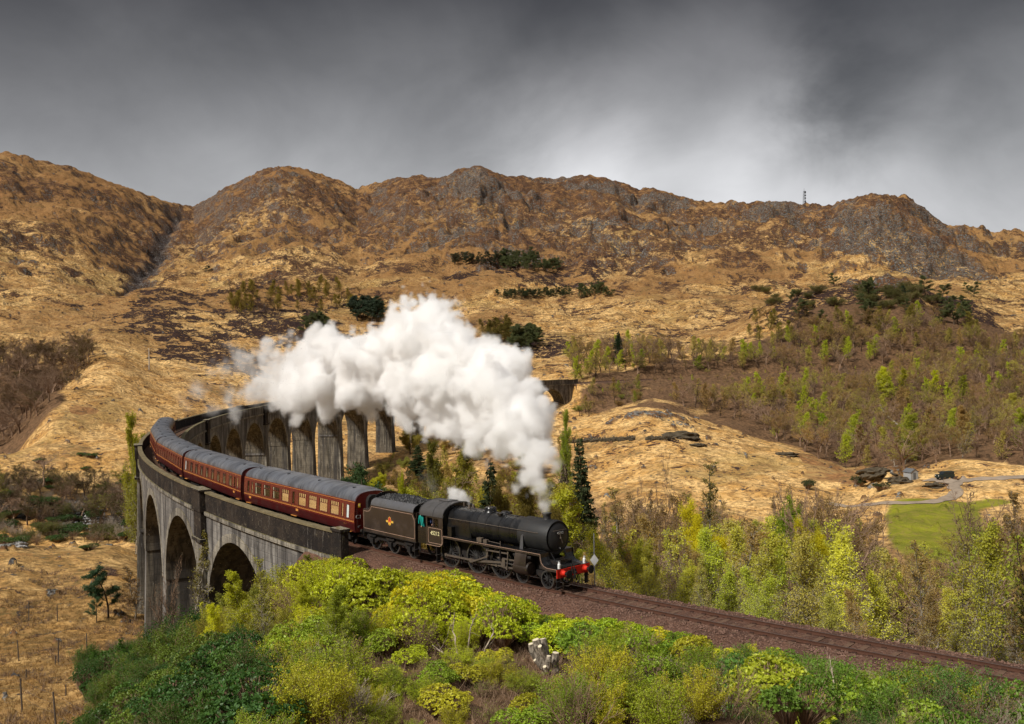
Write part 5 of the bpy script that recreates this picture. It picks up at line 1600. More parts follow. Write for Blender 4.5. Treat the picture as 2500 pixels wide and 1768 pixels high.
def standing(x, y, z0, lean, armto):
    # z0 floor height; lean: sideways offset of head
    J = {'pelvis': (x, y, z0+.93), 'waist': (x, y+lean*.25, z0+1.1), 'chest': (x, y+lean*.6, z0+1.34), 'neck': (x, y+lean*.95, z0+1.52), 'head': (x+.02, y+lean*1.1, z0+1.65), 'crown': (x+.02, y+lean*1.12, z0+1.76),
         'shl': (x+.17, y+lean*.85, z0+1.43), 'shr': (x-.17, y+lean*.85, z0+1.43), 'ell': (x+.26, y+lean*1.0-.05, z0+1.16), 'hand': armto, 'elr': (x-.25, y+lean*.8, z0+1.15), 'har': (x-.2, y+lean*1.1, z0+.95),
         'hl': (x+.1, y, z0+.86), 'hr': (x-.1, y, z0+.86), 'kl': (x+.12, y, z0+.48), 'kr': (x-.12, y, z0+.48), 'fl': (x+.12, y, z0+.08), 'fr': (x-.12, y, z0+.08)}
    E = [('pelvis', 'waist'), ('waist', 'chest'), ('chest', 'neck'), ('neck', 'head'), ('head', 'crown'), ('chest', 'shl'), ('chest', 'shr'), ('shl', 'ell'), ('ell', 'hand'), ('shr', 'elr'), ('elr', 'har'), ('pelvis', 'hl'), ('pelvis', 'hr'), ('hl', 'kl'), ('hr', 'kr'), ('kl', 'fl'), ('kr', 'fr')]
    Rr_ = {'pelvis': (.15, .12), 'waist': (.14, .11), 'chest': (.17, .12), 'neck': .055, 'head': (.09, .10), 'crown': .07, 'shl': .075, 'shr': .075, 'ell': .05, 'elr': .05, 'hand': .035, 'har': .035, 'hl': .09, 'hr': .09, 'kl': .065, 'kr': .065, 'fl': .05, 'fr': .05}
    return (J, E), Rr_
ch, rd = standing(-11.38, -.92, 1.59, -.12, (-11.28, -1.24, 2.46))
figure('person', 'driver in dark blue overalls at the open cab window', ch, rd, MAT['overall_blue'], None, (.4, -.9), MAT['hat_dark'], ME)
ch, rd = standing(-12.42, -1.0, 1.45, -.16, (-12.2, -1.33, 2.25))
figure('person', 'fireman in a bright teal jacket leaning out between cab and tender', ch, rd, MAT['teal'], None, (.3, -.95), MAT['hat_dark'], ME)
# ------------------------------------------------------------------ plant materials
def leaf_mat(name, var=.35, trans=.42, rough=.55):
    m, N, out = new_mat(name)
    oi = N.n('ShaderNodeObjectInfo')
    pos = N.n('ShaderNodeNewGeometry').outputs['Position']
    n1 = N.noise(pos, 1.6, 3, .6); n2 = N.noise(pos, 9.0, 2, .6)
    f = N.m('ADD', N.m('MULTIPLY', N.m('SUBTRACT', n1, .5), var*2.2), N.m('ADD', 1.0, N.m('MULTIPLY', N.m('SUBTRACT', n2, .5), var*1.6)))
    f = N.m('MULTIPLY', f, N.m('ADD', .82, N.m('MULTIPLY', oi.outputs['Random'], .36)))
    c = N.vm('SCALE', oi.outputs['Color'], sc=f)
    c = N.mix(N.ss(n2, .58, .72, 0, .5), c, N.vm('MULTIPLY', c, (1.45, 1.2, .7)))
    b = N.n('ShaderNodeBsdfPrincipled', {'Base Color': c, 'Roughness': rough})
    b.inputs['Specular IOR Level'].default_value = .35
    t = N.n('ShaderNodeBsdfTranslucent', {'Color': N.vm('MULTIPLY', c, (1.2, 1.15, .6))})
    mx = N.n('ShaderNodeMixShader', {0: trans, 1: b.outputs[0], 2: t.outputs[0]})
    N.t.links.new(mx.outputs[0], out.inputs['Surface'])
    return m
leaf_mat('leaf'); leaf_mat('leaf_gloss', .55, .25, .5); leaf_mat('needle', .3, .1, .7)
def bark_mat(name, a, b_, scale=6.0):
    m, N, out = new_mat(name)
    pos = N.n('ShaderNodeNewGeometry').outputs['Position']
    n = N.noise(N.vm('MULTIPLY', pos, (1, 1, .4)), scale, 4, .65)
    oi = N.n('ShaderNodeObjectInfo')
    c = N.mix(N.ss(n, .38, .62), a, b_)
    c = N.vm('SCALE', c, sc=N.m('ADD', .75, N.m('MULTIPLY', oi.outputs['Random'], .5)))
    pbsdf(N, out, c, .9, 0, None, .2)
bark_mat('bark', (.13, .095, .065), (.055, .038, .026))
bark_mat('bark_pale', (.42, .37, .29), (.10, .075, .055))
bark_mat('twig', (.30, .20, .13), (.16, .10, .065))
bark_mat('twig_grey', (.40, .33, .25), (.22, .17, .13))
bark_mat('dead_grass', (.42, .27, .10), (.24, .14, .05), 2.0)

# ------------------------------------------------------------------ plant meshes
def seg_mesh(S, sides=3):
    """S: (n, 8) p0 p1 r0 r1 -> prism arrays"""
    S = np.asarray(S, float); n = len(S)
    p0, p1, r0, r1 = S[:, :3], S[:, 3:6], S[:, 6], S[:, 7]
    d = p1-p0; L = np.linalg.norm(d, axis=1, keepdims=True); d = d/np.maximum(L, 1e-9)
    h = np.where(np.abs(d[:, 2:3]) < .9, [[0, 0, 1.0]], [[1.0, 0, 0]])
    u = np.cross(d, h); u /= np.linalg.norm(u, axis=1, keepdims=True); w = np.cross(d, u)
    V = np.empty((n, 2*sides, 3))
    for i in range(sides):
        a = 2*math.pi*i/sides
        o = u*math.cos(a)+w*math.sin(a)
        V[:, i] = p0+o*r0[:, None]; V[:, sides+i] = p1+o*r1[:, None]
    f = np.array([(i, (i+1) % sides, sides+(i+1) % sides, sides+i) for i in range(sides)])
    F = f[None]+np.arange(n)[:, None, None]*2*sides
    return V.reshape(-1, 3), F.reshape(-1, 4)
def leaf_quads(P3, size, rng, elong=1.6, up=.3, dirs=None, fold=0.0):
    """one quad per point; returns V, F"""
    n = len(P3); P3 = np.asarray(P3, float)
    if dirs is None:
        d = rng.normal(size=(n, 3)); d[:, 2] = d[:, 2]*.6+up
    else:
        d = np.asarray(dirs, float)
    d /= np.linalg.norm(d, axis=1, keepdims=True)
    q = rng.normal(size=(n, 3)); q[:, 2] *= .4
    w = np.cross(d, q); w /= np.linalg.norm(w, axis=1, keepdims=True)
    s = (size*rng.uniform(.6, 1.35, n))[:, None]
    a = P3; tip = P3+d*s*elong; mid = P3+d*s*elong*.5
    V = np.stack([a, mid+w*s*.5, tip, mid-w*s*.5], 1)
    F = np.arange(4)[None]+np.arange(n)[:, None]*4
    return V.reshape(-1, 3), F
def rot_about(d, rng, ang):
    """direction d turned by ang away from itself, random azimuth"""
    d = d/np.linalg.norm(d)
    h = np.array([0, 0, 1.0]) if abs(d[2]) < .9 else np.array([1.0, 0, 0])
    u = np.cross(d, h); u /= np.linalg.norm(u); w = np.cross(d, u)
    t = rng.uniform(0, 2*math.pi)
    return d*math.cos(ang)+(u*math.cos(t)+w*math.sin(t))*math.sin(ang)
def limb(S, tips, rng, p, d, L, r, lev, cfg):
    """a wandering limb with side shoots"""
    k = cfg['steps'][min(lev, len(cfg['steps'])-1)]
    st = L/k; q = p.copy(); dd = d.copy()
    for i in range(k):
        r2 = r*(1-.75*(i+1)/k) if lev else r*(1-.8*(i+1)/k)
        dd = dd + rng.normal(size=3)*cfg['wander'] + np.array([0, 0, cfg['lift'][min(lev, len(cfg['lift'])-1)]])*(1.0/k)
        dd /= np.linalg.norm(dd)
        n = q+dd*st
        rr_ = max(r*(1-.75*i/k), cfg['rmin'])
        S.append((*q, *n, rr_, max(r2, cfg['rmin']*.8)))
        t = (i+1)/k
        if lev < cfg['levels'] and t > cfg['start'][min(lev, len(cfg['start'])-1)]:
            nb = cfg['branch'][min(lev, len(cfg['branch'])-1)]
            nb = int(nb) + (rng.rand() < nb-int(nb))
            for _ in range(nb):
                ang = rad(rng.uniform(*cfg['angle'][min(lev, len(cfg['angle'])-1)]))
                fr = rng.rand()
                lf = cfg['shape'](t) if lev == 0 else (1-.5*t)
                limb(S, tips, rng, q+(n-q)*fr, rot_about(dd, rng, ang), L*cfg['ratio'][min(lev, len(cfg['ratio'])-1)]*lf*rng.uniform(.7, 1.15), rr_*cfg['rr'], lev+1, cfg)
        if lev >= cfg['leaf_lev']:
            tips.append((*n, *dd))
        q = n
def tree_arrays(seed, cfg, leaf_n=2.0, leaf_size=.012, spread=.02):
    rng = np.random.RandomState(seed)
    S, tips = [], []
    for st in range(cfg.get('stems', 1)):
        a = rng.uniform(0, 6.28); tl = rng.uniform(*cfg.get('tilt', (0, .06)))
        d = np.array([math.cos(a)*tl, math.sin(a)*tl, 1.0]); d /= np.linalg.norm(d)
        b0 = cfg.get('base', 0)
        p = np.array([math.cos(a)*b0*rng.rand(), math.sin(a)*b0*rng.rand(), -.01])
        limb(S, tips, rng, p, d, cfg['h']*rng.uniform(.75 if cfg.get('stems', 1) > 1 else 1, 1), cfg['r'], 0, cfg)
    S = np.array(S); tips = np.array(tips)
    top = max(S[:, 5].max(), .1)
    S[:, :8] = S[:, :8]/top
    tips[:, :3] = tips[:, :3]/top
    m = int(len(tips)*leaf_n)
    idx = rng.randint(0, len(tips), m)
    P3 = tips[idx, :3]+rng.normal(size=(m, 3))*spread
    LV, LF = leaf_quads(P3, leaf_size, rng)
    WV, WF = seg_mesh(S)
    return WV, WF, LV, LF
BIRCH = dict(h=1, r=.012, levels=3, steps=[12, 5, 4, 3], wander=.06, lift=[.1, .25, -.15, -.4], start=[.16, .1, 0], branch=[3.2, 1.5, 1.6], angle=[(28, 55), (25, 50), (25, 60)], ratio=[.34, .55, .6], rr=.42, rmin=.0011, leaf_lev=2, shape=lambda t: max(.25, 1.15-t*.95))
BROAD = dict(h=.62, r=.028, levels=4, steps=[6, 5, 4, 4, 3], wander=.12, lift=[.1, .25, .2, .1], start=[.35, .2, .1, 0], branch=[2.2, 1.4, 1.3, 1.4], angle=[(30, 60), (25, 55), (25, 60)], ratio=[.75, .62, .58, .55], rr=.55, rmin=.0014, leaf_lev=3, shape=lambda t: 1.0)
SHRUB = dict(h=.9, r=.010, levels=2, steps=[7, 5, 3], wander=.11, lift=[.1, .15, .1], start=[.2, .1, 0], branch=[1.1, 1.2, 1.0], angle=[(15, 45), (20, 50), (25, 60)], ratio=[.5, .5, .5], rr=.5, rmin=.0022, leaf_lev=1, shape=lambda t: 1.1-.5*t, stems=20, tilt=(.05, .85), base=.12)
def spruce_arrays(seed, layers=26, dens=1.0):
    rng = np.random.RandomState(seed); S = [(0, 0, -.01, 0, 0, 1, .014, .002)]; LP = []; LD = []
    for k in range(layers):
        t = (k+.5)/layers; z = .06+.93*t; R = .20*(1-t)**.85*rng.uniform(.8, 1.15)+.006
        nb = int(7+6*(1-t))
        for j in range(nb):
            a = rng.uniform(0, 6.28); r_ = R*rng.uniform(.65, 1.12)
            d = np.array([math.cos(a), math.sin(a), -.32+.5*t])
            S.append((0, 0, z, *(np.array([0, 0, z])+d*r_), .0028, .0008))
            m = max(4, int(26*dens*r_/.2))
            for i in range(m):
                f = .12+.9*rng.rand()
                q = np.array([0, 0, z])+d*r_*f+np.array([-math.sin(a), math.cos(a), 0])*rng.uniform(-1, 1)*.05*(1-f*.6)*(r_/.2)**.5
                LP.append(q+rng.normal(size=3)*.004); LD.append(d+rng.normal(size=3)*.5+np.array([0, 0, -.5]))
    LV, LF = leaf_quads(LP, .0105, rng, 2.0, 0, LD)
    WV, WF = seg_mesh(S)
    return WV, WF, LV, LF
def pine_arrays(seed, flat=False):
    rng = np.random.RandomState(seed); S = []; tips = []
    cfg = dict(BIRCH, r=.020, levels=2, steps=[9, 5, 4], branch=[1.9, 1.5], angle=[(50, 85), (25, 60)], ratio=[.36 if not flat else .6, .5], lift=[.05, .25, .4], start=[.30 if not flat else .45, .3, 0], leaf_lev=1, rr=.45, shape=lambda t: max(.3, 1.15-.75*t))
    limb(S, tips, rng, np.array([0, 0, -.01]), np.array([.04, .02, 1.0]), 1, cfg['r'], 0, cfg)
    S = np.array(S); tips = np.array(tips); top = S[:, 5].max(); S /= top; tips[:, :3] /= top
    m = 30; P3 = np.repeat(tips[:, :3], m, 0)+rng.normal(size=(len(tips)*m, 3))*np.array([.022, .022, .012])
    D3 = rng.normal(size=P3.shape)+np.array([0, 0, .6])
    LV, LF = leaf_quads(P3, .0085, rng, 2.6, 0, D3)
    WV, WF = seg_mesh(S)
    return WV, WF, LV, LF
def rhodo_arrays(seed, n=230, leaf=.105, squash=.8, holes=.35):
    """a mound of rosettes on a few crooked stems"""
    rng = np.random.RandomState(seed)
    P3 = []; D3 = []; S = []
    nb = rng.randint(4, 7)
    cents = [np.array([rng.uniform(-.5, .5), rng.uniform(-.5, .5), rng.uniform(.30, .62)]) for _ in range(nb)]
    rads = [rng.uniform(.32, .58) for _ in range(nb)]
    k = 0
    while k < n:
        i = rng.randint(nb); d = rng.normal(size=3); d[2] = abs(d[2])*.9+.05; d /= np.linalg.norm(d)
        p = cents[i]+d*rads[i]*rng.uniform(.72, 1.10)*np.array([1, 1, squash])
        if p[2] < .05: continue
        if any(np.linalg.norm((p-c)/np.array([1, 1, squash])) < r*.68 for c, r in zip(cents, rads)): continue
        k += 1
        ax = d*.8+np.array([0, 0, .6])+rng.normal(size=3)*.25; ax /= np.linalg.norm(ax)
        m = rng.randint(6, 9)
        h = np.cross(ax, [0.3, .2, 1.0]); h /= np.linalg.norm(h); w = np.cross(ax, h); t0 = rng.uniform(0, 6.28)
        for j in range(m):
            t = t0+2*math.pi*j/m+rng.uniform(-.2, .2); out = h*math.cos(t)+w*math.sin(t)
            el = rng.uniform(.25, .75)
            P3.append(p+ax*rng.uniform(0, .02)); D3.append(out+ax*el)
        if rng.rand() < .55:
            S.append((*(cents[i]*np.array([.4, .4, 0])), *p, .012, .005))
    LV, LF = leaf_quads(P3, leaf*.62, rng, 1.9, 0, D3)
    top = LV[:, 2].max()
    WV, WF = seg_mesh(S)
    return WV/top, WF, LV/top, LF
PROTO = {}; RADIUS = {}
def proto(kind, arr, wood, leaf, joined=False):
    WV, WF, LV, LF = arr
    wm = fast_mesh('trunk', WV, WF, [MAT[wood]], obj=False)
    lm = fast_mesh('crown', LV, LF, [MAT[leaf]], obj=False) if len(LF) else None
    V = np.concatenate([WV, LV]) if len(LF) else WV
    F = np.concatenate([WF, LF+len(WV)]) if len(LF) else WF
    mi = np.concatenate([np.zeros(len(WF)), np.ones(len(LF))])
    jm = fast_mesh('tree', V, F, [MAT[wood], MAT[leaf]], mi=mi, obj=False)
    PROTO.setdefault(kind, []).append((wm, lm, jm))
    RADIUS[wm.name] = float(np.percentile(np.hypot(V[:, 0], V[:, 1]), 92))
for sd in range(4):
    proto('birch', tree_arrays(10+sd, dict(BIRCH, branch=[3.6, 1.8, 1.7]), 1.9, .0085, .013), 'bark_pale', 'leaf')
    proto('airy', tree_arrays(15+sd, dict(BIRCH, branch=[3.4, 1.7, 1.8], angle=[(22, 42), (20, 45), (25, 60)], ratio=[.36, .6, .6]), 1.05, .0078, .016), 'bark_pale', 'leaf')
    proto('thin_birch', tree_arrays(20+sd, dict(BIRCH, branch=[3.0, 1.6, 1.7], ratio=[.26, .55, .6]), .35, .009, .010), 'bark_pale', 'leaf')
for sd in range(3):
    proto('leafy', tree_arrays(30+sd, dict(BROAD, branch=[2.4, 1.6, 1.5, 1.5]), 6.0, .0085, .024), 'bark', 'leaf')
    proto('bare', tree_arrays(40+sd, dict(BROAD, levels=4), .0, .01, .01), 'twig', 'leaf')
    proto('brown', tree_arrays(50+sd, dict(BROAD, h=.7, branch=[2.4, 1.6, 1.5, 1.5]), .9, .008, .014), 'twig', 'leaf')
    proto('spruce', spruce_arrays(60+sd, 34, 4.6), 'bark', 'needle')
    proto('pine', pine_arrays(70+sd), 'bark', 'needle')
    proto('twiggy', tree_arrays(80+sd, SHRUB, .25, .018, .02), 'twig', 'leaf')
    proto('broom', tree_arrays(90+sd, dict(SHRUB, stems=24), 3.2, .017, .03), 'twig', 'leaf')
    proto('grey_shrub', tree_arrays(100+sd, dict(SHRUB, stems=26, tilt=(.1, 1.1)), .0, .02, .02), 'twig_grey', 'leaf')
for sd in range(4):
    proto('rhodo', rhodo_arrays(110+sd, 620, .052), 'twig', 'leaf_gloss')
proto('flat_pine', pine_arrays(77, True), 'bark', 'needle')
print('plant tris', sum(len(p[2].polygons)*2 for L in PROTO.values() for p in L))

_pr = random.Random(99)
NAMES = {'airy': 'birch_tree', 'birch': 'birch_tree', 'thin_birch': 'birch_tree', 'leafy': 'budding_tree', 'bare': 'bare_tree', 'brown': 'brown_tree', 'spruce': 'spruce_tree', 'pine': 'pine_tree', 'flat_pine': 'pine_tree',
         'twiggy': 'twiggy_shrub', 'broom': 'green_shrub', 'grey_shrub': 'bare_shrub', 'rhodo': 'rhododendron_bush'}
CATS = {'airy': 'tree', 'birch': 'tree', 'thin_birch': 'tree', 'leafy': 'tree', 'bare': 'tree', 'brown': 'tree', 'spruce': 'tree', 'pine': 'tree', 'flat_pine': 'tree', 'twiggy': 'shrub', 'broom': 'shrub', 'grey_shrub': 'shrub', 'rhodo': 'bush'}
COUNT = {}
def plant(kind, x, y, z, h, col, label, group=None, w=1.0, parts=True, v=None):
    L = PROTO[kind]; wm, lm, jm = L[_pr.randrange(len(L)) if v is None else v]
    rz = _pr.uniform(0, 6.28)
    if parts:
        o = empty(NAMES[kind])
    else:
        o = bpy.data.objects.new(NAMES[kind], jm); COL.objects.link(o); o.color = (*col, 1)
    o.location = (x, y, z-.03*h*.3); o.rotation_euler = (_pr.uniform(-.05, .05), _pr.uniform(-.05, .05), rz)
    o.scale = (h*w, h*w, h)
    if parts:
        sh = CATS[kind] in ('shrub', 'bush')
        a = bpy.data.objects.new('stems' if sh else 'trunk', wm); COL.objects.link(a); a.parent = o
        if lm is not None:
            b = bpy.data.objects.new('foliage' if sh else 'crown', lm); COL.objects.link(b); b.parent = o; b.color = (*col, 1)
    tag(o, label, CATS[kind], group)
    COUNT[group or label] = COUNT.get(group or label, 0)+1
    return o
def hit(u, v, dmin=25, dmax=1900):
    """where the sight line through a photo position meets the ground"""
    a = YAW-math.atan((u-1250)/FPX)
    Ds = np.concatenate([np.arange(dmin, 130, .5), np.arange(130, 600, 1.5), np.arange(600, dmax, 4)])
    Ds = Ds[Ds >= dmin]
    g = grid_lookup(H, CAM[0]+np.cos(a)*Ds, CAM[1]+np.sin(a)*Ds)
    k = unproj(u, v, 1.0)[2]-CAM[2]
    below = g >= CAM[2]+k*Ds
    if not below.any(): return None
    D = float(Ds[np.argmax(below)])
    x, y, z = place(u, D)
    return x, y, z, D
def uv_of(x, y, z):
    d = np.array([x-CAM[0], y-CAM[1], z-CAM[2]])
    f = d @ _F
    return 1250+FPX*(d @ RGT)/f, 884-FPX*(d @ UPV)/f, f
def put(kind, u, vb, vt, col, label, w=1.0, group=None, dmin=60, D=None, parts=True, v=None, px=None):
    """a plant whose foot and tip are seen at (u, vb) and (u, vt)"""
    if D is None:
        r = hit(u, vb, dmin)
        if r is None: return None
        x, y, z, D = r
    else:
        x, y, z = place(u, D)
    ztop = unproj(u, vt, D)[2]
    h = max(ztop-z, .3)
    if v is None: v = _pr.randrange(len(PROTO[kind]))
    if px: w = px/2*D/FPX/(h*RADIUS[PROTO[kind][v][0].name])
    return plant(kind, x, y, z, h, col, label, group, w, parts, v)
def tint(c):
    r, g, b = c; v = max(r, g)
    if v < .09: return 'dark'
    if r > g*1.3: return 'rusty brown'
    if r > g*1.12: return 'brownish'
    if g > r*1.25: return 'green' if v < .2 else 'fresh green'
    return 'olive' if v < .24 else ('yellow green' if v < .42 else 'bright lime')
def size_word(h, lo, hi):
    return 'low' if h < lo else ('tall' if h > hi else 'middling')
def where(u, bins):
    for lim, t in bins:
        if u < lim: return t
    return bins[-1][1]
_sp_cell = {}
def spaced(x, y, r, key='a', cs=2.0):
    """keeps plants of one layer apart"""
    c = (key, int(x//cs), int(y//cs))
    k = int(r//cs)+1
    for i in range(-k, k+1):
        for j in range(-k, k+1):
            for (px_, py_) in _sp_cell.get((key, c[1]+i, c[2]+j), ()):
                if (px_-x)**2+(py_-y)**2 < r*r: return False
    _sp_cell.setdefault(c, []).append((x, y))
    return True
def near_track(x, y):
    d = np.hypot(_px-x, _py-y); i = int(np.argmin(d)); s = _grid[i]
    # sign: camera side positive
    t = _th[i]; off = -((x-_px[i])*math.sin(t) + (y-_py[i])*math.cos(t))
    return float(s), float(off), float(d[i])
LIME = (.50, .52, .020); YEL = (.62, .56, .020); OLIVE = (.20, .19, .030); GREEN = (.13, .20, .022); DARKG = (.045, .085, .022)
RUST = (.24, .14, .035); FRESH = (.27, .36, .02); DULL = (.24, .20, .05); PINEG = (.030, .052, .020); BLUEG = (.05, .10, .045)
# ------------------------------------------------------------------ particular trees one can point to
put('spruce', 1419, 1292, 1062, (.036, .048, .013), 'tall dark narrow spruce standing right of the steam column', 1.15, D=150, v=0, px=80)
put('spruce', 1372, 1300, 1125, (.16, .12, .07), 'half dead larch with bare pale branches beside the tall spruce', .9, D=140, v=1, px=66)
put('spruce', 1185, 1235, 1117, (.034, .046, .012), 'broad dark conifer behind the boiler, left of the steam column', 2.3, D=118, v=2, px=100)
put('spruce', 1015, 1190, 1085, (.040, .060, .015), 'dark conical conifer behind the tender, in front of the far slope', 1.6, v=1, px=56)
put('flat_pine', 893, 1250, 1138, (.045, .085, .022), 'flat topped green pine in front of the far piers, above the first coach', 1.1, D=135, px=150)
put('birch', 1055, 1210, 1075, OLIVE, 'olive birch right of the dark conifer behind the tender', 1.1, D=185, px=64)
put('birch', 1110, 1215, 1085, (.26, .23, .03), 'yellowish birch under the steam between two dark conifers', 1.3, D=180, px=84)
put('leafy', 1290, 1330, 1150, (.17, .13, .025), 'rounded brownish tree behind the chimney', 1.1, D=105, px=120)
put('leafy', 1240, 1320, 1175, (.19, .15, .03), 'rounded olive brown tree behind the steam dome', 1.2, D=100, px=100)
put('leafy', 975, 1290, 1155, LIME, 'small yellow green tree rising behind the coal heap', .9, D=125, px=52)
put('leafy', 905, 1270, 1190, FRESH, 'low bright green tree behind the end of the first coach roof', 1.5, D=112, px=90)
put('birch', 1375, 1210, 1000, (.28, .34, .03), 'slender fresh green birch touching the right edge of the steam', .7, D=200, px=44)
put('birch', 338, 1245, 1005, (.34, .34, .03), 'tall yellow green birch just left of the viaduct bend', .62, D=205, v=1, px=50)
put('birch', 322, 1255, 1060, (.27, .27, .04), 'second thinner birch left of the viaduct bend', .7, D=200, v=2, px=55)
put('bare', 228, 868, 795, RUST, 'round bare tree alone on the crest of the golden spur', 1.15, dmin=420, px=66)
put('pine', 250, 1520, 1378, (.05, .105, .045), 'young dark green pine in the rough grass near the fence', 1.0, dmin=60, v=0, px=80)
put('pine', 222, 1525, 1440, (.05, .10, .04), 'smaller pine beside the young pine in the rough grass', .9, dmin=60, v=1, px=42)
put('thin_birch', 316, 1515, 1385, RUST, 'thin brown birch between the young pine and the viaduct', 1.3, dmin=60, px=55)
put('thin_birch', 435, 1490, 1300, (.25, .22, .05), 'leafless birch standing before the second arch', 1.4, D=92, px=110)
put('bare', 410, 1480, 1350, OLIVE, 'bare bushy tree at the foot of the second pier', 1.3, D=96, px=90)
put('birch', 1505, 886+33, 815, (.02, .035, .015), 'dark tree above the line by the far end of the viaduct', .6, D=465)
put('spruce', 1508, 905, 808, (.018, .034, .014), 'single dark fir standing above the far railway', 1.5, D=470, px=30)
put('bare', 1618, 1330, 1105, DULL, 'tall bare tree with upright limbs in front of the golden knoll', .85, D=150, v=0, px=75)
put('thin_birch', 1718, 1320, 1130, DULL, 'bare tree forked low down, in front of the golden knoll', 1.5, D=152, px=80)
put('bare', 1545, 1345, 1160, RUST, 'wide bare oak left of the tall bare tree', 1.15, D=146, v=1, px=115)
put('leafy', 1690, 1400, 1225, YEL, 'bright yellow green round tree below the golden knoll', .95, D=120, v=0, px=125)
put('leafy', 1870, 1420, 1215, FRESH, 'vivid green round tree in the valley wood', .9, D=125, v=1, px=130)
put('leafy', 1955, 1440, 1270, YEL, 'lime coloured tree right of the vivid green one', .9, D=116, v=2, px=115)
put('bare', 1985, 1500, 1160, DULL, 'large grey bare tree with a tall crown left of the green field', .95, D=118, v=2, px=190)
put('bare', 1880, 1450, 1165, DULL, 'dark bare tree standing behind the vivid green tree', 1.0, D=135, v=1, px=110)
put('bare', 2425, 1400, 1165, (.2, .16, .05), 'big spreading bare oak at the right edge, before the field', 1.15, D=112, v=0, px=230)
put('bare', 2150, 1290, 1215, DULL, 'small forked bare tree at the edge of the green field', 1.2, D=190, v=2, px=60)
for (u, vb, vt, w, lb) in ((1560, 885, 852, 1.6, 'leftmost'), (1702, 912, 866, 1.8, 'middle')):
    put('birch', u, vb+28, vt, (.24, .28, .03), lb+' pale green birch clump along the far railway', w, D=452 if u < 1650 else 468)
for i, (u, vb, vt, c, lb) in enumerate(((2155, 985, 895, LIME, 'narrow bright birch in the right-hand wood, leftmost of the four bright ones'), (2200, 970, 898, (.30, .28, .02), 'yellow birch second from left in the right-hand wood'),
        (2280, 975, 903, LIME, 'round bright green birch of the right-hand wood'), (2345, 1000, 915, (.27, .28, .03), 'bright birch right of the round one in the wood'),
        (2020, 1075, 1005, FRESH, 'small vivid green tree amid the brown wood'), (2205, 1150, 1010, (.30, .32, .03), 'tall light green birch near the fallen pale trunk'), (1625, 0, 0, LIME, ''))):
    if vb: put('birch', u, vb, vt, c, lb, 1.3, dmin=300)
put('pine', 508, 668, 648, (.02, .04, .015), 'solitary dark pine on the hillside right of the stream gully', 2.4, dmin=600)
put('pine', 2210, 725, 697, (.03, .05, .02), 'pine on the top of the rocky knoll', 1.8, dmin=560)

# ------------------------------------------------------------------ woods
rw = random.Random(21)
def scatter(n, ur, Dr, fn, key, rmin, tries=12):
    k = 0
    for _ in range(n*tries):
        if k >= n: break
        u = rw.uniform(*ur); D = math.sqrt(rw.uniform(Dr[0]**2, Dr[1]**2))
        x, y, z = place(u, D)
        if not spaced(x, y, rmin, key): continue
        if fn(u, D, x, y, z): k += 1
    return k
# birch wood in the valley, right of the engine
VT = [(1380, 1322), (1420, 1327), (1480, 1312), (1540, 1262), (1640, 1257), (1720, 1262), (1800, 1272), (1900, 1262), (2000, 1262), (2080, 1262), (2130, 1322), (2200, 1337), (2300, 1327), (2370, 1272), (2420, 1262), (2500, 1262), (2700, 1262)]
VCOL = [(.70, .70, .08), (.64, .62, .09), (.52, .46, .10), (.48, .34, .11), (.60, .68, .07), (.54, .54, .10), (.66, .62, .09)]
def valley(u, D, x, y, z):
    s, off, d = near_track(x, y)
    if off > -6.5 or d < 7: return False
    vt = np.interp(u, [p[0] for p in VT], [p[1] for p in VT]) + rw.uniform(-8, 70)
    ztop = unproj(u, vt, D)[2]; h = ztop-z
    h = min(h, rw.uniform(9, 16.5))
    if d < 22: h = min(h, 2.0+d*.22)
    if h < 1.6: return False
    kind = rw.choice(['airy', 'thin_birch', 'airy', 'airy', 'brown', 'thin_birch', 'airy', 'bare', 'bare', 'thin_birch'])
    if D < 82 and kind in ('brown', 'bare'): kind = 'airy'
    dim = 1-.45*sst(np.array(u), 2100, 2500)
    c = rw.choice(VCOL); c = tuple(q*float(dim) for q in c)
    if 1400 < u < 1560 and rw.random() < .6: c = (.36, .38, .02)
    wh = where(u, [(1480, 'right of the signpost'), (1620, 'before the tall bare tree'), (1780, 'under the bright yellow tree'), (1930, 'under the vivid green tree'), (2080, 'by the grey bare tree'), (2250, 'below the green field'), (2400, 'left of the big oak'), (9999, 'by the right edge')])
    ro = 'near the rails' if D < 85 else ('in mid wood' if D < 130 else 'at the back of the wood')
    plant(kind, x, y, z, h, c, ' '.join([size_word(h, 5, 9.5), tint(c), {'birch': 'birch', 'airy': 'airy birch', 'thin_birch': 'sparse birch', 'brown': 'budding tree', 'leafy': 'leafy tree', 'bare': 'leafless tree'}[kind], ro, wh]), 'trees of the valley wood right of the engine', rw.uniform(.75, 1.15))
    return True
scatter(330, (1390, 2580), (62, 190), valley, 'v', 3.1)
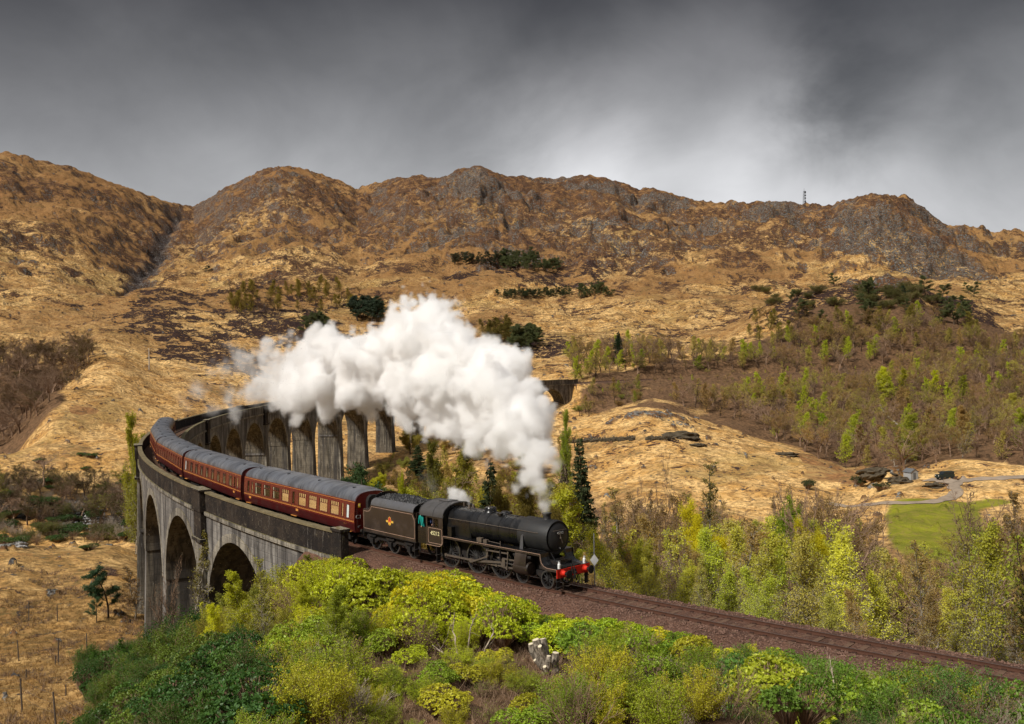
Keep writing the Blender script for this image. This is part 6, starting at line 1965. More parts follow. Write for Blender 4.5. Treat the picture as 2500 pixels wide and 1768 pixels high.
# leafless trees standing behind the valley wood, before the golden knoll
def barewood(u, D, x, y, z):
    vt = np.interp(u, [1380, 1450, 1700, 1800, 1900, 2100, 2200, 2400, 2500], [1200, 1180, 1195, 1240, 1175, 1200, 1300, 1240, 1190])+rw.uniform(0, 60)
    h = min(unproj(u, vt, D)[2]-z, 17)
    if h < 4 or (2060 < u < 2370 and rw.random() < .85): return False
    kind = rw.choice(['bare', 'bare', 'brown', 'thin_birch'])
    c = rw.choice([(.30, .20, .07), (.34, .27, .07), (.26, .17, .06)])
    wh = where(u, [(1500, 'right of the tall spruce'), (1620, 'beside the wide bare oak'), (1760, 'below the knoll'), (1900, 'left of the grey bare tree'), (2060, 'by the grey bare tree'), (9999, 'by the big bare oak')])
    plant(kind, x, y, z, h, c, ' '.join([size_word(h, 8, 12), 'leafless' if kind == 'bare' else tint(c), 'tree behind the valley wood', wh]), 'leafless trees behind the valley wood', rw.uniform(.7, 1.0))
    return True
scatter(48, (1380, 2560), (122, 205), barewood, 'b', 3.4)
# trees behind the train in the middle distance
def mid(u, D, x, y, z):
    s, off, d = near_track(x, y)
    if off > -8 or d < 9: return False
    if D > 270 and rw.random() < .5: return False
    vt = np.interp(u, [560, 900, 1000, 1100, 1300, 1400], [1200, 1160, 1115, 1110, 1130, 1200])+rw.uniform(0, 90)
    h = unproj(u, vt, D)[2]-z
    h = min(h, rw.uniform(8, 17) if D < 190 else rw.uniform(3.5, 8.5))
    if h < 2: return False
    kind = rw.choice(['birch', 'leafy', 'brown', 'birch', 'twiggy'])
    if kind == 'twiggy': h = min(h, 3.5)
    c = rw.choice([(.38, .34, .04), (.28, .19, .04), (.46, .46, .03), (.24, .22, .04)])
    wh = where(u, [(960, 'behind the first coach end'), (1060, 'behind the coal heap'), (1180, 'behind the cab'), (1300, 'behind the boiler'), (9999, 'behind the chimney')])
    plant(kind, x, y, z, h, c, ' '.join([size_word(h, 4, 8), tint(c), 'tree' if kind != 'twiggy' else 'shrub', 'in the valley', wh]), 'valley trees behind the train', rw.uniform(1, 1.4))
    return True
scatter(300, (830, 1400), (110, 335), mid, 'v', 3.6)
def mid2(u, D, x, y, z):
    s, off, d = near_track(x, y)
    if off > -8 or d < 8: return False
    _, vb, _ = uv_of(x, y, z)
    if vb < 1075: return False
    kind = rw.choice(['birch', 'brown', 'broom', 'airy', 'leafy', 'brown', 'broom'])
    h = rw.uniform(2, 3.4) if kind == 'broom' else rw.uniform(4, 8)
    c = rw.choice([(.40, .34, .07), (.32, .22, .06), (.46, .44, .05), (.26, .26, .05)])
    wh = where(u, [(900, 'below the far piers'), (1000, 'above the coal heap'), (1100, 'above the cab roof'), (1200, 'under the steam'), (1300, 'above the boiler'), (9999, 'right of the chimney')])
    plant(kind, x, y, z, h, c, ' '.join([size_word(h, 3.4, 6), tint(c), 'bush' if kind == 'broom' else 'tree', 'on the valley floor', wh]), 'valley floor scrub behind the train', rw.uniform(1.1, 1.5), parts=False)
    return True
scatter(190, (820, 1400), (195, 325), mid2, 'v', 3.2, 20)
def track_D(u):
    return float(np.interp(u, [1410, 1600, 1937, 2137, 2349, 2636], [417, 444, 483, 500, 514, 527]))
# wood along and above the far railway and the brown wood on the right
def farwood(u, D, x, y, z):
    s, off, d = near_track(x, y)
    if d < 5.5: return False
    uu_, vb, _ = uv_of(x, y, z)
    if D > 520 and vb < np.interp(u, [1400, 1900, 2050, 2500], [872, 835, 790, 780]): return False
    if D > 545 and rw.random() < .6: return False
    # keep the golden knoll and the road clear
    if vb > np.interp(u, [1400, 1500, 1600, 1760, 1900, 2050, 2500], [985, 985, 965, 1030, 1080, 1145, 1165]): return False
    if 1380 < u < 1900 and 940 < vb < 985 and rw.random() < .5: return False
    kind = rw.choice(['brown', 'bare', 'thin_birch', 'birch', 'brown', 'bare', 'brown'])
    h = rw.uniform(6.5, 12)
    if track_D(u)-45 < D < track_D(u): h = rw.uniform(1.2, 3.2)
    c = rw.choice([(.42, .28, .09), (.34, .22, .08), (.44, .36, .09), (.30, .22, .07), (.46, .42, .07)])
    if rw.random() < .12: kind = 'birch'; c = (.44, .48, .04)
    nm = {'brown': 'budding tree', 'bare': 'leafless tree', 'thin_birch': 'pale stemmed birch', 'birch': 'birch'}[kind]
    wh = where(u, [(1500, 'by the end of the far viaduct'), (1650, 'above the golden knoll'), (1800, 'right of the dark fir'), (1950, 'near the rocky knoll'), (2100, 'below the rocky knoll'), (2230, 'left of the four bright birches'), (2380, 'among the four bright birches'), (9999, 'by the right edge')])
    ro = 'above the far line' if D > track_D(u)+4 else ('below the far line' if D > 400 else 'low on the slope')
    plant(kind, x, y, z, h, c, ' '.join([size_word(h, 6, 9.5), tint(c), nm, ro, wh]), 'open wood round the far railway', rw.uniform(1, 1.4), parts=False)
    return True
scatter(520, (1850, 2560), (285, 560), farwood, 'f', 5.0)
scatter(210, (1390, 1950), (380, 500), farwood, 'f', 4.4)
def endscrub(u, D, x, y, z):
    s, off, d = near_track(x, y)
    if d < 4.6: return False
    k = rw.choice(['broom', 'brown', 'twiggy', 'birch'])
    h = {'broom': 2.5, 'brown': 5, 'twiggy': 2.5, 'birch': 6}[k]*rw.uniform(.7, 1.3)
    c = rw.choice([(.36, .30, .08), (.30, .32, .05), (.34, .22, .07)])
    plant(k, x, y, z, h, c, ' '.join([size_word(h, 2.5, 5), tint(c), {'broom': 'bush', 'twiggy': 'twiggy bush'}.get(k, 'tree'), 'at the far end of the viaduct']), 'scrub at the far end of the viaduct', 1.3, parts=False)
    return True
scatter(34, (1405, 1560), (392, 436), endscrub, 'e', 3.2)
# dark bare wood in the hollow on the left
def leftwood(u, D, x, y, z):
    _, vb, _ = uv_of(x, y, z)
    lim = np.interp(u, [-100, 0, 130, 215, 230], [1100, 1075, 945, 862, 840])
    if vb > lim+30 or vb < np.interp(u, [-100, 0, 210], [880, 880, 845]): return False
    h = rw.uniform(7, 12)
    plant(rw.choice(['bare', 'brown', 'bare']), x, y, z, h, rw.choice([(.10, .06, .025), (.09, .07, .02), (.13, .09, .03)]), ' '.join([size_word(h, 8.6, 10.4), 'dark bare tree', where(u, [(-10, 'outside the left edge'), (50, 'nearest the left edge'), (100, 'in the left part'), (150, 'in the middle'), (190, 'in the right part'), (9999, 'at the right tip')]), 'of the shaded wood,', 'front rows' if D < 385 else ('middle rows' if D < 440 else 'back rows')]), 'dark wood behind the left spur', rw.uniform(1.1, 1.5), parts=False)
    return True
scatter(130, (-70, 222), (320, 500), leftwood, 'l', 4.0)
# riverside thicket left of the viaduct
def riverside(u, D, x, y, z):
    s, off, d = near_track(x, y)
    if d < 9: return False
    _, vb, _ = uv_of(x, y, z)
    if vb < np.interp(u, [0, 340], [1175, 1185]) or vb > 1330: return False
    kind = rw.choice(['bare', 'twiggy', 'broom', 'brown', 'grey_shrub', 'rhodo'])
    h = {'bare': rw.uniform(5, 9), 'brown': rw.uniform(5, 9), 'twiggy': rw.uniform(3, 5), 'grey_shrub': rw.uniform(3, 4.5), 'broom': rw.uniform(2, 4), 'rhodo': rw.uniform(1.5, 2.8)}[kind]
    if vb > 1285 and h > 4: h = 2.5
    w = 1.3 if kind != 'rhodo' else 1.6
    c = {'rhodo': (.05, .10, .02), 'broom': (.13, .14, .035)}.get(kind, (.10, .085, .03))
    if kind == 'brown' and rw.random() < .3: c = (.20, .22, .02)
    plant(kind, x, y, z, h, c, ' '.join([size_word(h, 2.6, 5), {'rhodo': 'dark green bush', 'broom': 'olive shrub', 'twiggy': 'twiggy shrub', 'grey_shrub': 'grey leafless shrub', 'brown': 'brown budding tree', 'bare': 'leafless tree'}[kind], 'before the river' if D < 240 else ('on the river bank' if D < 262 else 'beyond the river'), where(u, [(40, 'at the left edge'), (120, 'left of the bright bush'), (200, 'right of the bright bush'), (270, 'midway to the viaduct'), (9999, 'beside the viaduct')])]), 'riverside thicket left of the viaduct', w, parts=False)
    return True
scatter(200, (-60, 345), (222, 300), riverside, 'r', 2.2)
# bushes dotted on the slopes to the left
for (u, v, s_) in ((92, 1135, 2.5), (192, 1115, 2), (218, 1122, 2.2), (215, 1320, 3), (235, 1318, 2.5), (205, 1345, 2), (270, 1305, 2.5), (300, 1315, 2.6), (120, 1325, 2.2), (30, 1335, 3), (170, 1300, 3), (205, 1155, 2)):
    r = hit(u, v, 60)
    if r: plant('rhodo', r[0], r[1], r[2], s_*.6, (.06, .11, .02), 'small dark green bush on the golden grass left of the viaduct', 'dark bushes on the golden grass', 1.8, parts=False)
# pines in lines on the mountain
def hillclump(kind, n, u0, u1, v0, v1, hr, col, label, grp, w=1.5):
    for _ in range(n):
        r = hit(rw.uniform(u0, u1), rw.uniform(v0, v1), 480)
        if r: plant(kind, r[0], r[1], r[2], rw.uniform(*hr), col, label, grp, w, parts=False)
hillclump('pine', 34, 1228, 1318, 640, 664, (7, 12), (.080, .095, .028), 'dark pine in the dense clump half way up the mountain', 'pine clump half way up the mountain')
hillclump('pine', 14, 1318, 1370, 655, 668, (7, 11), (.080, .095, .028), 'dark pine trailing right of the mountain clump', 'pines right of the mountain clump')
hillclump('pine', 22, 1110, 1230, 636, 652, (6, 10), (.045, .05, .02), 'olive pine in the thin line left of the mountain clump', 'thin line of trees left of the clump')
hillclump('pine', 48, 1218, 1400, 722, 732, (4, 7), (.045, .058, .018), 'pine in the long thin row across the mountain foot', 'long pine row across the mountain foot')
hillclump('pine', 20, 1410, 1510, 714, 732, (5, 8.5), (.080, .095, .028), 'darker pine at the right end of the long row', 'darker end of the pine row')
hillclump('pine', 24, 870, 935, 765, 790, (11, 15), (.03, .05, .025), 'pine in the clump just above the steam', 'pine clump above the steam')
hillclump('pine', 12, 735, 800, 800, 822, (8, 12), (.080, .095, .028), 'dark pine left of the steam on the moor', 'pines left of the steam')
hillclump('pine', 22, 1250, 1312, 838, 858, (8, 13), (.080, .095, .028), 'dark pine right of the steam on the moor', 'pines right of the steam')
hillclump('birch', 14, 1180, 1250, 818, 845, (9, 14), (.15, .12, .03), 'olive birch at the right edge of the steam on the moor', 'birches at the edge of the steam')
hillclump('birch', 40, 560, 860, 700, 770, (7, 13), (.26, .20, .04), 'scattered olive birch on the lower mountain above the viaduct', 'scattered birches above the viaduct', 1.6)
hillclump('brown', 24, 560, 900, 700, 780, (6, 10), (.12, .07, .03), 'scattered brown tree on the lower mountain above the viaduct', 'scattered brown trees above the viaduct', 1.7)
hillclump('pine', 22, 1930, 2380, 700, 800, (7, 12), (.080, .095, .028), 'dark pine scattered over the rocky knoll', 'pines on the rocky knoll', 1.6)
hillclump('birch', 26, 1830, 2400, 775, 870, (7, 11), (.24, .20, .04), 'olive birch on the flank of the rocky knoll', 'birches on the rocky knoll', 1.5)
hillclump('brown', 20, 1850, 2450, 775, 880, (7, 11), (.24, .15, .05), 'brown tree on the flank of the rocky knoll', 'brown trees on the rocky knoll', 1.5)
hillclump('broom', 30, 1850, 2300, 712, 760, (4, 6), (.12, .12, .03), 'scrubby bush along the crest of the rocky knoll', 'scrub on the rocky knoll', 1.6)
for (u, v, h_) in ((1405+560, 1195, 2.4), (1980+0, 1195, 0), (2090, 1190, 2.6), (2145, 1200, 2.2)):
    if h_:
        r = hit(u, v, 150)
        if r: plant('rhodo', r[0], r[1], r[2], h_, (.055, .075, .02), 'dark round bush on the brown bracken bank by the hut', 'round bushes on the bracken bank', 1.1, parts=True)
# ------------------------------------------------------------------ thickets on the near side of the line
rf = random.Random(77)
KL = {'rhodo': 'rhododendron bush', 'broom': 'green shrub', 'twiggy': 'twiggy shrub', 'grey_shrub': 'leafless shrub', 'birch': 'birch sapling', 'thin_birch': 'thin birch sapling'}
def zone(u, v):
    """(kinds, colours, description) for a foot position in the photo"""
    if u < 620 and v > 1610:
        return (['rhodo']*5+['twiggy', 'broom', 'broom'], [(.05, .115, .024), (.075, .15, .026), (.14, .20, .03)], 'in the dark green thicket at the bottom left')
    if u < 420:
        return (['grey_shrub', 'twiggy', 'grey_shrub', 'twiggy', 'thin_birch', 'broom'], [(.14, .12, .035), (.10, .10, .03)], 'in the brown scrub left of the arches')
    if u < 760 and v < 1610:
        return (['birch', 'broom', 'broom', 'twiggy', 'thin_birch', 'rhodo'], [(.44, .46, .025), (.32, .31, .04), (.54, .56, .022), (.24, .25, .04)], 'on the bank below the arches')
    if u < 1130 and v < 1600:
        return (['rhodo', 'rhodo', 'broom', 'rhodo', 'broom', 'twiggy'], [(.50, .50, .02), (.42, .46, .02), (.58, .53, .02), (.30, .34, .025)], 'in the sunlit yellow green thicket below the tender')
    if u < 960:
        return (['twiggy', 'broom', 'grey_shrub', 'rhodo', 'broom', 'birch'], [(.34, .40, .03), (.26, .34, .03), (.46, .46, .035)], 'in the olive scrub at the bottom left of centre')
    if u < 1720:
        if v < 1640:
            return (['rhodo', 'rhodo', 'rhodo', 'twiggy', 'rhodo', 'broom'], [(.40, .46, .02), (.28, .38, .02), (.52, .48, .02), (.18, .28, .025)], 'between the stump and the ballast')
        return (['twiggy', 'grey_shrub', 'rhodo', 'broom', 'rhodo', 'twiggy', 'broom'], [(.30, .36, .025), (.22, .31, .025), (.44, .42, .03)], 'in the brown tangle at the bottom centre')
    if v < 1660:
        return (['rhodo', 'rhodo', 'rhodo', 'broom', 'twiggy'], [(.42, .50, .02), (.30, .42, .022), (.54, .56, .02)], 'beside the track on the right')
    return (['rhodo', 'rhodo', 'rhodo', 'rhodo', 'broom', 'twiggy', 'twiggy', 'grey_shrub', 'broom'], [(.14, .24, .03), (.10, .20, .04), (.24, .33, .03), (.36, .40, .03)], 'in the dark thicket at the bottom right')
def fg(u, D, x, y, z):
    s, off, d = near_track(x, y)
    if off < 0 and s > -100: return False
    lim = 3.5 if s < 19 else 3.4
    if u > 1180: lim = 3.5 + .4*math.sin(x*.7)
    _, vb, _ = uv_of(x, y, z)
    if vb > 2150: return False
    if u < 330 and vb < 1520: return False
    if u < 160+ (vb-1500)*.10 and vb < 1768: return False
    if u < 170 and vb < 1900: return False
    if fbm(np.array([x/4.5]), np.array([y/4.5]), 2)[0] < -.36 and rf.random() < .8: return False
    kinds, cols, desc = zone(u, vb)
    k = rf.choice(kinds)
    if d < lim+(.8 if k in ('broom', 'twiggy') else 0): return False
    h = {'rhodo': rf.uniform(.8, 2.5), 'broom': rf.uniform(1.3, 2.4), 'twiggy': rf.uniform(1.2, 2.5), 'grey_shrub': rf.uniform(1.0, 1.9), 'birch': rf.uniform(2.5, 5.0), 'thin_birch': rf.uniform(3, 5.5)}[k]
    # nothing may rise in front of the rails
    if s < 22:
        vmax = {True: np.interp(u, [800, 900, 960, 1000, 1050, 1085, 1130, 1200, 1255, 1300, 1400, 1500, 1560, 1620, 1700, 1760, 1850, 1900, 1960, 2050, 2150, 2240, 2400, 2500, 2800], [1350, 1374, 1388, 1394, 1380, 1388, 1424, 1440, 1450, 1502, 1490, 1502, 1514, 1536, 1540, 1566, 1554, 1588, 1564, 1606, 1618, 1608, 1638, 1664, 1720])}[True]
        vmax += rf.uniform(-2, 26)
        hm = unproj(u, vmax, D)[2]-z
        h = min(h, hm) if d > 9 else min(max(h, hm*rf.uniform(.8, 1)), hm, 3.0)
        if h < .55: return False
    else:
        vmax = np.interp(u, [150, 330, 420, 520, 600, 700, 820], [1600, 1490, 1468, 1432, 1402, 1386, 1352])+rf.uniform(-5, 40)
        hm = unproj(u, vmax, D)[2]-z
        h = min(h*1.25, hm) if u < 420 else min(max(h, hm*rf.uniform(.7, 1.0)), hm, 5.5)
        if h > 2.6 and k in ('rhodo', 'grey_shrub', 'twiggy'): k = 'birch' if rf.random() < .5 else 'broom'
        if h < .55: return False
    # the stump, its log and the tangle of dead stems stay in the open
    if 1225 < u < 1405 and D > 36:
        lim_v = np.interp(u, [1225, 1290, 1370, 1405], [1600, 1668, 1668, 1600]) if D < 42.5 else 0
        hm = unproj(u, lim_v, D)[2]-z if lim_v else 99
        if hm < .5: return False
        h = min(h, hm)
    if 860 < u < 1290 and 1620 < vb < 1850:
        if k == 'rhodo' and rf.random() < .2: return False
        h = min(h, rf.uniform(.6, 1.2))
    w = {'rhodo': rf.uniform(.75, 1.1)*max(1, 1.1/h), 'broom': rf.uniform(.8, 1.1)*max(1, 1.3/h), 'twiggy': rf.uniform(.8, 1.2)*max(1, 1.1/h), 'grey_shrub': rf.uniform(.9, 1.4), 'birch': 1.1, 'thin_birch': 1.0}[k]
    c = rf.choice(cols)
    c = (min(c[0]*1.12, .7), min(c[1]*1.12, .66), c[2]*1.1)
    wh = where(u, [(250, 'at far left'), (420, 'left of the arches'), (560, 'below the second arch'), (700, 'below the first arch'), (840, 'below the parapet end'), (960, 'below the tender'), (1080, 'below the cab'), (1200, 'below the driving wheels'), (1290, 'left of the stump'), (1400, 'by the stump'), (1560, 'right of the stump'), (1750, 'below the open rails'), (1950, 'in the lower right'), (2150, 'right of the dark gap'), (2350, 'near the right corner'), (9999, 'at the right edge')])
    ro = 'near the ballast' if d < 8.5 else ('halfway down' if d < 14 else 'lower down')
    if s > 22: ro = 'on the bank' if D < 85 else 'at the foot of the bank'
    plant(k, x, y, z, h, c, ' '.join([size_word(h, 1.15, 1.9), tint(c), KL[k], ro, wh]), KL[k]+' '+desc, w)
    return True
rw.seed(5)
n1_ = scatter(520, (120, 2700), (30, 62), fg, 'fg', 1.22, 20)
n2_ = scatter(230, (60, 860), (58, 112), fg, 'fg', 1.7, 20)
for s_ in np.arange(-24, 23.5, .62):
    for rep_ in range(2):
        if rf.random() < .12: continue
        o_ = rf.uniform(3.7, 5.2)+rep_*1.1
        p_ = tw(float(s_), o_); gz = ground(p_[0], p_[1]); D_ = float(np.hypot(p_[0]-CAM[0], p_[1]-CAM[1]))
        if D_ < 31: continue
        fg(uv_of(p_[0], p_[1], gz)[0], D_, p_[0], p_[1], gz)
print('foreground', n1_, n2_)
KC = {}
for o_ in bpy.data.objects:
    if o_.get('category') in ('shrub', 'bush'): KC[o_.name.split('.')[0]] = KC.get(o_.name.split('.')[0], 0)+1
print(KC)

# ground cover: dead grass tussocks, brambles and twigs
def tufts(name, n, ur, Dr, keep, col, hr=(.15, .4), blades=7, seed=1, mat='dead_grass', width=.012):
    rng = np.random.RandomState(seed); out = []
    u = rng.uniform(*ur, n*3); D = np.sqrt(rng.uniform(Dr[0]**2, Dr[1]**2, n*3))
    a = YAW-np.arctan((u-1250)/FPX); x = CAM[0]+np.cos(a)*D; y = CAM[1]+np.sin(a)*D; z = grid_lookup(H, x, y)
    k = keep(u, D, x, y, z); x, y, z = x[k][:n], y[k][:n], z[k][:n]; n = len(x)
    S = np.repeat(np.stack([x, y, z], -1), blades, 0); m = len(S)
    S[:, :2] += rng.normal(size=(m, 2))*.08
    d = rng.normal(size=(m, 3))*np.array([.55, .55, .25])+np.array([0, 0, .9]); h = rng.uniform(*hr, m)[:, None]
    tip = S+d*h; wv = np.cross(d, rng.normal(size=(m, 3))); wv /= np.linalg.norm(wv, axis=1, keepdims=True)
    V = np.stack([S-wv*width-[0, 0, .03], S+wv*width-[0, 0, .03], tip], 1).reshape(-1, 3)
    F = np.arange(3)[None]+np.arange(m)[:, None]*3
    o = fast_mesh(name, V, F, [MAT[mat]]); tag(o, kind='stuff'); return o
tufts('bracken', 5000, (-150, 900), (45, 175), lambda u, D, x, y, z: (u < 760) & (z < -3.5) & (fbm(x/7, y/7, 3) > .12), None, (.2, .6), 8, 5, 'twig', .022)
tufts('dead_grass', 12000, (-150, 900), (45, 160), lambda u, D, x, y, z: (u < 760) & (z < -3.5), None, (.18, .5), 8, 3, 'dead_grass', .018)
def bankk(u, D, x, y, z):
    r = np.zeros(len(u), bool)
    for i in range(0, len(u)):
        s, off, d = near_track(x[i], y[i]); r[i] = off > 4.4
    return r
tufts('undergrowth', 6500, (300, 2750), (31, 62), bankk, None, (.2, .6), 7, 9, 'twig', .010)
# ------------------------------------------------------------------ road, hut, car
def ground_path(name, pts, width, mat, lift=.06, kind='structure', n=60, dmin=100):
    P_ = []
    for (u, v) in pts:
        r = hit(u, v, dmin)
        if r: P_.append((r[0], r[1]))
    P_ = np.array(P_); L = np.concatenate([[0], np.cumsum(np.hypot(*np.diff(P_, axis=0).T))])
    t = np.linspace(0, L[-1], n); X = np.interp(t, L, P_[:, 0]); Y = np.interp(t, L, P_[:, 1])
    for _ in range(3):
        X[1:-1] = (X[:-2]+2*X[1:-1]+X[2:])/4; Y[1:-1] = (Y[:-2]+2*Y[1:-1]+Y[2:])/4
    dx, dy = np.gradient(X), np.gradient(Y); l = np.hypot(dx, dy); nx, ny = -dy/l, dx/l
    V = []; m = 7
    for i in range(n):
        for j in range(m):
            o = (j/(m-1)-.5)*width*(1+.12*math.sin(i*.9+j))
            x, y = X[i]+nx[i]*o, Y[i]+ny[i]*o
            V.append((x, y, ground(x, y)+lift-(0 if 0 < j < m-1 else .12)))
    F = [(i*m+j, i*m+j+1, (i+1)*m+j+1, (i+1)*m+j) for i in range(n-1) for j in range(m-1)]
    o = mesh_obj(name, V, F, mat, None, True); tag(o, kind=kind); return o
ground_path('gravel_road', [(2620, 1160), (2500, 1166), (2430, 1170), (2370, 1173), (2330, 1180), (2322, 1192), (2335, 1204), (2318, 1218), (2280, 1228), (2200, 1232), (2120, 1233), (2020, 1230)], 2.7, MAT['gravel_road'], .25, n=110)
ground_path('gravel_road', [(2330, 1181), (2305, 1176), (2262, 1174)], 4.0, MAT['gravel_road'], .30, n=26)
simple('car_green', (.018, .03, .028), .35, 0, .1); simple('rubber', (.02, .02, .02), .8, 0, .1); simple('window_dark', (.02, .025, .03), .12, 0, .1)
r = hit(2302, 1172, 150)
ca = empty('parked_car', (r[0], r[1], r[2]+.12), YAW-math.pi/2+.25)
tag(ca, 'dark green four wheel drive car parked on the gravel beside the hut', 'car')
MB().extrude([(-2.1, .45), (-2.1, 1.15), (-2.05, 1.2), (-.95, 1.22), (2.05, 1.25), (2.1, 1.2), (2.1, .45), (1.75, .45), (1.65, .75), (1.1, .75), (1.0, .45), (-.9, .45), (-1.0, .75), (-1.6, .75), (-1.7, .45)], -.85, .85).build('body', [MAT['car_green']], ca)
MB().extrude([(-.9, 1.22), (-.55, 1.85), (2.0, 1.88), (2.05, 1.25)], -.78, .78).build('cabin', [MAT['car_green']], ca)
for y in (-.79, .79):
    for x0 in (-.35, .55, 1.35):
        MB().box((x0+.25, y, 1.55), (.62, .02, .38)).build('side_window', [MAT['window_dark']], ca)
    for x in (-1.3, 1.38):
        MB().lathe([(y-.1, 0), (y-.1, .38), (y+.1, .38), (y+.1, 0)], 'y', (x, 0, .38), 16).build('wheel', [MAT['rubber']], ca)
    MB().box((-2.11, y*.75, .95), (.03, .2, .2)).build('headlight', [MAT['lamp_white']], ca)
MB().extrude([(-.93, 1.3), (-.62, 1.8), (-.66, 1.82), (-.97, 1.3)], -.7, .7).build('windscreen', [MAT['window_dark']], ca)
simple('hut_wall', (.34, .34, .33), .8, 0, .2, 2); simple('hut_roof', (.12, .125, .13), .6, 0, .2)
r = hit(2219, 1172, 150)
hu = empty('small_hut', (r[0], r[1], r[2]-.1), YAW-math.pi/2+.35)
tag(hu, 'small pale grey hut with a pitched roof behind the dark rock', 'hut')
MB().extrude([(-1.1, 0), (1.1, 0), (1.1, 1.9), (0, 2.6), (-1.1, 1.9)], -1.3, 1.3).build('wall', [MAT['hut_wall']], hu)
for sg in (-1, 1):
    MB().extrude([(0, 2.62), (sg*1.3, 1.80), (sg*1.3, 1.88), (0, 2.72)], -1.45, 1.45).build('roof', [MAT['hut_roof']], hu)
MB().box((0, -1.31, .9), (.75, .03, 1.7)).build('door', [MAT['hut_roof']], hu)
# dark boulders lying on the moor: the large rock beside the hut
def boulder(u, v, size, label, mat='rock', flat=.6, seed=1, dmin=100):
    r = hit(u, v, dmin)
    if r is None: return
    bm = bmesh.new(); bmesh.ops.create_icosphere(bm, subdivisions=4, radius=1)
    rng = np.random.RandomState(seed); o3 = rng.uniform(0, 50, 2)
    for p in bm.verts:
        c = p.co; k = 1+.35*float(perlin(np.array([c.x*1.3+o3[0]]), np.array([c.y*1.3+c.z*2+o3[1]]))[0])+.22*float(perlin(np.array([c.x*3+o3[0]]), np.array([c.y*3+c.z*4]))[0])+.16*abs(float(perlin(np.array([c.x*8+o3[0]]), np.array([c.y*8+c.z*9]))[0]))
        p.co = Vector((c.x*k*size[0], c.y*k*size[1], c.z*k*size[2]))
    me = bpy.data.meshes.new('boulder'); bm.to_mesh(me); bm.free(); me.materials.append(MAT[mat])
    o = link(bpy.data.objects.new('boulder', me)); o.location = (r[0], r[1], r[2]+size[2]*.15); o.rotation_euler = (0, 0, YAW-math.pi/2+rng.uniform(-.3, .3))
    tag(o, label, 'boulder'); return o
simple('rock', (.085, .068, .045), .95, 0, .9, 1.2, .15, .8)
simple('rock_pale', (.30, .29, .28), .9, 0, .5, .8, .2, .8)
boulder(2135, 1165, (4.4, 2.6, 1.6), 'long dark mossy rock left of the small hut', seed=2)
boulder(2185, 1180, (3.2, 2, 1.3), 'dark rock sloping down in front of the small hut', seed=3)
boulder(2275, 1192, (2.2, 1.4, .9), 'low dark rock in the bend of the gravel road', seed=5)
boulder(38, 1338, (1.3, .9, .8), 'single grey boulder on the bank by the left edge', 'rock_pale', seed=6)
boulder(1660, 1068, (5.5, 2.0, 1.6), 'dark outcrop at the right end of the stone wall', 'rock', seed=7, dmin=250)
boulder(1700, 1092-0, (2.6, 1.3, .6), 'flat dark rock below the outcrop on the knoll', 'rock', seed=8, dmin=250)
boulder(1915, 1112, (3.2, 1.5, .8), 'low rock on the right shoulder of the golden knoll', 'rock', seed=9, dmin=250)
# dry stone wall on the knoll
pts = []; rng = np.random.RandomState(4)
for (u0, v0, u1, v1) in ((1380, 1083, 1545, 1076), (1575, 1076, 1640, 1074)):
    for t in np.linspace(0, 1, int((u1-u0)*2.2)):
        r = hit(u0+(u1-u0)*t, v0+(v1-v0)*t+rng.uniform(-1, 1), 250)
        if r:
            for k in range(3): pts.append((r[0]+rng.uniform(-.25, .25), r[1]+rng.uniform(-.25, .25), r[2]+.15+.32*k*rng.uniform(.6, 1.1)))
w_ = lumps('stone_wall', pts, (.18, .42), MAT['rock'], 9); tag(w_, 'low broken dry stone wall running across the golden knoll', 'wall')
# fallen pale trunk in the right-hand wood, dead pole on the left spur
bark_mat('dead_wood', (.62, .56, .48), (.36, .31, .26))
a = hit(2147, 1001, 280); c = hit(2188, 1040, 280)
if a and c:
    m_ = ((a[0]+c[0])/2-.8, (a[1]+c[1])/2-.8, (a[2]+c[2])/2+1.0)
    o = MB().tube((a[0], a[1], a[2]+1.5), m_, .22, .28, 7).tube(m_, (c[0], c[1], c[2]+.5), .28, .34, 7).build('fallen_tree', [MAT['dead_wood']]); tag(o, 'white fallen tree trunk curved among the brown trees on the right', 'trunk')
r = hit(364, 905, 400)
if r:
    zt = unproj(364, 850, r[3])[2]
    o = MB().tube((r[0], r[1], r[2]-.5), (r[0]+.2, r[1], (r[2]+zt)/2), .30, .24, 8).tube((r[0]+.2, r[1], (r[2]+zt)/2), (r[0], r[1], zt), .24, .12, 8).build('bare_pole', [MAT['dead_wood']]); tag(o, 'lone pale bare pole standing at the edge of the dark heather on the left', 'pole')
